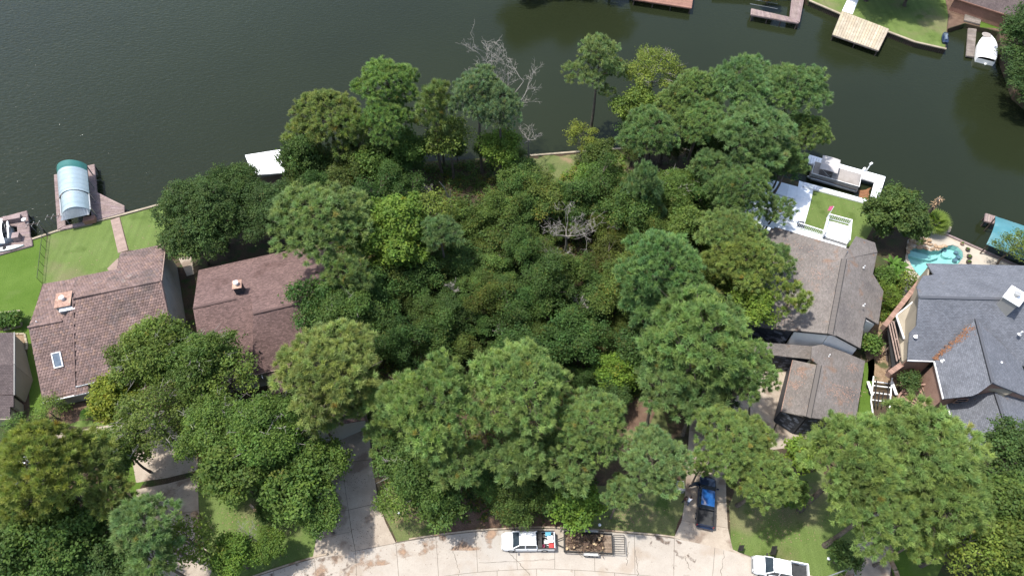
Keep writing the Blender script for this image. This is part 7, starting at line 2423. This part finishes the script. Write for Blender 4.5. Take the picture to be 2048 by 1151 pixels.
# fill of the dense wood: copies of a few trees, each an object of its own
def template(i, style, col):
    rng = random.Random(700 + i)
    R = 3.0; c = Vector((0, 0, 4.8)); rz = 2.5
    lobes = make_lobes(rng, (0, 0, 0), R, rz, 'fill')
    me = crown_mesh('crown', lobes, {'leaf': 'leaf', 'oak': 'oak', 'wisp': 'wisp'}[style], 700 + i, 1.7, .76, .05, .26)
    t = thing('broadleaf_tree', None, 'tree', (0, 0, 0))
    newobj('crown', me, t, color=col, loc=(0, 0, 4.8))
    newobj('branches', limbs_mesh(rng, R, rz, lobes, 'branches'), t, loc=(0, 0, 4.8))
    trunk_mb(rng, (0, 0, 0), c, rz, R).build('trunk', M['bark'], t, local=True)
    return t


temps = [template(i, ('leaf', 'oak', 'leaf', 'wisp', 'leaf', 'oak')[i], (1, 1, 1)) for i in range(6)]
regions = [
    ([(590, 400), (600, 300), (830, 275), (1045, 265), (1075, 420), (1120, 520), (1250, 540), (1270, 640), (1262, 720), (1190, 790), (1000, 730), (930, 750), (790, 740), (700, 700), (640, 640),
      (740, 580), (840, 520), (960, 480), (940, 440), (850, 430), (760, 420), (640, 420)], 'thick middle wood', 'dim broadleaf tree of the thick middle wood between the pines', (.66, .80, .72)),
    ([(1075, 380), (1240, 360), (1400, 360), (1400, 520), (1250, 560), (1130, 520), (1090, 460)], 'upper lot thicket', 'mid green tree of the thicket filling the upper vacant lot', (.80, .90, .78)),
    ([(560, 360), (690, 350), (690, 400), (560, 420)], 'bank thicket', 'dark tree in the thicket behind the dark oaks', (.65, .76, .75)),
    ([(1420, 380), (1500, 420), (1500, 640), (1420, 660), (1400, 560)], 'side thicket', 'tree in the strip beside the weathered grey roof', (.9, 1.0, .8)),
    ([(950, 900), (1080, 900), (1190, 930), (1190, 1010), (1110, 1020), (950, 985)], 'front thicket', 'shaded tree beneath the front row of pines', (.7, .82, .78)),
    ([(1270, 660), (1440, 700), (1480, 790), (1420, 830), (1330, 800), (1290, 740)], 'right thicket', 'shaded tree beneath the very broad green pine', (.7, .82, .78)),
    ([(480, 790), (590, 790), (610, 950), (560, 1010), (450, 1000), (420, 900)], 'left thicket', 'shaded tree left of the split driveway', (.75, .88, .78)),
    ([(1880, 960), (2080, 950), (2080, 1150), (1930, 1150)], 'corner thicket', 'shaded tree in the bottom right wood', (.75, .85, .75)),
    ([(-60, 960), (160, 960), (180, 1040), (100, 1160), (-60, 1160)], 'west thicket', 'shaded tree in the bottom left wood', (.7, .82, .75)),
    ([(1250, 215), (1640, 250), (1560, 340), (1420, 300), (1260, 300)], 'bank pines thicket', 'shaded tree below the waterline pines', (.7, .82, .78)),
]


def pip(p, poly):
    c = False
    for i in range(len(poly)):
        a, b = poly[i], poly[i - 1]
        if (a[1] > p.y) != (b[1] > p.y) and p.x < (b[0] - a[0]) * (p.y - a[1]) / (b[1] - a[1]) + a[0]: c = not c
    return c


fr = random.Random(21)
GAP2 = [tuple(G(x, y, 4.5).to_2d()) for x, y in ((1100, 455), (1205, 455), (1215, 525), (1110, 525))]
GAP = [tuple(G(x, y, 4.5).to_2d()) for x, y in ((720, 335), (830, 325), (850, 298), (1030, 295), (1035, 405), (960, 425), (880, 415), (800, 370), (720, 365))]
used = [False] * len(temps)
landp = [tuple(p) for p in land]
for poly, gname, lab, colr in regions:
    zc = 4.5
    W_ = [tuple(G(x, y, zc).to_2d()) for x, y in poly]
    xs = [p[0] for p in W_]; ys = [p[1] for p in W_]
    sp = 3.9
    y = min(ys)
    k = 0
    while y < max(ys):
        x = min(xs) + (sp / 2 if k % 2 else 0)
        while x < max(xs):
            p = Vector((x + fr.uniform(-1.1, 1.1), y + fr.uniform(-1.1, 1.1)))
            if pip(p, W_) and pip(p, landp) and not pip(p, GAP) and not pip(p, GAP2):
                ti = fr.randrange(len(temps))
                o = temps[ti]
                if used[ti]: o = copy_tree(temps[ti])
                used[ti] = True
                s_ = fr.uniform(.55, 1.3)
                o.location = (p.x, p.y, 0)
                o.rotation_euler = (0, 0, fr.uniform(0, 6.28))
                o.scale = (s_, s_ * fr.uniform(.85, 1.15), s_ * fr.uniform(.75, 1.25))
                tag(o, lab, 'tree', 'trees of the ' + gname)
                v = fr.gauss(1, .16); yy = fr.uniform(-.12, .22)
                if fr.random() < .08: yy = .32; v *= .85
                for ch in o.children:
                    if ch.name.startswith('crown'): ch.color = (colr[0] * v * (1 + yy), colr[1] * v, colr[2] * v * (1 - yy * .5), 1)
            x += sp
        y += sp * .87; k += 1

# leafy undergrowth on the forest floor
def undergrowth(polys, n, seed, col, name='undergrowth', h=.7):
    rng = np.random.default_rng(seed)
    pr_ = random.Random(seed)
    pts = []
    for poly in polys:
        W_ = [tuple(G(x, y, 0).to_2d()) for x, y in poly]
        xs = [p[0] for p in W_]; ys = [p[1] for p in W_]
        k = 0
        while k < n // len(polys):
            p = Vector((pr_.uniform(min(xs), max(xs)), pr_.uniform(min(ys), max(ys))))
            if pip(p, W_) and pip(p, landp): pts.append((p.x, p.y, pr_.uniform(.1, h)))
            k += 1
    lob = [((x, y, z * .5), .45, .45, z * .6) for x, y, z in pts]
    P = np.array(pts); n_ = len(P); K = 13
    p = np.repeat(P, K, 0); p[:, 2] *= rng.uniform(.2, 1, len(p)); p += rng.normal(0, .25, p.shape) * np.array([1, 1, .2]); p[:, 2] = np.maximum(p[:, 2], .05)
    no = unit(np.array([0, 0, 1.]) + rng.normal(0, .6, p.shape)); a = unit(np.cross(no, rng.normal(size=p.shape))); b = np.cross(no, a)
    L = rng.uniform(.08, .2, (len(p), 1))
    V = np.stack([p - a * L, p - b * L * .6, p + a * L, p + b * L * .6], 1).reshape(-1, 3)
    nf = len(V) // 4
    me = bpy.data.meshes.new(name)
    me.vertices.add(len(V)); me.vertices.foreach_set("co", V.astype(np.float32).ravel())
    me.loops.add(nf * 4); me.loops.foreach_set("vertex_index", np.arange(nf * 4, dtype=np.int32))
    me.polygons.add(nf); me.polygons.foreach_set("loop_start", np.arange(0, nf * 4, 4, dtype=np.int32)); me.update()
    me.materials.append(M['leaf'])
    bs = rng.normal(1, .25, (n_, 1)) * np.where(rng.random((n_, 1)) < .22, np.array([[1.5, .85, .8]]), np.array([[1, 1, 1.]]))
    c_ = np.ones((nf * 4, 4), np.float32); c_[:, :3] = np.clip(np.repeat(np.repeat(bs, K, 0), 4, 0), .2, 3)
    at = me.color_attributes.new("tint", 'FLOAT_COLOR', 'CORNER'); at.data.foreach_set("color", c_.ravel())
    o = newobj(name, me, kind='stuff', color=col)
    return tag(o, 'low leafy undergrowth and fallen leaves covering the forest floor')


undergrowth([[(560, 370), (700, 335), (1060, 318), (1110, 420), (1240, 380), (1420, 330), (1500, 380), (1500, 640), (1440, 800), (1340, 830), (1270, 800), (1190, 830), (1190, 1040), (1090, 1050), (920, 1040), (760, 980), (750, 860), (600, 700), (690, 560), (560, 460)]],
            17000, 5, (.75, .85, .75))
undergrowth([[(1160, 320), (1250, 310), (1240, 400), (1120, 430), (1090, 380)], [(1740, 560), (1800, 560), (1800, 640), (1750, 640)]], 1500, 6, (1.2, 1.3, .85), h=.9)
def litter(label, spots, seed, plane=None, z=.04, size=(.04, .11), cols=((1, 1, 1),), m='straw'):
    """loose leaves and needles lying in drifts: (px, py, spread, count)"""
    r = random.Random(seed)
    s = MB()
    for px, py, sp_, n_ in spots:
        for i in range(n_):
            x, y = px + r.gauss(0, sp_), py + r.gauss(0, sp_ * .6)
            if plane:
                p = onplane(x, y, plane[0], plane[1]) + plane[1] * .03; nn = plane[1]
            else:
                p = G(x, y, z); nn = Vector((0, 0, 1))
            a = Vector((r.gauss(0, 1), r.gauss(0, 1), 0)); a = (a - nn * a.dot(nn)).normalized(); b = nn.cross(a)
            L_ = r.uniform(*size); w = L_ * r.uniform(.3, .7)
            k = r.uniform(.5, 1.3); s.tint = (k, k * r.uniform(.8, 1.05), k * r.uniform(.7, 1.0))
            s.add([p - a * L_, p - b * w + nn * .01, p + a * L_, p + b * w + nn * .01], [(0, 1, 2, 3)])
    return tag(s.build('leaf_litter', M[m], kind='stuff'), label)


litter('rusty pine needles drifted in the valley of the grey roof', [(1872 + 8.5 * i, 716 - 7.4 * i, 3.5 + .3 * i, 60) for i in range(9)], 1, (X5W[1] + Vector((0, 0, .02)), X5W[2]), size=(.04, .11), m='gasket')
litter('rusty needle patches on the garage roof', [(1690, 790, 16, 190), (1668, 775, 10, 90), (1705, 735, 7, 90), (1690, 830, 10, 60)], 2, (gE[1], gE[2]), size=(.04, .11), m='rust')
litter('rusty needle patches on the left garage roof slope', [(1592, 770, 8, 90), (1600, 745, 7, 60)], 3, (gW[1], gW[2]), size=(.04, .11), m='rust')
litter('needles scattered on the weathered grey main roof', [(1632, 548, 14, 90), (1562, 535, 12, 110), (1600, 500, 22, 60), (1560, 640, 20, 70)], 4, (W4[1], W4[2]), size=(.04, .10), m='rust')
litter('fallen leaves in the gutter and on the street', [(700, 1112, 40, 260), (850, 1080, 40, 160), (960, 1068, 35, 120), (1300, 1080, 50, 60), (600, 1135, 30, 160)], 5, z=.045, size=(.02, .065), m='mulch')
litter('fallen leaves on the driveways', [(700, 960, 25, 160), (720, 1060, 25, 130), (1400, 1040, 30, 90), (340, 960, 35, 200), (350, 1080, 30, 120), (1540, 800, 20, 80), (1750, 1090, 25, 160)], 6, z=.035, size=(.025, .075), m='mulch')
litter('fallen leaves and pine straw on the lawns', [(1560, 1040, 45, 330), (1250, 1030, 40, 260), (500, 1060, 50, 260), (840, 1030, 30, 200), (300, 480, 40, 60), (160, 520, 40, 50), (1660, 430, 30, 60)], 7, z=.02, m='straw')
print('tris', sum(len(m.loops) - 2 * len(m.polygons) for m in bpy.data.meshes), 'objects', len(bpy.data.objects))
